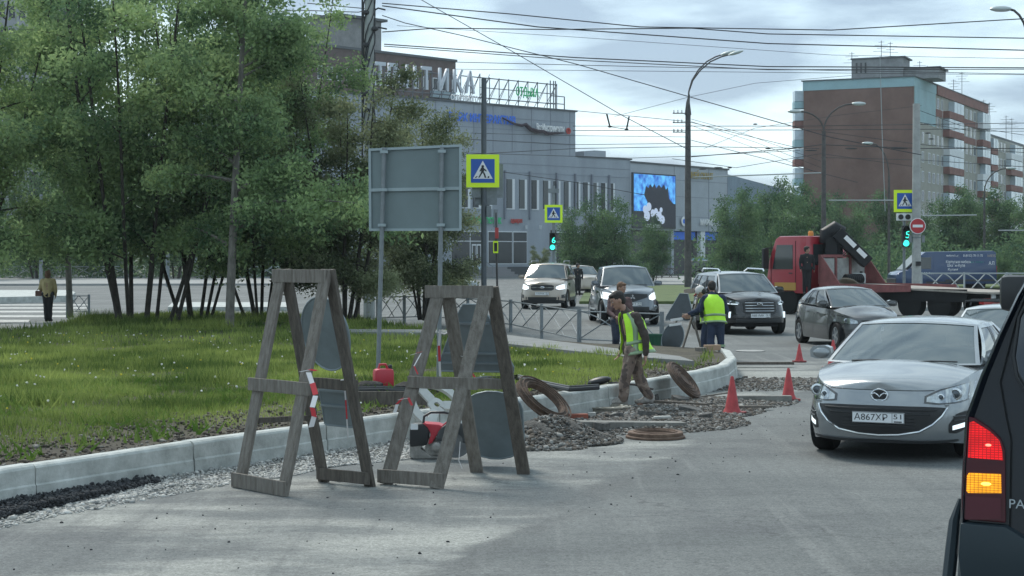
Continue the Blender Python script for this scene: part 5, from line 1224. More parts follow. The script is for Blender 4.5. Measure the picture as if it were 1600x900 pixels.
B.patch([(-.63, .50, .535), (-.55, .40, .545), (-.4, .30, .55), (-.2, .262, .55), (0, .25, .55), (.2, .262, .55), (.4, .30, .55), (.55, .40, .545), (.63, .50, .535)], .004, .05, 22, 8, 'front', 'grille', intake, m1)
q = MB(); q.tube([B.front(x, z, .012) for x, z in ((-.645, .535), (-.60, .45), (-.52, .365), (-.4, .292), (-.2, .252), (0, .24), (.2, .252), (.4, .292), (.52, .365), (.60, .45), (.645, .535))], .013, 6); q.build('grille_rim', chrome, m1, smooth=True)
q = MB()
for z in (.515, .47): q.tube([B.front(x, z, .012) for x in np.linspace(-.56 if z > .5 else -.5, .56 if z > .5 else .5, 15)], .011, 5)
q.build('grille_bar', blackp, m1)
q = MB()
for z in (.33, .36, .39, .42): q.tube([B.front(x, z, .006) for x in np.linspace(-.36, .36, 11)], .005, 4)
q.build('grille_mesh', blackp, m1)
for sd in (1, -1):
    st = sorted([(sd*x, a, b) for x, a, b in ((.66, .27, .36), (.72, .26, .47), (.83, .33, .50))]); fo = B.patch(st, .005, .04, 6, 4, 'front', 'fog_recess', intake, m1)
    st = sorted([(sd*x, a, b) for x, a, b in ((.69, .30, .345), (.80, .325, .375))]); B.patch(st, .012, .01, 5, 2, 'front', 'daylight_lamp', drl, fo)
    q = MB(); 
    for z in (.40, .44): q.tube([B.front(sd*x, z, .010) for x in (.70, .76, .82)], .008, 4)
    q.build('recess_slat', blackp, fo)
    q = MB(); q.box(B.front(sd*.64, .565, .012), (.05, .02, .022)); q.build('washer_cap', silver, m1, bevel=.006)
B.patch([(-.80, .175, .20), (-.4, .16, .19), (0, .155, .185), (.4, .16, .19), (.80, .175, .20)], .02, .05, 16, 2, 'front', 'front_lip', blackp, m1)
num_plate(m1, B, .425, 'А867ХР', '51', size=.095)
q = MB(); c0 = B.front(0, .655, .02)
q.tube([c0+Vector((.082*math.cos(a), 0, .063*math.sin(a))) for a in np.linspace(0, 2*PI, 25)], .0085, 6)
q.tube([c0+Vector((x, -.004, z)) for x, z in ((-.078, .012), (-.045, .022), (-.02, .006), (0, -.018), (.02, .006), (.045, .022), (.078, .012))], .008, 6)
em = q.build('emblem', chrome, m1, smooth=True); q = MB(); q.lathe([(.066, 0), (.066, .006)], c0+Vector((0, .006, 0)), 20, MXZ); q.build('emblem_back', intake, em)
q = MB(); q.tube([B.front(x, .705+.03*x*x, .001) for x in np.linspace(-.52, .52, 21)], .0045, 5); q.build('bonnet_gap', seamb if 'seamb' in globals() else blackp, m1)
# passenger hand-like pale blob behind the glass and papers
q = MB(); q.box((-.05, spec['cab']['yA']+.12, spec['cab']['zA']+.0), (.10, .08, .02)); q.build('paper_on_dashboard', white, m1)
# ---- 2. beige estate SUV
beige = paint_m('beige', (.36, .31, .26), .4, .3)
s_ = gen(4.6, 1.82, 1.72, hood=1.0, cowl=1.16, belt=1.06, tail=1.1, kind='suv', r=.35, sill=.30, cladding=True, hoodlen=1.0, nf=4.2)
P = G(848, 482); c2_, B = car(s_, 'beige SUV with roof rails driving towards the camera', 'car', fpos(847, 39.8, -8, 4.8), math.radians(-8), beige, 1.06, name='beige_suv')
head_pair(B, c2_, [(.50, .76, .84), (.62, .72, .90), (.86, .76, .96)], lens_lit)
B.patch([(-.43, .74, .88), (-.35, .70, .91), (.35, .70, .91), (.43, .74, .88)], .008, .03, 10, 4, 'front', 'grille', intake, c2_)
q = MB(); q.tube([B.front(x, .81, .02) for x in np.linspace(-.42, .42, 9)], .016, 5); q.ball(B.front(0, .81, .03), (.09, .02, .045), 10, 6); q.build('grille_bar', chrome, c2_)
B.patch([(-.62, .34, .46), (.62, .34, .46)], .006, .03, 10, 3, 'front', 'lower_grille', intake, c2_)
B.patch([(-.88, .24, .34), (.88, .24, .34)], .01, .03, 10, 2, 'front', 'bumper_trim', blackp, c2_)
for sd in (1, -1):
    st = sorted([(sd*.70, .42, .54), (sd*.86, .42, .56)]); B.patch(st, .006, .03, 4, 2, 'front', 'fog_lamp', intake, c2_)
    q = MB(); q.tube([(sd*.62, -.55, 1.72), (sd*.63, -.45, 1.79), (sd*.64, 1.4, 1.79), (sd*.62, 1.6, 1.71)], .022, 6); q.build('roof_rail', steel, c2_)
num_plate(c2_, B, .585, 'Т757НХ', '51')
# ---- 3. grey pickup
grey = paint_m('grey', (.15, .17, .19), .5, .3)
s_ = gen(5.1, 1.84, 1.78, hood=1.02, cowl=1.20, belt=1.10, tail=1.12, kind='pickup', r=.37, sill=.40, hoodlen=1.2, nf=3.2, spokes=6)
P = G(984, 500); c3, B = car(s_, 'dark grey pickup truck with bright headlights driving towards the camera', 'pickup truck', fpos(989, 52, 3, 5.2), math.radians(3), grey, 1.02, name='pickup_truck')
head_pair(B, c3, [(.50, .78, .88), (.62, .74, .96), (.86, .80, 1.0)], lens_lit)
B.patch([(-.46, .84, .93), (0, .70, .95), (.46, .84, .93)], .008, .03, 12, 4, 'front', 'grille', intake, c3)
q = MB(); c0 = B.front(0, .84, .03)
for a in (90, 210, 330):
    d = Vector((math.cos(math.radians(a)), 0, math.sin(math.radians(a)))); n2 = Vector((-d.z, 0, d.x)); q.add([c0, c0+d*.045+n2*.026, c0+d*.09, c0+d*.045-n2*.026], [(0, 1, 2, 3)])
q.build('emblem', chrome, c3, solid=.01)
B.patch([(-.5, .42, .56), (.5, .42, .56)], .006, .03, 10, 3, 'front', 'lower_grille', intake, c3)
for sd in (1, -1): p = B.front(sd*.70, .54, .01); q = MB(); q.lathe([(.075, 0), (.075, .02), (.05, .03)], p, 14, MXZ); q.build('fog_lamp', lens, c3, smooth=True)
for sd in (1, -1): q = MB(); q.tube([(sd*.92, -.75, .42), (sd*.92, .9, .42)], .035, 6); q.build('side_step', steel, c3)
num_plate(c3, B, .64, 'В957РТ', '51')
q = MB(); q.box((0, 1.75, 1.0), (1.5, 1.35, .3)); q.build('load_bed', interior, c3)
q = MB(); q.box((0, -1.5, 1.185), (.05, .3, .01)); q.tube([(0, -.2, 1.78), (0, .1, 1.98)], .008, 4); q.build('aerial', blackp, c3)
# ---- 4. black crossover
black = paint_m('black', (.010, .011, .014), .1, .25)
s_ = gen(4.3, 1.80, 1.63, hood=.96, cowl=1.12, belt=1.03, tail=1.1, kind='suv', r=.34, sill=.28, cladding=True, hoodlen=.98, nf=3.6, roof_m=paint_m('pale_roof', (.25, .27, .29), .4, .3))
P = G(1188, 517); c4, B = car(s_, 'black crossover with roof rails behind the two bending workers', 'car', fpos(1188, 59, 8.5, 4.4), math.radians(8.5), black, 1.03, name='black_crossover')
head_pair(B, c4, [(.52, .80, .84), (.66, .77, .89), (.86, .82, .94)], lens, [(.68, .83, .045)])
for sd in (1, -1): B.patch(sorted([(sd*.55, .785, .80), (sd*.84, .80, .82)]), .02, .01, 6, 2, 'front', 'daylight_lamp', drl, c4)
B.patch([(-.44, .60, .84), (-.36, .54, .88), (.36, .54, .88), (.44, .60, .84)], .008, .03, 12, 4, 'front', 'grille', intake, c4)
q = MB()
for z in (.62, .69, .76, .83): q.tube([B.front(x, z, .016) for x in np.linspace(-.38, .38, 9)], .009, 4)
q.build('grille_bar', chrome, c4); q = MB(); q.tube([B.front(.07*math.cos(a), .80+.035*math.sin(a), .03) for a in np.linspace(0, 2*PI, 13)], .009, 5); q.tube([B.front(-.03, .775, .03), B.front(-.02, .80, .032), B.front(.02, .80, .032), B.front(.03, .825, .03)], .009, 5); q.build('emblem', chrome, c4)
B.patch([(-.6, .32, .42), (.6, .32, .42)], .012, .03, 10, 3, 'front', 'skid_plate', blackp, c4)
for sd in (1, -1):
    p = B.front(sd*.72, .52, .012); q = MB(); q.box(p, (.07, .03, .16)); q.build('fog_lamp', drl, c4, bevel=.01)
    q = MB(); q.tube([(sd*.60, -.5, 1.62), (sd*.62, -.35, 1.69), (sd*.63, 1.1, 1.70), (sd*.6, 1.35, 1.62)], .022, 6); q.build('roof_rail', chrome, c4)
num_plate(c4, B, .505, 'А851МК', '51')
# ---- 5. dark grey saloon beyond the silver one
dgrey = paint_m('dark_grey', (.085, .088, .092), .5, .26)
s_ = gen(4.37, 1.70, 1.47, hood=.80, cowl=1.02, belt=.95, tail=1.05, r=.31, sill=.19, nf=3.0)
P = G(1330, 540); c5, B = car(s_, 'dark grey saloon turning, seen from its front corner behind the silver saloon', 'car', fpos(1375, 70, 9, 4.15), math.radians(9), dgrey, .95, name='dark_saloon')
head_pair(B, c5, [(.48, .62, .68), (.62, .60, .74), (.82, .66, .80)], lens, [(.66, .68, .05)])
B.patch([(-.4, .60, .70), (.4, .60, .70)], .008, .03, 10, 3, 'front', 'grille', intake, c5); B.patch([(-.5, .28, .44), (.5, .28, .44)], .006, .03, 10, 3, 'front', 'lower_grille', intake, c5)
num_plate(c5, B, .50, 'Е', '51')
# ---- 6. pale saloon behind the near black car
P = G(1512, 556); s_ = gen(4.3, 1.72, 1.46, hood=.80, cowl=1.02, belt=.95, tail=1.05, r=.31)
c6, B = car(s_, 'pale silver car with roof bars half hidden between silver saloon and near black car', 'car', fpos(1545, 108, -22, 4.0), math.radians(-22), paint_m('pale', (.50, .53, .54), .4, .3), .92, name='pale_saloon')
head_pair(B, c6, [(.5, .62, .68), (.82, .64, .78)]); B.patch([(-.45, .58, .70), (.45, .58, .70)], .008, .03, 8, 3, 'front', 'grille', intake, c6)
for y in (-.1, .75): q = MB(); q.tube([(-.62, y, 1.42), (-.6, y, 1.52), (.6, y, 1.52), (.62, y, 1.42)], .018, 6); q.build('roof_bar', blackp, c6)
# ---- 7. dark crossover side-on, far
P = G(1099, 433.5); s_ = gen(4.7, 1.85, 1.72, hood=1.0, cowl=1.16, belt=1.05, tail=1.15, kind='suv', r=.37, sill=.3, nf=3.4)
c7, B = car(s_, 'dark crossover parked side-on before the right wing of the shopping centre', 'car', (P.x, P.y-6, 0), math.radians(95), black, 1.0, name='dark_crossover')
head_pair(B, c7, [(.5, .8, .86), (.84, .8, .92)])
# ---- 8. small silver saloon behind the second barrier
P = G(708, 452); s_ = gen(4.2, 1.7, 1.42, hood=.8, cowl=1.0, belt=.93, tail=1.02, r=.3)
c8, B = car(s_, 'small silver saloon side-on, only its roof showing above the second wooden barrier', 'car', (P.x, P.y, -.15), math.radians(78), silver, .78, name='far_saloon')
# ---- 9. pale car behind the pickup
P = G(905, 462); s_ = gen(4.4, 1.75, 1.6, hood=.95, cowl=1.1, belt=1.02, tail=1.08, kind='suv', r=.33, sill=.26)
c9, B = car(s_, 'pale brown car mostly hidden between the beige SUV and the pickup truck', 'car', (P.x+.25, P.y+4, 0), math.radians(12), beige, 1.0, name='hidden_car')
P = G(672, 437)

# ---------------------------------------------------------------- blue van
P = G(1472, 466, 0); s = F/P.y; van = thing('delivery_van', 'long blue delivery van with white lettering behind the white railing', 'van', (672/25.5, F/25.5, 0), math.radians(4))
blue = paint_m('blue', (.015, .042, .11), .3, .3); bl_d = paint_m('blue_dark', (.015, .04, .12), .2, .4)
prof = [(-3.15, .35), (-3.15, .95), (-2.95, 1.12), (-2.35, 1.30), (-1.65, 2.15), (-1.35, 2.35), (2.9, 2.42), (3.05, 2.3), (3.12, .40)]
q = MB(); q.prism(prof, 1.9, (0, .95, 0), Matrix(((1, 0, 0), (0, 0, -1), (0, 1, 0)))); q.build('body', blue, van, bevel=.07, smooth=35)
q = MB(); q.prism([(-2.30, 1.32), (-1.72, 2.02), (-1.0, 2.02), (-1.0, 1.32)], .02, (0, -.945, 0), MXZ); q.build('side_window', glass_d, van)
q = MB(); q.prism([(-2.62, 1.27), (-1.66, 2.17), (-1.64, 2.13), (-2.58, 1.24)], 1.6, (0, .8, 0), MXZ); q.build('windscreen', glass_d, van)
for x in (-.85, .55): q = MB(); q.box((x, -.953, 1.3), (.02, .01, 1.7)); q.build('door_gap', bl_d, van)
q = MB(); q.box((1.5, -.96, .62), (3.2, .03, .12)); q.box((-.1, -.96, .5), (2.4, .03, .1)); q.build('side_strip', blackp, van)
def vtxt(sx, z, s_, size, m=white, w_=None): M = frame4((sx, -.957, z), (1, 0, 0), (0, 0, 1)); text_obj('lettering', s_, size, m, van, M, .003, w_)
vtxt(.35, 2.12, 'мебель51.рф', .16, w_=.8); vtxt(1.6, 2.12, '8 (8152) 70-11-70', .2, w_=1.2); vtxt(.70, 1.74, 'Корпусная мебель', .24, w_=1.55); vtxt(.55, 1.52, 'Шкафы-Купе', .24, w_=1.1); vtxt(.35, 1.28, 'Кухни', .2, w_=.6)
vtxt(1.85, 1.74, 'на заказ', .2, mat('van_green', (.03, .2, .2), .5), .8); vtxt(-1.4, 1.05, 'Добро Мебель', .16, w_=1.3); vtxt(2.75, 2.1, 'МЕБ', .2, MATS['paint_beige'], .5); vtxt(2.75, 1.65, 'АЛ', .3, w_=.35)
for x in (-2.2, 2.05): wheel(van, x, -.80, .34, .22, 5, -1) if False else None
for x in (-2.2, 2.05):
    for y in (-.82, .82):
        q = MB(); q.lathe([(.2, -.11), (.34, -.11), (.35, 0), (.34, .11), (.2, .11)], (x, y, .35), 20, MXZ); q.build('wheel', dark, van, smooth=True)
q = MB(); q.box((-2.05, -1.08, 1.5), (.12, .2, .35)); q.build('mirror', blackp, van, bevel=.03)
q = MB(); q.box((-3.14, 0, .55), (.12, 1.8, .35)); q.build('bumper', blackp, van, bevel=.04); q = MB(); q.box((3.1, -.8, 1.2), (.06, .1, .6)); q.build('rear_light', mat('rear_red', (.4, .02, .02), .3), van)

# ---------------------------------------------------------------- flatbed truck with crane
red = paint_m('truck_red', (.36, .025, .04), .1, .4)
faded = mat('faded_red', (.22, .075, .075), .7, .1, .25, 3)
a0 = Vector(((1250-800)/42.5, F/42.5, 0)); a1 = Vector(((1556-800)/47.5, F/47.5, 0)); dvec = (a0-a1).normalized(); ang = math.atan2(dvec.x, -dvec.y)   # local -Y is forward
TL = 8.9
tr = thing('flatbed_truck', 'red flatbed lorry with black loader crane and empty tilted bed', 'truck', ((a0.x+a1.x)/2, (a0.y+a1.y)/2, 0), 0)
ca = math.atan2(dvec.x, -dvec.y)
tr.rotation_euler = (0, 0, ca); ROOT[tr.name] = Matrix.Translation(tr.location) @ Matrix.Rotation(ca, 4, 'Z')
hl = (a0-a1).length/2
# camera sees the +X?? side: sign chosen so details exist on both
yc0, yc1 = -hl-.6, -hl+1.25                              # cab from front to back
q = MB(); pr = [(yc0+.05, .75), (yc0, 1.3), (yc0+.12, 2.0), (yc0+.42, 2.72), (yc0+.6, 2.82), (yc1, 2.82), (yc1, .75)]
q.prism(pr, 2.3, (-1.15, 0, 0), Matrix(((0, 0, 1), (1, 0, 0), (0, 1, 0)))); q.build('cab', red, tr, bevel=.07, smooth=35)
for sd in (1, -1):
    X = sd*1.152
    q = MB(); q.prism([(yc0+.28, 1.62), (yc0+.50, 2.5), (yc0+1.25, 2.5), (yc0+1.25, 1.62)], .02, (X-.01, 0, 0), Matrix(((0, 0, 1), (1, 0, 0), (0, 1, 0)))); q.build('side_window', glass_d, tr)
    for y in (yc0+.22, yc0+1.38): q = MB(); q.box((X, y, 1.75), (.012, .02, 1.8)); q.build('door_gap', seamb if 'seamb' in globals() else dark, tr)
    q = MB(); q.box((X+sd*.01, yc0+.9, 1.0), (.02, 1.0, .28)); q.build('yellow_stripe', mat('worn_yellow', (.45, .25, .05), .6), tr)
    q = MB(); q.box((X+sd*.18, yc0+.1, 2.0), (.3, .1, .75)); q.build('mirror', blackp, tr, bevel=.04); q = MB(); q.tube([(X, yc0+.3, 2.4), (X+sd*.2, yc0+.1, 2.38)], .02, 5); q.build('mirror_arm', blackp, tr)
    q = MB(); q.box((X+sd*.012, yc0+1.15, 1.48), (.02, .16, .04)); q.build('door_handle', blackp, tr)
q = MB(); q.box((0, yc1+.012, 2.15), (1.5, .02, .75)); q.build('rear_window', glass_d, tr)
q = MB(); q.box((0, yc0+.2, 2.25), (1.9, .03, .75), Matrix.Rotation(-.3, 3, 'X')); q.build('windscreen', glass_w, tr)
q = MB(); q.box((0, yc0-.02, .8), (2.35, .25, .5)); q.build('bumper', steel, tr, bevel=.04)
q = MB(); q.lathe([(.10, 0), (.10, .12), (.07, .18)], (.4, yc1-.4, 2.83), 10); q.build('beacon', mat('beacon_orange', (.7, .28, .05), .3), tr)
bed_shade_m = mat('bed_shade_black', (.012, .013, .015), .7, spec=.2)  # near black for the panels that stand for shade under the bed
# chassis, wheels
q = MB(); q.box((0, .3, .72), (.9, 2*hl+.2, .25)); q.build('chassis', interior, tr)
for y in (yc0+.95, hl-2.6, hl-1.4):
    for x in (-1.0, 1.0):
        q = MB(); q.lathe([(.28, -.15), (.48, -.15), (.5, -.1), (.5, .1), (.48, .15), (.28, .15)], (x, y, .5), 24, Matrix(((0, 0, 1), (1, 0, 0), (0, 1, 0)))); q.build('wheel', dark, tr, smooth=True)
q = MB(); 
for x in (-1.05, 1.05): q.box((x, -.9, .7), (.35, 1.1, .5))
q.build('fuel_tank', interior, tr, bevel=.05)
for x in (-1.17, 1.17): q = MB(); q.box((x, hl-2.0, .80), (.05, 3.4, .42)); q.box((x, -.2, .68), (.05, 2.6, .30)); q.build('under_bed_shade', bed_shade_m, tr)  # dark panels added along the sides to shade the space below the bed
# bed: slightly lowered to the rear
yb0, yb1 = yc1+.75, hl+.55; zb0, zb1 = 1.12, .93
bed = MB(); bed.add([(-1.25, yb0, zb0-.06), (1.25, yb0, zb0-.06), (1.25, yb1, zb1-.06), (-1.25, yb1, zb1-.06), (-1.25, yb0, zb0), (1.25, yb0, zb0), (1.25, yb1, zb1), (-1.25, yb1, zb1)], [(0, 3, 2, 1), (4, 5, 6, 7), (0, 1, 5, 4), (1, 2, 6, 5), (2, 3, 7, 6), (3, 0, 4, 7)])
bed.build('bed', mat('worn_bed', (.30, .27, .24), .8, .1, .3, 2.5, .2, 10), tr)
for sd in (1, -1):
    q = MB(); n_ = 3.9; q.add([(sd*1.25, yb0, zb0+.02), (sd*1.25, yb0+n_, zb0+.0), (sd*1.25, yb0+n_, zb0-.22), (sd*1.25, yb0, zb0-.34), (sd*1.31, yb0, zb0+.02), (sd*1.31, yb0+n_, zb0+.0), (sd*1.31, yb0+n_, zb0-.22), (sd*1.31, yb0, zb0-.34)], [(0, 1, 2, 3), (4, 7, 6, 5), (0, 4, 5, 1), (1, 5, 6, 2), (2, 6, 7, 3), (3, 7, 4, 0)]); q.build('side_skirt', faded, tr)
    q = MB(); q.add([(sd*1.25, yb0, zb0+.01), (sd*1.25, yb0+.9, zb0+.01), (sd*1.25, yb0+.05, zb0+1.02), (sd*1.25, yb0, zb0+1.02), (sd*1.30, yb0, zb0+.01), (sd*1.30, yb0+.9, zb0+.01), (sd*1.30, yb0+.05, zb0+1.02), (sd*1.30, yb0, zb0+1.02)], [(0, 1, 2, 3), (4, 7, 6, 5), (0, 4, 5, 1), (1, 5, 6, 2), (2, 6, 7, 3), (3, 7, 4, 0)]); q.build('side_gusset', faded, tr)
# headboard: frame with three grey panels
q = MB(); q.box((0, yb0, zb0+.98), (2.6, .1, .1)); q.box((0, yb0, zb0+.06), (2.6, .1, .12))
for x in (-1.25, -.38, .42, 1.25): q.box((x, yb0, zb0+.5), (.1, .09, .95))
q.build('headboard_frame', faded, tr)
for x0, x1 in ((-1.19, -.45), (-.30, .35), (.50, 1.19)): q = MB(); q.box(((x0+x1)/2, yb0, zb0+.5), (x1-x0, .04, .8)); q.build('headboard_panel', mat('worn_grey_panel', (.30, .30, .29), .8, 0, .3, 3), tr)
# crane behind the cab
crane = mat('crane_black', (.010, .011, .014), .5, 0, spec=.3)
yk = yc1+.38
q = MB(); q.box((0, yk, 1.2), (.7, .5, .8)); q.box((0, yk, 2.1), (.42, .42, 1.4)); q.build('crane_base', crane, tr, bevel=.04)
Rt = Matrix.Rotation(-ca, 3, 'Z')                        # boom lies in the plane facing the camera
def T(x, y, z): v = Rt @ Vector((x, y, 0)); return Vector((v.x, yk+v.y, z))
q = MB(); q.tube([T(-.38, -.1, 2.55), T(-.32, -.1, 2.9), T(-.04, -.1, 3.05), T(.24, -.1, 2.9)], [.20, .28, .32, .28], 10); q.beam(T(-.15, -.1, 1.9), T(-.1, -.1, 2.8), .55, .45, Rt @ Vector((1, 0, 0))); q.build('crane_elbow', crane, tr, smooth=40)
q = MB(); q.beam(T(.0, -.3, 2.95), T(1.12, -.3, 1.85), .46, .34, Rt @ Vector((.7, 0, .7))); q.build('crane_boom', crane, tr, bevel=.03)
q = MB(); q.beam(T(.1, -.05, 2.7), T(1.0, -.05, 1.8), .2, .3, Rt @ Vector((.7, 0, .7))); q.build('crane_ram', crane, tr, bevel=.02)
for t0, t1 in ((.20, .52), (.60, .86)):
    a = T(.0, -.49, 2.95).lerp(T(1.12, -.49, 1.85), t0); e = T(.0, -.49, 2.95).lerp(T(1.12, -.49, 1.85), t1); up_ = Rt @ Vector((.05, 0, .06)); q = MB(); q.beam(a+up_, e+up_, .16, .015, Rt @ Vector((.7, 0, .7))); q.build('white_marking', white, tr)
for k in range(5):
    q = MB(); a = T(-.3+.08*k, -.35, 2.85); q.tube([a, a+Vector((0, 0, .25)), a+Rt @ Vector((.3, 0, .0))+Vector((0, 0, .1)), a+Rt @ Vector((.35, 0, 0))+Vector((0, 0, -.6)), a+Vector((0, 0, -.9))], .02, 5); q.build('hydraulic_hose', crane, tr)
q = MB(); q.box((0, hl+.2, .62), (2.3, .1, .16)); q.build('rear_bumper', mat('rear_red', (.4, .02, .02), .3), tr)
for x in (-.95, .95): q = MB(); q.box((x, hl+.30, .62), (.4, .06, .2)); q.build('rear_light', mat('rear_red', (.4, .02, .02), .3), tr)
q = MB(); q.box((.2, hl+.3, .8), (1.0, .03, .16)); q.build('tail_board', plate_w, tr)
# load on the bed: each a thing
def on_bed(x, y, z=0): M = ROOT[tr.name]; return M @ Vector((x, y, zb0+(zb1-zb0)*(y-yb0)/(yb1-yb0)+z))
p = on_bed(-.2, yb0+.55); o = thing('plastic_canister', 'grey white plastic canister standing on the lorry bed by the headboard', 'canister', p, .4)
q = MB(); q.box((0, 0, .2), (.42, .3, .38)); q.build('canister_body', mat('dirty_white_plastic', (.40, .42, .42), .6, 0, .15, 5), o, bevel=.06); q = MB(); q.lathe([(.05, 0), (.05, .07)], (.1, 0, .38), 10); q.build('cap', dark, o)
p = on_bed(.35, yb0+.75); o = thing('engine_winch', 'dark coiled gear lying on the lorry bed beside the canister', 'winch', p, .6)
q = MB(); q.lathe([(.16, -.4), (.16, .4)], (0, 0, .18), 14, Matrix(((0, 0, 1), (1, 0, 0), (0, 1, 0))))
for k in range(8): q.lathe([(.17, -.38+k*.1), (.20, -.35+k*.1), (.17, -.32+k*.1)], (0, 0, .18), 14, Matrix(((0, 0, 1), (1, 0, 0), (0, 1, 0))))
q.build('drum', crane, o, smooth=30); q = MB(); q.box((0, 0, .03), (.8, .3, .05)); q.build('base', darkpole, o)
p = on_bed(.9, yb0+.9); q = MB()
for k in range(7):
    a = k*.5; q.tube([(-.45+.05*k, .1*math.sin(a), .03+.03*k), (0, .15*math.cos(a), .06+.025*k), (.45-.04*k, .1*math.sin(a+1), .04+.02*k)], .035, 6)
o = q.build('strap_heap', mat('canvas_strap', (.16, .14, .11), .9)); o.location = p; tag(o, 'heap of tangled brown straps on the lorry bed', 'straps')

# ---------------------------------------------------------------- near black car at the right edge (rear left corner)
s = 365.0
nv = thing('black_suv', 'black off-road car at the right edge with its left tail light glowing', 'car', (A(1503, 0, s).x, F/s, 0), -math.radians(21))
OX, OY = nv.location.x, nv.location.y
blk = mat('paint_near_black', (.006, .009, .015), .22, 0, 0, coat=0, spec=.38)
TH = math.radians(21); sTH, cTH = math.sin(TH), math.cos(TH)
def nx(px, py, dy=0):
    k = (px-800)/F; Y = (dy+OX*sTH+OY*cTH)/(k*sTH+cTH); X = k*Y; return Vector(((X-OX)*cTH-(Y-OY)*sTH, dy, CH-(py-YH)*Y/F))
# rear outline (left half) from bumper up the pillar, then across the roof, mirrored
Lp = [(1494, 868), (1499, 815), (1501, 740), (1505, 655), (1528, 590), (1556, 524), (1585, 462), (1612, 415), (1650, 400)]
pts = [nx(*p) for p in Lp]; W2 = .93
cx = pts[0].x+W2                                        # centre line
outl = [(p.x, p.z) for p in pts]; outl += [(2*cx-x, z) for x, z in reversed(outl)]
rows = []
for dy, k, zk in ((0.05, .96, 0), (0, .985, 0), (.03, 1.0, 0), (.25, 1.0, 0), (1.2, 1.0, 0), (2.4, .995, 0), (3.1, .985, -.01)):
    rows.append([Vector((cx+(x-cx)*k, dy+(.12*max(0, (z-.95)) if dy < 1 else 0), z)) for x, z in outl])
q = MB(); q.grid(rows); n_ = len(outl); q.f.append(tuple(range(n_))); q.build('body', blk, nv, smooth=40)
bm_ = [(x, z) for x, z in outl if z < 1.0]
def rearpt(px, py, o=.0):
    v = nx(px, py); return Vector((v.x, .12*max(0, v.z-.95)+.045-o if True else 0, v.z))
def rpoly(name, pts, m, o, t=.02, parent=None, bevel=0):
    fr = [rearpt(*p, o) for p in pts]; bk2 = [v+Vector((0, t+o, 0)) for v in fr]; n = len(fr); q = MB(); q.add(fr+bk2, [tuple(range(n)), tuple(range(2*n-1, n-1, -1))]+[(i, (i+1) % n, n+(i+1) % n, n+i) for i in range(n)]); return q.build(name, m, parent or nv, bevel=bevel)
smoke = mat('lamp_deep_red', (.055, .003, .008), .15, 0, spec=.3)
def litlens(name, c, e, st, sc=55):
    m = bpy.data.materials.new(name); m.use_nodes = True; n = m.node_tree; L = n.links; p = n.nodes['Principled BSDF']; p.inputs['Base Color'].default_value = (*c, 1); p.inputs['Roughness'].default_value = .15; p.inputs['Specular IOR Level'].default_value = .25
    t = n.nodes.new("ShaderNodeTexCoord"); b1_ = n.nodes.new("ShaderNodeTexBrick"); b1_.inputs['Scale'].default_value = sc; b1_.offset = 0; b1_.inputs['Color1'].default_value = (*e, 1); b1_.inputs['Color2'].default_value = tuple(min(1, v*1.25) for v in e)+(1,); b1_.inputs['Mortar'].default_value = tuple(v*.22 for v in e)+(1,); b1_.inputs['Mortar Size'].default_value = .10; b1_.inputs['Brick Width'].default_value = .9; b1_.inputs['Row Height'].default_value = .55
    mp = n.nodes.new("ShaderNodeMapping"); mp.inputs['Rotation'].default_value = (PI/2, 0, 0); L.new(t.outputs['Object'], mp.inputs[0]); L.new(mp.outputs[0], b1_.inputs['Vector'])
    L.new(b1_.outputs['Color'], p.inputs['Emission Color']); 
    z = n.nodes.new("ShaderNodeTexNoise"); z.inputs['Scale'].default_value = 9; L.new(t.outputs['Object'], z.inputs['Vector']); mr = n.nodes.new("ShaderNodeMapRange"); mr.inputs[1].default_value = .35; mr.inputs[2].default_value = .7; mr.inputs[3].default_value = st*.5; mr.inputs[4].default_value = st*1.5
    L.new(z.outputs[0], mr.inputs[0]); L.new(mr.outputs[0], p.inputs['Emission Strength']); return m
tlp = rpoly('tail_light', [(1502, 812), (1501, 780), (1505, 700), (1509, 652), (1520, 655), (1545, 671), (1562, 688), (1569, 706), (1571, 818)], smoke, .035, .03, bevel=.006)
rpoly('brake_lens', [(1511, 716), (1513, 662), (1519, 660), (1545, 676), (1560, 690), (1565, 708), (1566, 721)], litlens('lens_red_lit', (.35, .01, .01), (.75, .004, .008), .55), .043, .004, tlp)
rpoly('indicator_lens', [(1509, 768), (1510, 744), (1513, 740), (1563, 742), (1564, 772), (1512, 771)], litlens('lens_amber_lit', (.5, .2, .01), (1.0, .33, .008), .62), .043, .004, tlp)
rpoly('reverse_lens', [(1508, 812), (1509, 776), (1563, 779), (1564, 812)], mat('lamp_dim_red', (.075, .010, .018), .25, 0, spec=.3), .043, .004, tlp)
glow = mat('bulb_red', (1, .2, .15), .3, emit=(1, .16, .1), estr=1.6); q = MB(); q.ball(rearpt(1543, 697, .048), (.013, .004, .006), 10, 6); q.build('bulb', glow, tlp, smooth=True)
glow2 = mat('bulb_amber', (1, .7, .1), .3, emit=(1, .6, .1), estr=1.2); q = MB(); q.ball(rearpt(1540, 757, .048), (.022, .004, .008), 10, 6); q.build('bulb', glow2, tlp, smooth=True)
# lower bumper
bump = mat('bumper_dark', (.022, .034, .042), .4, 0, spec=.3)
q = MB(); bl_ = [(1500, 816), (1572, 822), (1600, 840), (1760, 842), (1760, 935), (1504, 935), (1497, 870)]
fr = [rearpt(*p, .06) for p in bl_]; bk2 = [v+Vector((0, .3, 0)) for v in fr]; n = len(fr); q.add(fr+bk2, [tuple(range(n)), tuple(range(2*n-1, n-1, -1))]+[(i, (i+1) % n, n+(i+1) % n, n+i) for i in range(n)]); q.build('bumper', bump, nv, bevel=.018, smooth=30)
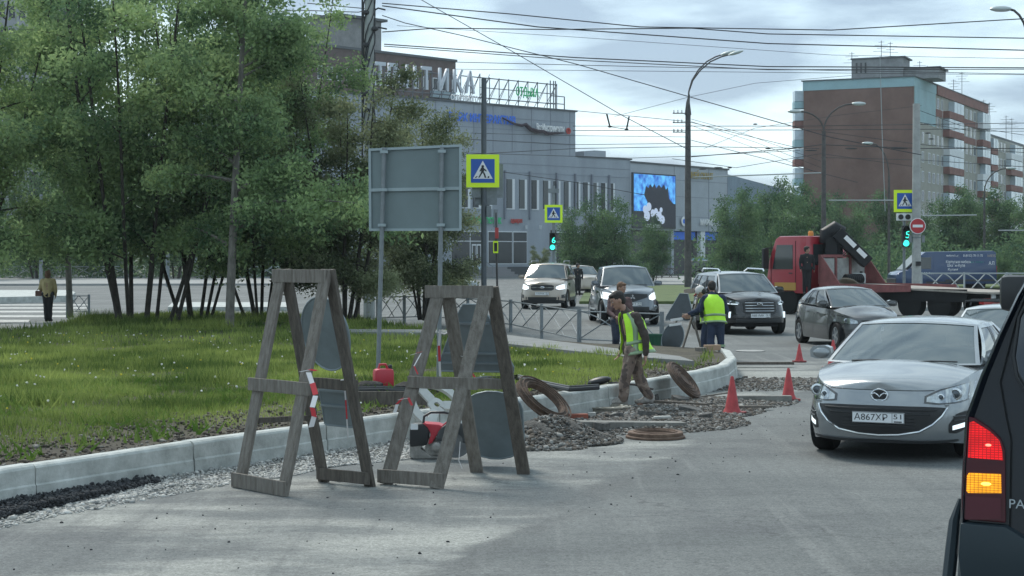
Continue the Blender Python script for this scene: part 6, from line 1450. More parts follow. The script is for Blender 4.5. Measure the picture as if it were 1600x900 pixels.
# tailgate recess line, window, lettering
rpoly('tailgate_window', [(1588, 586), (1583, 560), (1590, 500), (1604, 474), (1760, 470), (1760, 640), (1604, 614)], mat('tail_glass', (.012, .018, .026), .06, 0, coat=1), .012, .01, bevel=.004)
q = MB(); q.tube([rearpt(*p, .016) for p in ((1602, 470), (1588, 498), (1580, 560), (1586, 592), (1604, 620), (1700, 636))], .006, 6); q.build('window_seal', blackp, nv)
q = MB(); q.tube([rearpt(*p, .006) for p in ((1577, 836), (1578, 690), (1570, 655), (1560, 600), (1585, 500), (1612, 430))], .004, 5); q.build('tailgate_gap', seamb if 'seamb' in globals() else dark, nv)
p0 = rearpt(1640, 793, .012); M = frame4(p0+Vector((0, -.004, 0)), (1, 0, 0), (0, .12, 1)); text_obj('badge_letters', 'PATHFINDER', .055, mat('badge_grey', (.32, .35, .37), .3, .5), nv, M, .003, .335)
# rear wheel, arch flare, mirror, side glass
q = MB(); q.lathe([(.25, -.13), (.36, -.13), (.38, -.09), (.38, .09), (.36, .13), (.25, .13)], (pts[0].x+.10, .95, .38), 30, Matrix(((0, 0, 1), (1, 0, 0), (0, 1, 0)))); q.build('wheel', dark, nv, smooth=True)
q = MB(); c_ = Vector((pts[0].x-.005, .95, .42)); q.tube([c_+Vector((0, .47*math.cos(a), .47*math.sin(a))) for a in np.linspace(-.35, PI+.35, 18)], .045, 8); q.build('arch_flare', bump, nv, smooth=True)
q = MB(); q.tube([nx(1482, 905, .2), nx(1487, 860, .25), nx(1491, 815, .3), nx(1500, 780, .35)], [.03, .03, .025, .01], 8); q.build('side_trim', bump, nv, smooth=True)
sg = MB(); sg.add([Vector((pts[4].x-.0, .5, pts[4].z)), Vector((pts[4].x, 2.2, pts[4].z)), Vector((pts[6].x, 2.2, pts[6].z-.02)), Vector((pts[6].x, .5, pts[6].z-.02))], [(0, 1, 2, 3)]); sg.v = [v+Vector((-.012, 0, 0)) for v in sg.v]; sg.build('side_window', glass_d, nv)
q = MB(); mc = nx(1592, 458, 3.1); q.box(mc, (.22, .12, .22)); q.build('mirror', blackp, nv, bevel=.05, smooth=40)
# ================================================================ PEOPLE
skin = mat('skin', (.36, .21, .155), .55, 0, .08, 20); hair_d = mat('dark_hair', (.018, .015, .013), .7, 0, .3, 40, .5, 80); hair_b = mat('brown_hair', (.13, .07, .04), .75, 0, .3, 40, .5, 80)
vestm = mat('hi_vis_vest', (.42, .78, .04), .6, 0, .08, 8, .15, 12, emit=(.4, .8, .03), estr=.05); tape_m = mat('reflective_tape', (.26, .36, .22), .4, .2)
camo = None
def camo_mat():
    m = bpy.data.materials.new('camouflage_cloth'); m.use_nodes = True; n = m.node_tree; p = n.nodes['Principled BSDF']; t = n.nodes.new("ShaderNodeTexCoord"); z = n.nodes.new("ShaderNodeTexNoise"); z.inputs['Scale'].default_value = 9; z.inputs['Detail'].default_value = 2
    r = n.nodes.new("ShaderNodeValToRGB"); r.color_ramp.interpolation = 'CONSTANT'; cs = [(.10, .075, .065), (.19, .14, .115), (.28, .22, .18), (.14, .105, .09)]
    for i, c in enumerate(cs): e = r.color_ramp.elements[i] if i < 2 else r.color_ramp.elements.new(.5); e.position = (0, .44, .52, .60)[i]; e.color = (*c, 1)
    n.links.new(t.outputs['Object'], z.inputs['Vector']); n.links.new(z.outputs[0], r.inputs[0]); n.links.new(r.outputs[0], p.inputs['Base Color']); p.inputs['Roughness'].default_value = .9; return m
camo = camo_mat()
def limb(b, p0, p1, r0, r1, n=10):
    """tapered capsule"""
    p0, p1 = Vector(p0), Vector(p1); d = (p1-p0); L_ = d.length; d.normalize(); P_ = []; R_ = []
    for k in (-1, -.8, -.45): P_.append(p0+d*r0*k); R_.append(r0*math.sqrt(max(.0, 1-k*k))+.001)
    for k in (0, .5, 1): P_.append(p0.lerp(p1, k)); R_.append(r0+(r1-r0)*k)
    for k in (.45, .8, 1): P_.append(p1+d*r1*k); R_.append(r1*math.sqrt(max(0, 1-k*k))+.001)
    b.tube(P_, R_, n)
def fuse(b, name, m, parent, vox=.014, sm=6, disp=0, dscale=.09):
    """one continuous skin round the overlapping pieces"""
    o = b.build(name, m, parent); md = o.modifiers.new('r', 'REMESH'); md.mode = 'VOXEL'; md.voxel_size = vox; md.use_smooth_shade = True
    ms = o.modifiers.new('s', 'SMOOTH'); ms.iterations = sm; ms.factor = .5
    if disp:
        tx = bpy.data.textures.new('folds', 'CLOUDS'); tx.noise_scale = dscale; dm = o.modifiers.new('d', 'DISPLACE'); dm.texture = tx; dm.strength = disp; dm.mid_level = .5; dm.texture_coords = 'LOCAL'
    dg = bpy.context.evaluated_depsgraph_get(); me = bpy.data.meshes.new_from_object(o.evaluated_get(dg)); o.modifiers.clear(); old_ = o.data; o.data = me; bpy.data.meshes.remove(old_)
    if not me.materials: me.materials.append(m)
    me.polygons.foreach_set('use_smooth', [True]*len(me.polygons)); return o
def hand(b, wrist, d, n, k=1.0, curl=.5, thumb=1):
    """palm and five fingers; d = direction of the hand, n = palm normal (fingers curl to n)"""
    d = Vector(d).normalized(); n = Vector(n).normalized(); sdv = d.cross(n).normalized(); wrist = Vector(wrist)
    limb(b, wrist, wrist+d*.03*k, .026*k, .028*k, 8)
    for s_ in (-.028, -.009, .010, .028): limb(b, wrist+d*.03*k+sdv*s_*k*.6, wrist+d*.085*k+sdv*s_*k, .017*k, .014*k, 7)
    for s_, l in ((-.030, .055), (-.010, .070), (.010, .076), (.030, .066)):
        p = wrist+d*.088*k+sdv*s_*k; q_ = p; dd = d.copy()
        for j, ff in enumerate((.42, .33, .25)):
            dd = (dd+n*curl*(.55+.25*j)).normalized(); e_ = q_+dd*l*ff*k*1.25; limb(b, q_, e_, .0095*k-.0008*j, .0088*k-.0008*j, 6); q_ = e_
    p = wrist+d*.03*k+sdv*.030*k*thumb; e_ = p+(d*.7+sdv*.7*thumb+n*.3).normalized()*.038*k; limb(b, p, e_, .013*k, .011*k, 7); limb(b, e_, e_+(d*.95+sdv*.15*thumb+n*.4).normalized()*.032*k, .0105*k, .009*k, 7)
def head(b, c, look, k=1.0, up=(0, 0, 1)):
    """skull with jaw, nose, ears; returns frame"""
    f = Vector(look).normalized(); u = Vector(up); u = (u-f*u.dot(f)).normalized(); r = f.cross(u); R = Matrix((r, f, u)).transposed(); c = Vector(c)
    b.ball(c+u*.02*k, (.075*k, .094*k, .105*k), 16, 12, R); b.ball(c+f*.022*k-u*.050*k, (.052*k, .062*k, .060*k), 12, 8, R); b.ball(c+f*.066*k-u*.092*k, (.024*k, .02*k, .018*k), 10, 6, R)
    limb(b, c+f*.088*k+u*.018*k, c+f*.112*k-u*.026*k, .009*k, .014*k, 8); b.ball(c+f*.084*k-u*.056*k, (.024*k, .012*k, .009*k), 10, 6, R); b.ball(c+f*.08*k+u*.033*k, (.05*k, .016*k, .012*k), 10, 6, R)
    for s_ in (1, -1): b.ball(c+r*s_*.076*k-f*.005*k, (.012*k, .022*k, .032*k), 8, 6, R)
    return f, u, r, R, c
def face_bits(root, fr, k=1.0, brow=hair_d):
    f, u, r, R, c = fr
    for s_ in (1, -1):
        q = MB(); q.ball(c+f*.083*k+u*.014*k+r*s_*.031*k, (.0125*k, .007*k, .007*k), 8, 6, R); e = q.build('eye', mat('eye_white', (.6, .58, .55), .3), root)
        q = MB(); q.ball(c+f*.0895*k+u*.014*k+r*s_*.031*k, (.006*k, .002*k, .006*k), 8, 6, R); q.build('iris', plate_k, e)
        q = MB(); q.tube([c+f*.088*k+u*.034*k+r*s_*.014*k, c+f*.091*k+u*.039*k+r*s_*.03*k, c+f*.080*k+u*.034*k+r*s_*.048*k], .0045*k, 5); q.build('eyebrow', brow, root)
    q = MB(); q.tube([c+f*.093*k-u*.058*k+r*t for t in (-.02*k, 0, .02*k)], .0035*k, 5); q.build('mouth', mat('lips', (.22, .08, .07), .5), root)
def hair(root, fr, m, k=1.0, style='short'):
    f, u, r, R, c = fr; q = MB(); q.ball(c+u*.040*k-f*.018*k, (.084*k, .098*k, .095*k), 16, 12, R); q.ball(c-f*.045*k-u*.01*k, (.074*k, .066*k, .075*k), 12, 8, R)
    if style == 'bob': q.ball(c-f*.03*k-u*.05*k, (.10*k, .085*k, .11*k), 14, 8, R)
    if style == 'short': q.ball(c+f*.055*k+u*.088*k, (.06*k, .045*k, .03*k), 10, 6, R)
    return fuse(q, 'hair', m, root, .012, 3, .012, .02)
def shoe(b, heel, toe, k=1.0):
    heel, toe = Vector(heel), Vector(toe); d = (toe-heel); limb(b, heel+Vector((0, 0, .045)), heel+d*.5+Vector((0, 0, .055)), .045*k, .05*k); limb(b, heel+d*.4+Vector((0, 0, .04)), toe+Vector((0, 0, .03)), .05*k, .035*k); limb(b, heel+Vector((0, 0, .10)), heel+Vector((0, 0, .03)), .045*k, .045*k)
def sole(root, heel, toe, m): 
    heel, toe = Vector(heel), Vector(toe); d = (toe-heel).normalized(); q = MB(); q.beam(heel-d*.05+Vector((0, 0, .012)), toe+d*.045+Vector((0, 0, .012)), .09, .024, d.cross(Vector((0, 0, 1)))); q.build('sole', m, root, bevel=.01)
def person(label, loc, J, top, legs, shoes, hairm, look, arm_bare=False, style='short', vest=None, k=1.0, hk=1.0, group=None, vox=.014, leg_disp=.02, curl=.5, hat=None, soles=True, sleeve=1.0, headup=(0, 0, 1), hands=(1, 1)):
    """J: head, neck, chest, waist, hip, sh(L,R), el, wr, kn, an, toe - all local to loc"""
    t = thing('person', label, 'person', loc, 0, group); V_ = {a: ([Vector(q) for q in b_] if isinstance(b_[0], (list, tuple)) else Vector(b_)) for a, b_ in J.items() if a != 'gap'}
    b = MB(); fr = head(b, V_['head'], look, hk, headup); limb(b, V_['neck'], V_['head']-Vector((0, 0, .04))-fr[0]*.02, .052*k, .05*k)
    limb(b, V_['chest'], V_['waist'], .12*k, .11*k); limb(b, V_['waist'], V_['hip'], .11*k, .12*k); limb(b, V_['neck'], V_['chest'], .05*k, .10*k)
    hipd = V_['kn'][0]-V_['kn'][1]; sh = V_['sh']; across = (sh[1]-sh[0]).normalized()
    hp = V_.get('hp') or [V_['hip']-across*.085, V_['hip']+across*.085]
    for i in (0, 1):
        limb(b, V_['chest']+Vector((0, 0, .06)), sh[i], .07*k, .05*k); limb(b, sh[i], V_['el'][i], .045*k, .038*k); limb(b, V_['el'][i], V_['wr'][i], .036*k, .025*k)
        if hands[i]:
            d = (V_['wr'][i]-V_['el'][i]).normalized(); nn = Vector(J.get('palm', [(0, 1, 0), (0, 1, 0)])[i]); hand(b, V_['wr'][i], d, nn, .98*hk, curl, 1 if i == 0 else -1)
        limb(b, hp[i], V_['kn'][i], .075*k, .052*k); limb(b, V_['kn'][i], V_['an'][i], .05*k, .035*k); limb(b, V_['an'][i], V_['toe'][i], .035*k, .03*k)
    fuse(b, 'body', skin, t, vox*.7 if vox < .016 else vox, 3)
    face_bits(t, fr, hk)
    if style != 'none': hair(t, fr, hairm, hk, style)
    # clothes
    b = MB(); limb(b, V_['chest']-across*.06, V_['waist']-across*.04, .125*k, .115*k, 12); limb(b, V_['chest']+across*.06, V_['waist']+across*.04, .125*k, .115*k, 12); limb(b, V_['waist']-across*.04, V_['hip']-across*.04, .115*k, .13*k); limb(b, V_['waist']+across*.04, V_['hip']+across*.04, .115*k, .13*k)
    limb(b, V_['neck'], V_['chest'], .062*k, .12*k)
    for i in (0, 1):
        limb(b, V_['chest']+Vector((0, 0, .05)), sh[i], .09*k, .07*k); limb(b, sh[i], V_['el'][i], .066*k, .055*k); e_ = V_['el'][i].lerp(V_['wr'][i], .93*sleeve); limb(b, V_['el'][i], e_, .054*k, .04*k)
    fuse(b, 'top', top, t, vox, 4, .032, .07)
    b = MB(); limb(b, hp[0], hp[1], .115*k, .115*k); limb(b, V_['hip']+(V_['waist']-V_['hip'])*.35, V_['hip'], .125*k, .13*k)
    for i in (0, 1): limb(b, hp[i], V_['kn'][i], .10*k, .078*k); an = V_['an'][i]+(V_['kn'][i]-V_['an'][i])*.10; limb(b, V_['kn'][i], an, .08*k, .065*k)
    fuse(b, 'trousers', legs, t, vox, 4, leg_disp)
    for i in (0, 1):
        heel = V_['an'][i].copy(); heel.z = max(0, V_['toe'][i].z)*1.0; dd = V_['toe'][i]-heel; b = MB(); shoe(b, heel-dd.normalized()*.03, V_['toe'][i]+dd.normalized()*.03, .95*k); so = fuse(b, 'shoe', shoes, t, .012, 3)
    if vest:
        b = MB(); c0, w0, h0 = V_['chest'], V_['waist'], V_['hip']; up_ = (V_['neck']-w0).normalized(); f_ = across.cross(up_).normalized()
        if f_.dot(Vector(look)) < 0: f_ = -f_
        ringv = []
        P_ = [V_['neck'].lerp(c0, .15), c0+up_*.05, c0-up_*.08, w0, h0.lerp(w0, .3), h0-up_*.04]; WX = (.115, .205, .205, .185, .19, .215); WD = (.085, .15, .165, .155, .165, .18); NN = 28; bulge = J.get('drape', (0, 0, 0))
        gap = J.get('gap', 0.18)
        for i_, p in enumerate(P_):
            row = []
            for j in range(NN+1):
                a = gap+(2*PI-2*gap)*j/NN; dx_ = math.sin(a); dy_ = math.cos(a); wob = 1+.035*math.sin(5*a+i_*1.3); row.append(p+across*(dx_*WX[i_]*k*wob)+f_*(dy_*WD[i_]*k*wob)+Vector(bulge)*(i_/5)**2*max(0, -dy_+.3))
            ringv.append(row)
        b.grid(ringv); ve = b.build('vest', vestm, t, smooth=60, solid=.008)
        md = ve.modifiers.new('s', 'SUBSURF'); md.levels = 1; md.render_levels = 1
        for i0, fr_ in ((3, .0), (4, .5)):
            b = MB(); r0, r1 = ringv[i0], ringv[i0+1]; cc = (P_[i0]+P_[i0+1])/2; 
            lo = [a.lerp(c, fr_+.0) for a, c in zip(r0, r1)]; hi = [a.lerp(c, fr_+.45) for a, c in zip(r0, r1)]
            b.grid([[cc+(v-cc)*1.05 for v in lo], [cc+(v-cc)*1.05 for v in hi]]); b.build('reflective_band', tape_m, ve, smooth=60, solid=.004)
        for sd_ in (1, -1):
            b = MB(); js = 3 if sd_ > 0 else NN-3
            for jj in (js,): b.grid([[rw[jj]+(rw[jj]-P_[i_])*.05, rw[jj+sd_*2]+(rw[jj+sd_*2]-P_[i_])*.05] for i_, rw in enumerate(ringv)]); b.build('reflective_band', tape_m, ve, smooth=60, solid=.004)
    if hat:
        f, u, r, R, c = fr; b = MB(); b.ball(c+u*.045*hk-f*.01*hk, (.092*hk, .108*hk, .098*hk), 14, 10, R); h_ = b.build('cap', hat[0], t, smooth=True); b = MB(); b.ball(c+f*.11*hk+u*.035*hk, (.07*hk, .06*hk, .014*hk), 12, 6, R); b.build('peak', hat[1], h_, smooth=True)
    return t, V_, fr
# 1. stooping worker in the middle
P = G(984, 641); brownsh = mat('brown_shirt', (.055, .043, .038), .9, 0, .15, 14, .3, 30); 
J = dict(head=(-.165, -.03, 1.445), neck=(-.07, 0, 1.31), chest=(.01, 0, 1.16), waist=(.045, .0, .92), hip=(.04, 0, .78), sh=[(.085, -.17, 1.22), (-.06, .17, 1.22)], el=[(.20, -.21, .95), (-.02, .25, .96)], wr=[(.20, -.20, .72), (-.10, .26, .76)],
  kn=[(-.06, -.09, .42), (.12, .09, .42)], an=[(-.10, -.09, .09), (.28, .10, .10)], toe=[(-.26, -.11, .03), (.13, .08, .03)], palm=[(-1, 0, 0), (-1, 0, 0)], hp=[(.02, -.09, .76), (.07, .09, .76)], drape=(.10, 0, -.03), gap=.45)
w1, V1, _ = person('stooping dark haired worker in yellow vest and camouflage trousers carrying a shovel', (P.x, P.y, .05), J, brownsh, camo, mat('pale_shoes', (.28, .26, .24), .8, 0, .5, 20), hair_d, (-.88, -.22, -.42), vest=True, vox=.012, leg_disp=.035, k=1.0, hk=1.02)
shv = thing('shovel', 'shovel held low behind the stooping worker, black blade to the left', 'shovel', (P.x-.26, P.y+.25, .36))
q = MB(); q.tube([(-.02, 0, .0), (.35, -.02, -.03), (.60, -.05, -.09)], .015, 7); q.build('handle', darkpole, shv); q = MB(); q.ball((-.14, .02, .02), (.17, .10, .055), 12, 8, Matrix.Rotation(-.2, 3, 'Y')); q.build('blade', blackp, shv, smooth=True)
# 2. second man behind him, mostly hidden
P = G(968, 560); navy = mat('navy_cloth', (.018, .025, .045), .85, 0, .2, 10, .3, 30); maroon = mat('maroon_cloth', (.10, .06, .06), .9, 0, .3, 9)
J = dict(head=(.02, -.02, 1.44), neck=(.0, .03, 1.28), chest=(-.02, .05, 1.12), waist=(-.02, .05, .88), hip=(-.02, .03, .74), sh=[(-.20, .03, 1.19), (.17, .05, 1.19)], el=[(-.24, -.10, .95), (.22, -.05, .93)], wr=[(-.12, -.30, .86), (.14, -.22, .8)], kn=[(-.10, -.12, .42), (.10, -.05, .42)], an=[(-.10, .0, .09), (.10, .05, .09)], toe=[(-.11, -.14, .03), (.11, -.10, .03)], palm=[(1, 0, 0), (-1, 0, 0)])
person('fair haired man in dark maroon and navy jacket mostly hidden behind the stooping worker', (P.x+.02, P.y, .0), J, maroon, navy, dark, hair_b, (.75, -.6, -.15), vox=.02)
# 3,4. two workers bending over the far barrier
P = G(1117, 563)
navyt = mat('navy_workwear', (.022, .035, .07), .85, 0, .2, 8, .3, 30)
J = dict(head=(-.03, .12, 1.47), neck=(-.02, .06, 1.34), chest=(.0, .0, 1.18), waist=(.03, -.02, .92), hip=(.04, .0, .78), sh=[(-.18, .02, 1.26), (.18, .02, 1.26)], el=[(-.24, .12, 1.0), (.27, .10, .98)], wr=[(-.20, .33, .88), (.10, .28, .92)], kn=[(-.06, .02, .43), (.14, .03, .43)], an=[(-.04, .0, .09), (.15, .05, .09)], toe=[(-.08, .16, .03), (.18, .2, .03)], palm=[(1, 0, 0), (-1, 0, 0)], gap=.1)
w3, _, _ = person('worker in yellow vest and navy trousers seen from behind beside the far barrier', (P.x-.02, P.y, 0), J, navyt, navyt, dark, hair_d, (-.15, .98, -.15), vest=True, vox=.018)
q = MB()
for x in (-.05, .15): q.lathe([(.082, 0), (.082, .05)], (x, .03, .27), 12)
q.build('trouser_band', tape_m, w3)
P = G(1101, 561)
J = dict(head=(-.06, -.02, 1.36), neck=(.0, .02, 1.27), chest=(.05, .05, 1.14), waist=(.09, .06, .92), hip=(.10, .05, .79), sh=[(-.02, -.12, 1.20), (.08, .2, 1.20)], el=[(-.14, -.16, 1.0), (-.05, .2, .97)], wr=[(-.32, -.12, .92), (-.25, .16, .88)], kn=[(.0, -.05, .43), (.12, .12, .43)], an=[(.02, -.05, .09), (.16, .12, .09)], toe=[(-.13, -.06, .03), (.0, .12, .03)], palm=[(0, 1, 0), (0, -1, 0)], gap=.2)
person('bending worker with white and red cap holding the far barrier', (P.x-.02, P.y, 0), J, navyt, navyt, dark, hair_d, (-.7, .3, -.65), vest=True, vox=.018, hat=(mat('white_cap', (.6, .58, .56), .8), mat('red_cap', (.42, .05, .06), .8)))
# 5. person in yellow jacket at far left
P = G(75, 505)
J = dict(head=(.0, 0, 1.52), neck=(0, 0, 1.37), chest=(0, 0, 1.22), waist=(0, .0, .98), hip=(0, 0, .88), sh=[(-.18, 0, 1.30), (.18, 0, 1.30)], el=[(-.26, .02, 1.05), (.24, .02, 1.03)], wr=[(-.16, .16, .95), (.20, .12, .82)], kn=[(-.06, .0, .48), (.06, .02, .48)], an=[(-.05, .0, .08), (.05, .03, .08)], toe=[(-.06, .16, .03), (.06, .18, .03)], palm=[(1, 0, 0), (-1, 0, 0)])
yj = mat('pale_yellow_jacket', (.40, .33, .17), .8, 0, .08, 5, .2, 12); w5, _, _ = person('person in pale yellow jacket and black trousers standing at the zebra crossing', (P.x, P.y, .03), J, yj, mat('black_trousers', (.012, .013, .016), .85), dark, hair_b, (0, 1, 0), style='bob', vox=.02, k=1.05)
bag = thing('handbag', 'small brown bag held by the person in the yellow jacket', 'bag', (P.x-.30, P.y+.02, .93)); q = MB(); q.box((0, 0, 0), (.2, .08, .17)); q.build('bag_body', mat('brown_leather', (.13, .06, .045), .6), bag, bevel=.02); q = MB(); q.tube([(-.06, 0, .08), (0, 0, .16), (.06, 0, .08)], .01, 5); q.build('strap', dark, bag)
# 6. dark figure on the shop steps, 7 man behind the beige car, 8 man on the lorry
def stand(label, loc, top, legs, look=(0, -1, 0), h=1.0, **k):
    J = dict(head=(0, 0, 1.60), neck=(0, .02, 1.46), chest=(0, .02, 1.32), waist=(0, .02, 1.06), hip=(0, 0, .93), sh=[(-.19, .02, 1.38), (.19, .02, 1.38)], el=[(-.25, .02, 1.12), (.25, .02, 1.12)], wr=[(-.24, -.1, .9), (.24, -.06, .87)], kn=[(-.09, -.02, .5), (.09, .02, .5)], an=[(-.09, .02, .08), (.09, .04, .08)], toe=[(-.1, -.12, .03), (.1, -.1, .03)], palm=[(1, 0, 0), (-1, 0, 0)])
    return person(label, loc, J, top, legs, dark, hair_d, look, vox=.03, **k)
blackc = mat('black_jacket', (.014, .015, .018), .9)
pp_ = P1(727, z=0)+P1.n*1.6; stand('dark dressed figure on the shop steps with a pale bag', (pp_.x, pp_.y, .45), blackc, blackc)
q = MB(); q.box((0, 0, 0), (.35, .15, .5)); o = q.build('carrier_bag', mat('pale_bag', (.5, .62, .7), .7), bevel=.05); o.location = (pp_.x+.45, pp_.y-.2, 1.0); tag(o, 'pale carrier bag held by the dark figure on the shop steps', 'bag')
P = G(904, 463); stand('dark figure standing between the beige SUV and the pickup truck', (P.x, P.y+1, 0), blackc, blackc, look=(1, 0, 0))
M = ROOT[tr.name]; pp_ = M @ Vector((1.55, yc1+.35, .0)); stand('man in dark navy overalls standing between lorry cab and bed', (pp_.x, pp_.y-.2, .72), blackc, blackc, look=(.8, -.3, 0))
pp_ = M @ Vector((.55, yc1-.35, 1.05)); stand('person in a yellow vest inside the red lorry cab', (pp_.x, pp_.y, .95), vestm, navyt, look=(-1, 0, 0))
# ================================================================ ROAD WORKS
def wood_mat(name, a, b):
    if name in MATS: return MATS[name]
    m = mat(name, a, .9, 0, 0, 5, .5, 22, c2=b, stretch=(6, 6, .8)); return m
woodm = wood_mat('weathered_wood', (.115, .10, .085), (.235, .215, .19)); woodd = wood_mat('dark_weathered_wood', (.065, .055, .047), (.15, .13, .11))
plk = [woodm, woodd]
signback = mat('sign_back_grey', (.17, .205, .22), .5, .25, .18, 2.5); signrim = mat('sign_rim', (.23, .27, .29), .5, .4)
stick = mat('faded_sticker', (.36, .38, .38), .7, 0, .25, 30)
def sawhorse(label, a, b, c, d, zt, kn_, wl=.12, tl_=.036):
    """a,b feet of the front panel; c,d feet of the rear panel (ground points)"""
    a, b, c, d = [Vector(v) for v in (a, b, c, d)]; o = (a+b+c+d)/4; o.z = 0
    t = thing('wooden_barrier', label, 'barrier', tuple(o)); a, b, c, d = a-o, b-o, c-o, d-o; up = Vector((0, 0, zt))
    TA = (a+c)/2+up; TB = (b+d)/2+up; bar = (TB-TA).normalized()
    return t, a, b, c, d, TA, TB, bar, o
def board(root, p0, p1, w, th_, wd, name, m):
    q = MB(); p0, p1 = Vector(p0), Vector(p1); n = 5; d = (p1-p0).normalized(); wd = Vector(wd); wd = (wd-d*wd.dot(d)).normalized(); nn = d.cross(wd); rows = []
    for i in range(n+1):
        cc = p0.lerp(p1, i/n)+nn*random.uniform(-.004, .004)*(0 < i < n); jw = random.uniform(-.003, .003); rows.append([cc+wd*(w/2+jw)+nn*th_/2, cc-wd*(w/2-jw)+nn*th_/2, cc-wd*(w/2-jw)-nn*th_/2, cc+wd*(w/2+jw)-nn*th_/2])
    q.grid(rows, closed=True); q.f.append((3, 2, 1, 0)); k = n*4; q.f.append((k, k+1, k+2, k+3)); return q.build(name, m, root, bevel=.004)
def flat_sign(root, c, x, y, poly, name, th_=.012, rim=True, m=None, tabs=()):
    """plate with outline poly (local x,y), raised rim at the back"""
    x = Vector(x).normalized(); y = Vector(y); y = (y-x*y.dot(x)).normalized(); M = Matrix((x, y, x.cross(y))).transposed(); c = Vector(c)
    q = MB(); q.prism(poly, th_, c, M); o = q.build(name, m or signback, root)
    if rim: q = MB(); P_ = [c+M @ Vector((u, v, th_)) for u, v in poly]; q.tube(P_+[P_[0], P_[1]], .009, 6, False); q.build('rim', signrim, o)
    for (u, v, w_, h_) in tabs: q = MB(); q.box(c+M @ Vector((u, v, th_+.012)), (w_, h_, .03), M); q.build('clip', signrim, o)
    return o, M
def circ(rx, ry, n=32): return [(rx*math.cos(2*PI*k/n), ry*math.sin(2*PI*k/n)) for k in range(n)]
def stadium(w_, h_, n=10):
    r = w_/2; P_ = [(r*math.cos(a), h_/2-r*.62+r*.62*math.sin(a)) for a in np.linspace(0, PI, n)]; return P_+[(-x, -y) for x, y in P_]
def rrect(w_, h_, r=.03, n=4):
    P_ = []
    for cx_, cy_, a0_ in ((w_/2-r, h_/2-r, 0), (-w_/2+r, h_/2-r, PI/2), (-w_/2+r, -h_/2+r, PI), (w_/2-r, -h_/2+r, 3*PI/2)):
        for k in range(n+1): a = a0_+PI/2*k/n; P_.append((cx_+r*math.cos(a), cy_+r*math.sin(a)))
    return P_
tape_r = mat('barrier_tape_red', (.5, .03, .04), .6); tape_w = mat('barrier_tape_white', (.62, .6, .6), .6)
def tape(root, pts, w_=.035, n=1, off=0):
    for i in range(len(pts)-1):
        a, e = Vector(pts[i]), Vector(pts[i+1]); q = MB(); d = e-a; wd = Vector((w_, .01*math.sin(i*2), w_*.3*math.sin(i*1.7))); q.add([a, a+wd, e+wd, e], [(0, 1, 2, 3)]); q.build('barrier_tape', tape_r if (i+off) % 2 else tape_w, root, solid=.002)
# ---- barrier 1
def gp(px, py): return G(px, py)
a, b_, c, d = gp(374, 762), gp(441, 775), gp(506, 753), gp(578, 760)
t, a, b_, c, d, TA, TB, bar, o = sawhorse('left wooden trestle barrier carrying a round sign and a square sign', a, b_, c, d, 1.98, 0)
wA = .125
ex = bar*.0
for foot, top_, m, nm in ((a, TA, woodm, 'leg'), (b_, TB, woodm, 'leg'), (c, TA+bar*.05, woodd, 'leg'), (d, TB+bar*.03, woodd, 'leg')): board(t, foot-(top_-foot).normalized()*.0, top_, wA, .036, bar, nm, m)
fa = (a-TA); fn = Vector((-bar.y, bar.x, 0)); fn = fn if fn.dot(a-c) > 0 else -fn          # towards the front panel
def onleg(p, q_, z): k = (z-p.z)/(q_.z-p.z); return p.lerp(q_, k)
board(t, TA-bar*.09+fn*.035+Vector((0, 0, -.06)), TB+bar*.03+fn*.035+Vector((0, 0, -.06)), .12, .03, (0, 0, 1), 'top_board', woodm)
board(t, onleg(a, TA, .93)-bar*.11+fn*.035, onleg(b_, TB, .93)+bar*.12+fn*.035, .115, .03, (0, 0, 1), 'cross_board', woodm)
board(t, onleg(a, TA, .07)-bar*.08+fn*.035, onleg(b_, TB, .07)+bar*.06+fn*.035, .13, .03, (0, 0, 1), 'foot_board', woodm)
board(t, onleg(c, TA, .93)-bar*.05-fn*.035, onleg(d, TB, .93)+bar*.06-fn*.035, .10, .03, (0, 0, 1), 'cross_board', woodd)
board(t, onleg(c, TA, .08)-bar*.03+fn*.035, onleg(d, TB, .08)+bar*.05+fn*.035, .11, .03, (0, 0, 1), 'foot_board', woodd)
board(t, onleg(a, TA, .60), onleg(c, TA, .60), .05, .03, (0, 0, 1), 'brace_board', woodd)
def panel_pt(px, py, s_): return A(px, py, s_)-o
lean_up = ((TA+TB)/2-(c+d)/2).normalized()
cc = panel_pt(510, 521, 164)
so, M = flat_sign(t, cc, bar, lean_up, circ(.335, .36), 'round_sign', tabs=())
for u, v, sc in ((.05, -.12, 1), (.12, .05, .6), (-.02, -.22, .8), (.10, -.2, .7)):
    q = MB(); q.tube([cc+M @ Vector((u+.05*math.sin(k*2.1+u*9)*sc, v+.035*k*sc-.05, -.004)) for k in range(5)], .005, 4); q.build('scrawl', bk_, so)
cc = panel_pt(533, 634, 166); so, M = flat_sign(t, cc, bar, lean_up, rrect(.52, .40), 'square_sign', tabs=((0, .15, .5, .02), (0, .0, .5, .02)))
for k, (u, v) in enumerate(((.05, -.10), (-.05, -.10))): q = MB(); q.box(cc+M @ Vector((u, v, -.003)), (.085, .10, .003), M); q.build('sticker', stick, so)
q = MB(); q.box(cc+M @ Vector((0.02, -.1, -.003)), (.085, .10, .003), M)
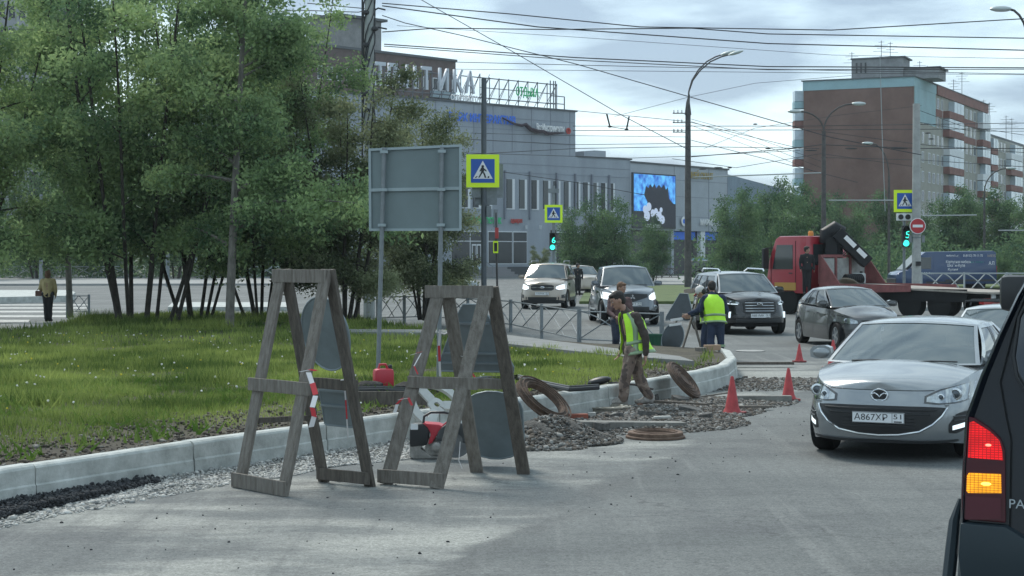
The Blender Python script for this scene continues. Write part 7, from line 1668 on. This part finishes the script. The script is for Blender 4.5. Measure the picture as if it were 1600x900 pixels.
for sg_, (u0, v0) in ((1, (0, 0)),):
    pts_ = [panel_pt(*p) for p in ((478, 582, 178), (484, 600, 179), (489, 618, 180), (484, 636, 181), (487, 650, 181), (482, 668, 181))]; tape(t, pts_, .045)
    tape(t, [panel_pt(*p) for p in ((466, 581, 178), (480, 578, 178), (492, 580, 178))], .03)
    tape(t, [panel_pt(*p) for p in ((537, 598, 168), (539, 625, 168), (541, 655, 168), (543, 685, 168))], .012)
    q = MB(); q.tube([panel_pt(*p) for p in ((533, 594, 172), (545, 592, 173), (556, 586, 172))], .007, 5); q.build('string', tape_w, t)
# ---- barrier 2
a, b_, c, d = gp(603, 757), gp(682, 764), gp(745, 738), gp(818, 741)
t, a, b_, c, d, TA, TB, bar, o = sawhorse('right wooden trestle barrier carrying a triangular and a rounded sign', a, b_, c, d, 1.79, 0)
TA = A(688, 456, 166)-o; TB = A(762, 458, 167)-o; TA.z = TB.z = 1.81; bar = (TB-TA).normalized()
for foot, top_, m in ((a, TA, woodm), (b_, TB, woodm), (c, TA+bar*.06, woodm), (d, TB+bar*.04, woodd)): board(t, foot, top_, .125, .036, bar, 'leg', m)
fn = Vector((-bar.y, bar.x, 0)); fn = fn if fn.dot(a-c) > 0 else -fn
board(t, TA-bar*.14+fn*.035+Vector((0, 0, -.045)), TB+bar*.06+fn*.035+Vector((0, 0, -.045)), .115, .03, (0, 0, 1), 'top_board', woodm)
board(t, onleg(a, TA, .93)-bar*.05+fn*.035, onleg(b_, TB, .93)+bar*.14+fn*.035, .11, .03, (0, 0, 1), 'cross_board', woodm)
board(t, onleg(a, TA, .08)-bar*.09+fn*.035, onleg(b_, TB, .08)+bar*.04+fn*.035, .12, .03, (0, 0, 1), 'foot_board', woodm)
board(t, onleg(c, TA, .88)-bar*.0-fn*.035, onleg(d, TB, .88)+bar*.0-fn*.035, .10, .03, (0, 0, 1), 'cross_board', woodm)
lean_up = ((TA+TB)/2-(c+d)/2).normalized()
cc = A(741, 530, 160)-o; k = .33
so, M = flat_sign(t, cc, bar, lean_up, [(-.085, .36), (.085, .36), (.17, .22), (.38, -.28), (.38, -.33), (-.38, -.33), (-.38, -.28), (-.17, .22)], 'triangular_sign', tabs=((0, .17, .33, .02), (0, -.14, .62, .015), (0, -.24, .66, .015)))
for u in (-.07, 0, .07): q = MB(); q.box(cc+M @ Vector((u-.03, .25, -.003)), (.05, .075, .003), M); q.build('sticker', stick, so)
cc = A(772, 664, 157)-o; so, M = flat_sign(t, cc, bar, lean_up, stadium(.60, .72), 'rounded_sign')
for u, v in ((-.02, .23), (.02, -.20)): q = MB(); q.box(cc+M @ Vector((u, v, -.012)), (.08, .016, .02), M); q.box(cc+M @ Vector((u, v-.03, -.012)), (.025, .05, .02), M); q.build('clip', signrim, so)
for u in (0.12, .20): q = MB(); q.box(cc+M @ Vector((u, -.03, -.004)), (.075, .085, .003), M); q.build('sticker', stick, so)
for seg, w_ in ((((686, 515, 164), (684, 540, 164), (685, 565, 164), (686, 588, 164)), .022), (((640, 555, 170), (650, 552, 170), (658, 550, 170)), .012), (((657, 552, 170), (646, 572, 171), (652, 585, 171)), .010), (((620, 625, 172), (636, 622, 172), (642, 634, 172)), .02), (((720, 585, 168), (733, 579, 168), (741, 590, 168), (734, 604, 168)), .014), (((719, 556, 165), (731, 561, 165), (740, 559, 165)), .012), (((614, 645, 172), (618, 632, 172), (626, 623, 172)), .03)):
    tape(t, [A(*p)-o for p in seg], w_, off=0)
q = MB(); q.tube([A(*p)-o for p in ((684, 519, 163), (694, 522, 163), (702, 519, 163))], .006, 5); q.tube([A(719, 690, 165)-o, A(717, 720, 165)-o, A(722, 732, 165)-o], .004, 4); q.build('string', tape_w, t)
# ---- barrier 3 (distant, by the bending workers)
a, b_, c, d = gp(1045, 556), gp(1058, 559), gp(1098, 549), gp(1104, 553)
t, a, b_, c, d, TA, TB, bar, o = sawhorse('distant wooden barrier with two sign backs beside the bending workers', a, b_, c, d, 1.40, 0)
TA = A(1071, 456, 73)-o; TB = A(1095, 452, 76)-o; bar = (TB-TA).normalized(); a = A(1040, 556, 74)-o; b_ = A(1062, 557, 76)-o; c = A(1098, 548, 73)-o; d = A(1112, 547, 76)-o
for q_ in (a, b_, c, d): q_.z = 0
for foot, top_ in ((a, TA), (b_, TB), (c, TA), (d, TB)): board(t, foot, top_, .09, .035, bar, 'leg', woodm)
board(t, TA-bar*.1, TB+bar*.12, .1, .03, (0, 0, 1), 'top_board', woodm); board(t, onleg(a, TA, .85)-bar*.05, onleg(b_, TB, .85)+bar*.05, .09, .03, (0, 0, 1), 'cross_board', woodm); board(t, onleg(a, TA, .08)-bar*.05, onleg(b_, TB, .08)+bar*.05, .09, .03, (0, 0, 1), 'foot_board', woodd)
lu = ((TA+TB)/2-(a+b_)/2).normalized(); fb = Vector((-bar.y, bar.x, 0)); fb = fb if fb.y < 0 else -fb
cc = A(1069, 480, 74)-o+fb*.05; flat_sign(t, cc, (.8, -.6, 0), lu, [(-.1, .3), (.1, .3), (.34, -.22), (.34, -.3), (-.34, -.3), (-.34, -.22)], 'triangular_sign', m=mat('sign_back_dark', (.05, .06, .068), .5, .3, .2, 3))
cc = A(1056, 528, 74)-o+fb*.06; flat_sign(t, cc, (.8, -.6, 0), lu, circ(.27, .33), 'round_sign', m=MATS['sign_back_dark'])
for px, py in ((1064, 499), (1062, 507)): q = MB(); q.box(A(px, py, 75)-o+fb*.09, (.26, .02, .05), Matrix.Rotation(-.15, 3, 'Y')); q.build('pale_strip', white, t)

# ---- traffic cones
red_c = mat('cone_red', (.40, .045, .05), .6, 0, .25, 9); red_base = mat('cone_base', (.22, .05, .05), .8, 0, .3, 8)
def cone(label, px, py, h, s_=None):
    P = G(px, py); t = thing('traffic_cone', label, 'traffic cone', (P.x, P.y, .004), random.uniform(0, 1), 'traffic cones along the works')
    r = h*.19; q = MB(); q.prism(rrect(h*.62, h*.62, h*.1), .03, (0, 0, 0)); q.build('base', red_base, t, bevel=.006)
    q = MB(); q.lathe([(r*1.25, .03), (r*1.1, .06), (r*.98, .08), (h*.045, h*.97), (h*.03, h)], (0, 0, 0), 24); q.build('cone', red_c, t, smooth=40)
cone('red cone nearest the flat rusty ring', 1144, 647, .50); cone('red cone left of the silver saloon bumper', 1232, 626, .47); cone('small red cone furthest away beside the dark saloon wheel', 1249, 566, .36); cone('red cone half hidden behind the silver saloon mirror', 1302, 575, .52)

# ---- petrol canister
P = G(599, 668, HL); P = Vector((A(599, 0, 118).x, F/118, .33)); t = thing('fuel_canister', 'red plastic fuel canister standing behind the kerb', 'canister', tuple(P), .3)
redp = mat('red_plastic', (.48, .035, .055), .4, 0, .06, 5)
zc_ = CH-(648-YH)/118-.33
q = MB(); q.box((0, 0, .15+zc_*0), (.27, .17, .26)); q.build('tank', redp, t, bevel=.05, smooth=45)
q = MB(); q.tube([(-.07, 0, .26), (-.05, 0, .335), (.03, 0, .335), (.06, 0, .27)], .017, 8); q.build('handle', redp, t, smooth=True); q = MB(); q.lathe([(.03, 0), (.03, .05), (.02, .06)], (.09, 0, .27), 10); q.build('cap', blackp, t)
# ---- cut-off saw
s = 150; P = G(683, 716); t = thing('cutoff_saw', 'red and black petrol cut-off saw standing on the road inside the right barrier', 'power saw', (P.x, P.y, .004))
dirty = mat('dusty_metal', (.33, .32, .30), .7, .4, .3, 15); 
def sp(px, py, y=0): return Vector(((px-683)/140, y, (716-py)/140))
q = MB(); q.prism([(x, z) for x, z in ((-.28, .12), (-.28, .30), (-.25, .36), (-.12, .37), (-.06, .33), (-.10, .14))], .22, (0, .11, 0), MXZ); q.build('engine_cover', blackp, t, bevel=.025, smooth=40)
q = MB(); q.prism([(-.15, .372), (.02, .36), (.09, .33), (.05, .29), (0, .24), (-.05, .16), (-.09, .15), (-.06, .26), (-.1, .33)], .24, (0, .12, 0), MXZ); q.build('red_cowl', redp, t, bevel=.02, smooth=40)
q = MB(); q.box((-.23, -.115, .335), (.075, .01, .06)); q.build('label_plate', wht, t)
q = MB(); q.prism([(-.28, .02), (-.28, .14), (-.20, .20), (-.14, .19), (-.16, .10), (-.05, .03), (.10, .02), (.10, 0), (-.24, 0)], .2, (0, .10, 0), MXZ); q.build('base_frame', dirty, t, bevel=.012)
q = MB(); q.box((-.02, 0, .12), (.2, .16, .18)); q.lathe([(.05, 0), (.05, .1), (.03, .12)], (.0, -.08, .13), 12, MXZ); q.build('engine_block', dirty, t, bevel=.015)
q = MB(); q.tube([(-.14, -.08, .36), (-.13, -.08, .44), (-.06, -.08, .48), (.08, -.08, .48), (.16, -.08, .46), (.2, -.08, .34)], .013, 8); q.build('front_handle', blackp, t, smooth=True)
q = MB(); q.lathe([(.005, -.003), (.175, -.003), (.175, .003), (.005, .003)], (.19, -.12, .19), 36, MXZ); q.lathe([(.04, -.01), (.04, .012)], (.19, -.12, .19), 14, MXZ); q.build('blade', mat('blade_steel', (.20, .21, .22), .4, .7, .2, 10), t, smooth=30)
q = MB(); gr_ = [[Vector((.19+r_*math.cos(a), y_, .19+r_*math.sin(a))) for a in np.linspace(-.2, PI*1.0, 14)] for r_, y_ in ((.08, -.14), (.19, -.14), (.195, -.12), (.19, -.10), (.08, -.10))]; q.grid(gr_); q.build('blade_guard', mat('dark_guard', (.07, .075, .08), .5), t, solid=.004, smooth=40)
q = MB(); q.prism([(.0, .30), (.14, .42), (.17, .40), (.10, .22), (.02, .2)], .05, (0, -.05, 0), MXZ); q.build('arm', redp, t, bevel=.01)
# ---- white moulded plastic ring leaning behind the saw
s = 142; P = A(683, 632, s); t = thing('plastic_ring', 'white moulded plastic ring with openings leaning on the kerb behind the saw', 'plastic ring', tuple(P)); wp = mat('dirty_white_mould', (.52, .53, .51), .6, 0, .12, 6)
R = Matrix.Rotation(.55, 3, 'Y') @ Matrix.Rotation(1.05, 3, 'X')
def ringband(r0, r1, th_, name, a0_=0, a1_=2*PI, n=30):
    q = MB(); rows = []
    for k_ in range(n+1): a = a0_+(a1_-a0_)*k_/n; cs, sn = math.cos(a)*1.15, math.sin(a)*.85; rows.append([R @ Vector((cs*r0, sn*r0, 0)), R @ Vector((cs*r1, sn*r1, -.01)), R @ Vector((cs*r1, sn*r1, -th_)), R @ Vector((cs*r0, sn*r0, -th_+.01))])
    q.grid(rows, closed=True); q.f.append((3, 2, 1, 0)); q.f.append(tuple(n*4+i for i in range(4))); return q.build(name, wp, t, bevel=0, smooth=30)
ringband(.22, .31, .08, 'outer_ring'); ringband(.03, .09, .05, 'hub')
for k_ in range(3): a = .7+k_*2*PI/3; q = MB(); q.beam(R @ Vector((.08*math.cos(a), .06*math.sin(a), -.03)), R @ Vector((.27*math.cos(a)*1.1, .27*math.sin(a)*.85, -.03)), .10, .05, R @ Vector((-math.sin(a), math.cos(a), 0))); q.build('spoke', wp, t, bevel=.012)
# ---- manhole rings and covers
def ring(name, label, c, r0, r1, h, R, cat='manhole ring', m=rust, cover=False, grooves=0, extra=None):
    t = thing(name, label, cat, tuple(c)); q = MB()
    prof = [(r0, -h/2), (r1, -h/2), (r1, -h/2+.02), (r1*.93, -h*.1), (r1*.93, h/2-.01), (r1*.9, h/2), (r0*1.04, h/2), (r0, h/2-.01), (r0, -h/2)] if not cover else [(.004, -h/2), (r1, -h/2), (r1, h/2), (.004, h/2)]
    n = 40; rows = [[R @ Vector((r_*math.cos(2*PI*j/n), r_*math.sin(2*PI*j/n), z)) for j in range(n)] for r_, z in prof]; q.grid(rows, closed=True); q.build('rim_casting' if not cover else 'plate', m, t, smooth=35)
    for g_ in range(grooves):
        rr = r0+(r1-r0)*(.2+.75*g_/max(1, grooves-1)) if not cover else r1*(.35+.55*g_/max(1, grooves-1)); q = MB(); q.tube([R @ Vector((rr*math.cos(a), rr*math.sin(a), h/2+.004)) for a in np.linspace(0, 2*PI, 33)], .011, 5, False); q.build('raised_rib', m, t)
    return t
def tiltR(x, y): x = Vector(x).normalized(); y = Vector(y); y = (y-x*y.dot(x)).normalized(); return Matrix((x, y, x.cross(y))).transposed()
Rl = Matrix.Rotation(math.radians(38), 3, 'Y') @ Matrix.Rotation(math.radians(-30), 3, 'X')
ring('manhole_ring', 'rusty ring leaning on the kerb right behind the right barrier', A(849, 625, 131), .25, .38, .075, tiltR((.8, 0, -.6), (.19, .95, .25)), grooves=3)
ring('manhole_cover', 'rusty brown cover leaning on the kerb right of the stooping worker', A(1068, 594, 109), .1, .33, .05, tiltR((.68, 0, -.73), (.22, .95, .20)), 'manhole cover', cover=True, grooves=4, m=mat('brown_iron', (.07, .05, .042), .85, .1, 0, 9, .5, 40, c2=(.15, .10, .075)))
P = G(946, 645); t = ring('manhole_ring', 'flat dusty ring beside the feet of the stooping worker', (P.x, P.y, .045), .20, .345, .08, Matrix.Identity(3), m=mat('dusty_iron', (.17, .155, .13), .85, .1, 0, 8, .5, 40, c2=(.38, .36, .31)), grooves=2)
q = MB()
for k in range(10): a = 2*PI*k/10; q.ball((.28*math.cos(a), .28*math.sin(a), .045), (.025, .025, .012), 8, 4)
q.build('lug', mat('pale_lug', (.5, .48, .42), .8), t)
P = G(1024, 684); ring('manhole_ring', 'flat rusty orange ring lying alone on the open road', (P.x, P.y, .04), .22, .345, .07, Matrix.Identity(3), m=mat('orange_rust', (.09, .055, .04), .85, .1, 0, 9, .5, 40, c2=(.20, .135, .10)), grooves=1)
# brick, timbers, slabs
def blk_(name, label, cat, px, py, size, rz, m, z=0, tilt=0, bevel=.006):
    P = G(px, py); q = MB(); q.box((0, 0, size[2]/2), size, Matrix.Rotation(tilt, 3, 'Y')); o = q.build(name, m, bevel=bevel, jit=.003); o.location = (P.x, P.y, z+.004); o.rotation_euler = (0, 0, rz); tag(o, label, cat); return o
blk_('brick', 'red clay brick lying by the foot of the leaning rusty ring', 'brick', 903, 656, (.25, .12, .075), .1, mat('red_brick', (.28, .09, .06), .85, 0, .25, 12))
blk_('brick', 'small pale brick piece right of the red brick', 'brick', 924, 652, (.11, .09, .06), .2, mat('pale_brick', (.42, .42, .4), .85, 0, .15, 12))
slabm = mat('old_slab', (.20, .195, .18), .9, 0, .3, 6, .5, 30)
blk_('concrete_slab', 'long pale concrete beam beside the first red cone', 'slab', 1190, 628, (.85, .14, .09), -.02, slabm); blk_('plank', 'grey board lying across the rubble left of the cones', 'board', 1128, 641, (1.35, .09, .03), .03, woodm, .03)
blk_('plank', 'dark board half buried right behind the stooping worker', 'board', 1050, 640, (.95, .10, .03), -.10, woodd, .08, .05); blk_('plank', 'thin dark rod on the rubble by the rusty cover', 'board', 1120, 622, (.55, .03, .02), .35, woodm, .04, -.1)
blk_('plank', 'dark slat at the foot of the far workers', 'board', 1170, 574, (1.7, .12, .05), .02, woodd, .05); blk_('concrete_slab', 'grey asphalt slab edge lying below the stooping worker', 'slab', 985, 672, (1.4, .20, .10), .33, slabm, 0, .04)
blk_('concrete_slab', 'small pale chip of concrete on the slab edge', 'slab', 1035, 667, (.22, .06, .03), .3, mat('pale_brick', (.42,)*3), .10)
blk_('wood_block', 'pale timber block lying on the kerb corner', 'timber', 1113, 575, (.30, .16, .10), .1, mat('fresh_wood', (.33, .22, .15), .8, 0, .2, 8), .33); blk_('wood_block', 'smaller timber block on the kerb corner, left of the pale one', 'timber', 1095, 577, (.18, .12, .07), .5, woodm, .33)
for k_, (px, py, a_, b_2, hh_, rz_, ww) in enumerate(((1010, 655, .30, .18, .07, .4, 'flat grey chunk of broken asphalt just right of the worker feet'), (1045, 660, .26, .2, .06, 1.1, 'flat asphalt chunk at the right end of the slab edge'), (1078, 648, .34, .16, .07, .2, 'long asphalt chunk below the half buried board'), (1105, 655, .2, .15, .05, .8, 'small asphalt chunk between rubble and first cone'), (965, 660, .26, .16, .08, 2.1, 'asphalt chunk left of the worker feet'), (1062, 632, .30, .2, .08, 2.6, 'tilted asphalt chunk behind the half buried board'), (1020, 630, .28, .16, .08, .9, 'dark asphalt chunk behind the worker heel'), (940, 676, .24, .18, .09, .3, 'asphalt chunk at the right foot of the spoil heap'))):
    P = G(px, py); q = MB(); n_ = 7; q.prism([(a_*.5*random.uniform(.7, 1.15)*math.cos(2*PI*i/n_), b_2*.5*random.uniform(.7, 1.15)*math.sin(2*PI*i/n_)) for i in range(n_)], hh_, (0, 0, 0), Matrix.Rotation(random.uniform(-.25, .25), 3, 'X') @ Matrix.Rotation(random.uniform(-.2, .2), 3, 'Y')); o = q.build('asphalt_chunk', mat('broken_asphalt', (.07, .068, .066), .95, 0, 0, 14, .8, 45, c2=(.17, .165, .155)), bevel=.006, jit=.006); o.location = (P.x, P.y, .03); o.rotation_euler = (0, 0, rz_); tag(o, ww, 'asphalt chunk', 'broken asphalt chunks')
blk_('asphalt_lump', 'black lump of asphalt at the foot of the rubble heap', 'asphalt lump', 925, 690, (.22, .12, .10), .5, mat('tar_black', (.02, .021, .024), .7), 0, .1, .03)
blk_('asphalt_lump', 'dark asphalt lump lying on the kerb behind the ring', 'asphalt lump', 905, 612, (.34, .12, .06), .3, mat('tar_black', (.02,)*3), .30, .1, .02)
q = MB()
pts = [(560, 607), (600, 606), (640, 609), (700, 598), (760, 590), (810, 588), (850, 598), (890, 606), (935, 603)]
for k in range(2): q.tube([A(x, y+k*3, SS(y+k*3, .42)) for x, y in pts], .028, 7)
o0 = q.v[0].copy(); q.v = [v-o0 for v in q.v]; o = q.build('hose', blackp, smooth=True); o.location = o0; tag(o, 'black hoses lying on the soil behind the kerb', 'hose')
for (px, py, w_, lab) in ((578, 603, .3, 'lump of dark earth behind the kerb near the fuel canister'), (640, 606, .35, 'lump of dark earth behind the kerb inside the right barrier'), (545, 602, .25, 'lump of dark earth seen through the left barrier')):
    q = MB(); q.ball((0, 0, 0), (w_*.6, w_*.4, w_*.22), 12, 8); o = q.build('earth_lump', mat('dark_clod', (.03, .028, .026), .95, 0, .3, 12, .8, 30), smooth=True, jit=.012); o.location = G(px, py, .40); tag(o, lab, 'earth clod')
q = MB(); q.beam((-.9, 0, 0), (.55, 0, 0), .16, .04, (0, 0, 1)); o = q.build('plank', woodd, bevel=.004); o.location = G(596, 622, .42); tag(o, 'dark board standing on edge behind the red fuel canister', 'board')
# green bucket
P = G(1021, 556); t = thing('bucket', 'dark green plastic bin by the end of the low railing', 'bucket', (P.x, P.y, 0)); gm = mat('green_plastic', (.012, .09, .05), .5)
q = MB(); q.lathe([(.13, 0), (.17, .42), (.19, .43), (.19, .46), (.16, .46), (.12, .03)], (0, 0, 0), 20); q.build('bin_body', gm, t, smooth=40)
for x in (-.06, 0.02, .1): q = MB(); q.box((x, -.16, .22), (.012, .012, .36)); q.build('rib', gm, t)
# black bag-like heaps at the far workers' feet
for px, py, w_, lab in ((1072, 563, .3, 'pale crumpled bag at the foot of the distant barrier'), (1050, 562, .28, 'dark heap of soil by the distant barrier')):
    q = MB(); q.ball((0, 0, .05), (w_, w_*.6, .12), 12, 8); o = q.build('soil_heap' if 'dark' in lab else 'crumpled_bag', dark if 'dark' in lab else tape_w, smooth=True, jit=.02); P = G(px, py); o.location = P; tag(o, lab, 'heap' if 'dark' in lab else 'bag')
# manhole far on road
P = G(1172, 549); q = MB(); q.lathe([(.32, 0), (.32, .012)], (0, 0, 0), 28); o = q.build('manhole_cover', mat('pale_cover', (.30, .30, .29), .8, 0, .2, 12)); o.location = (P.x, P.y, .004); tag(o, 'pale round cover set in the road before the black crossover', 'manhole cover')

# ================================================================ THIN DAMP AIR
hb = MB(); hb.box((20, 190, 24), (460, 440, 54)); hz = hb.build('haze', None); tag(hz, 'thin pale air filling the whole street', None, None, 'stuff')
hm = bpy.data.materials.new('haze'); hm.use_nodes = True; n = hm.node_tree; n.nodes.clear(); o_ = n.nodes.new("ShaderNodeOutputMaterial"); v_ = n.nodes.new("ShaderNodeVolumePrincipled")
v_.inputs['Color'].default_value = (.86, .96, 1.0, 1); v_.inputs['Density'].default_value = .00022; v_.inputs['Anisotropy'].default_value = .2
n.links.new(v_.outputs[0], o_.inputs['Volume']); hz.data.materials.append(hm)
SC.cycles.volume_bounces = 0
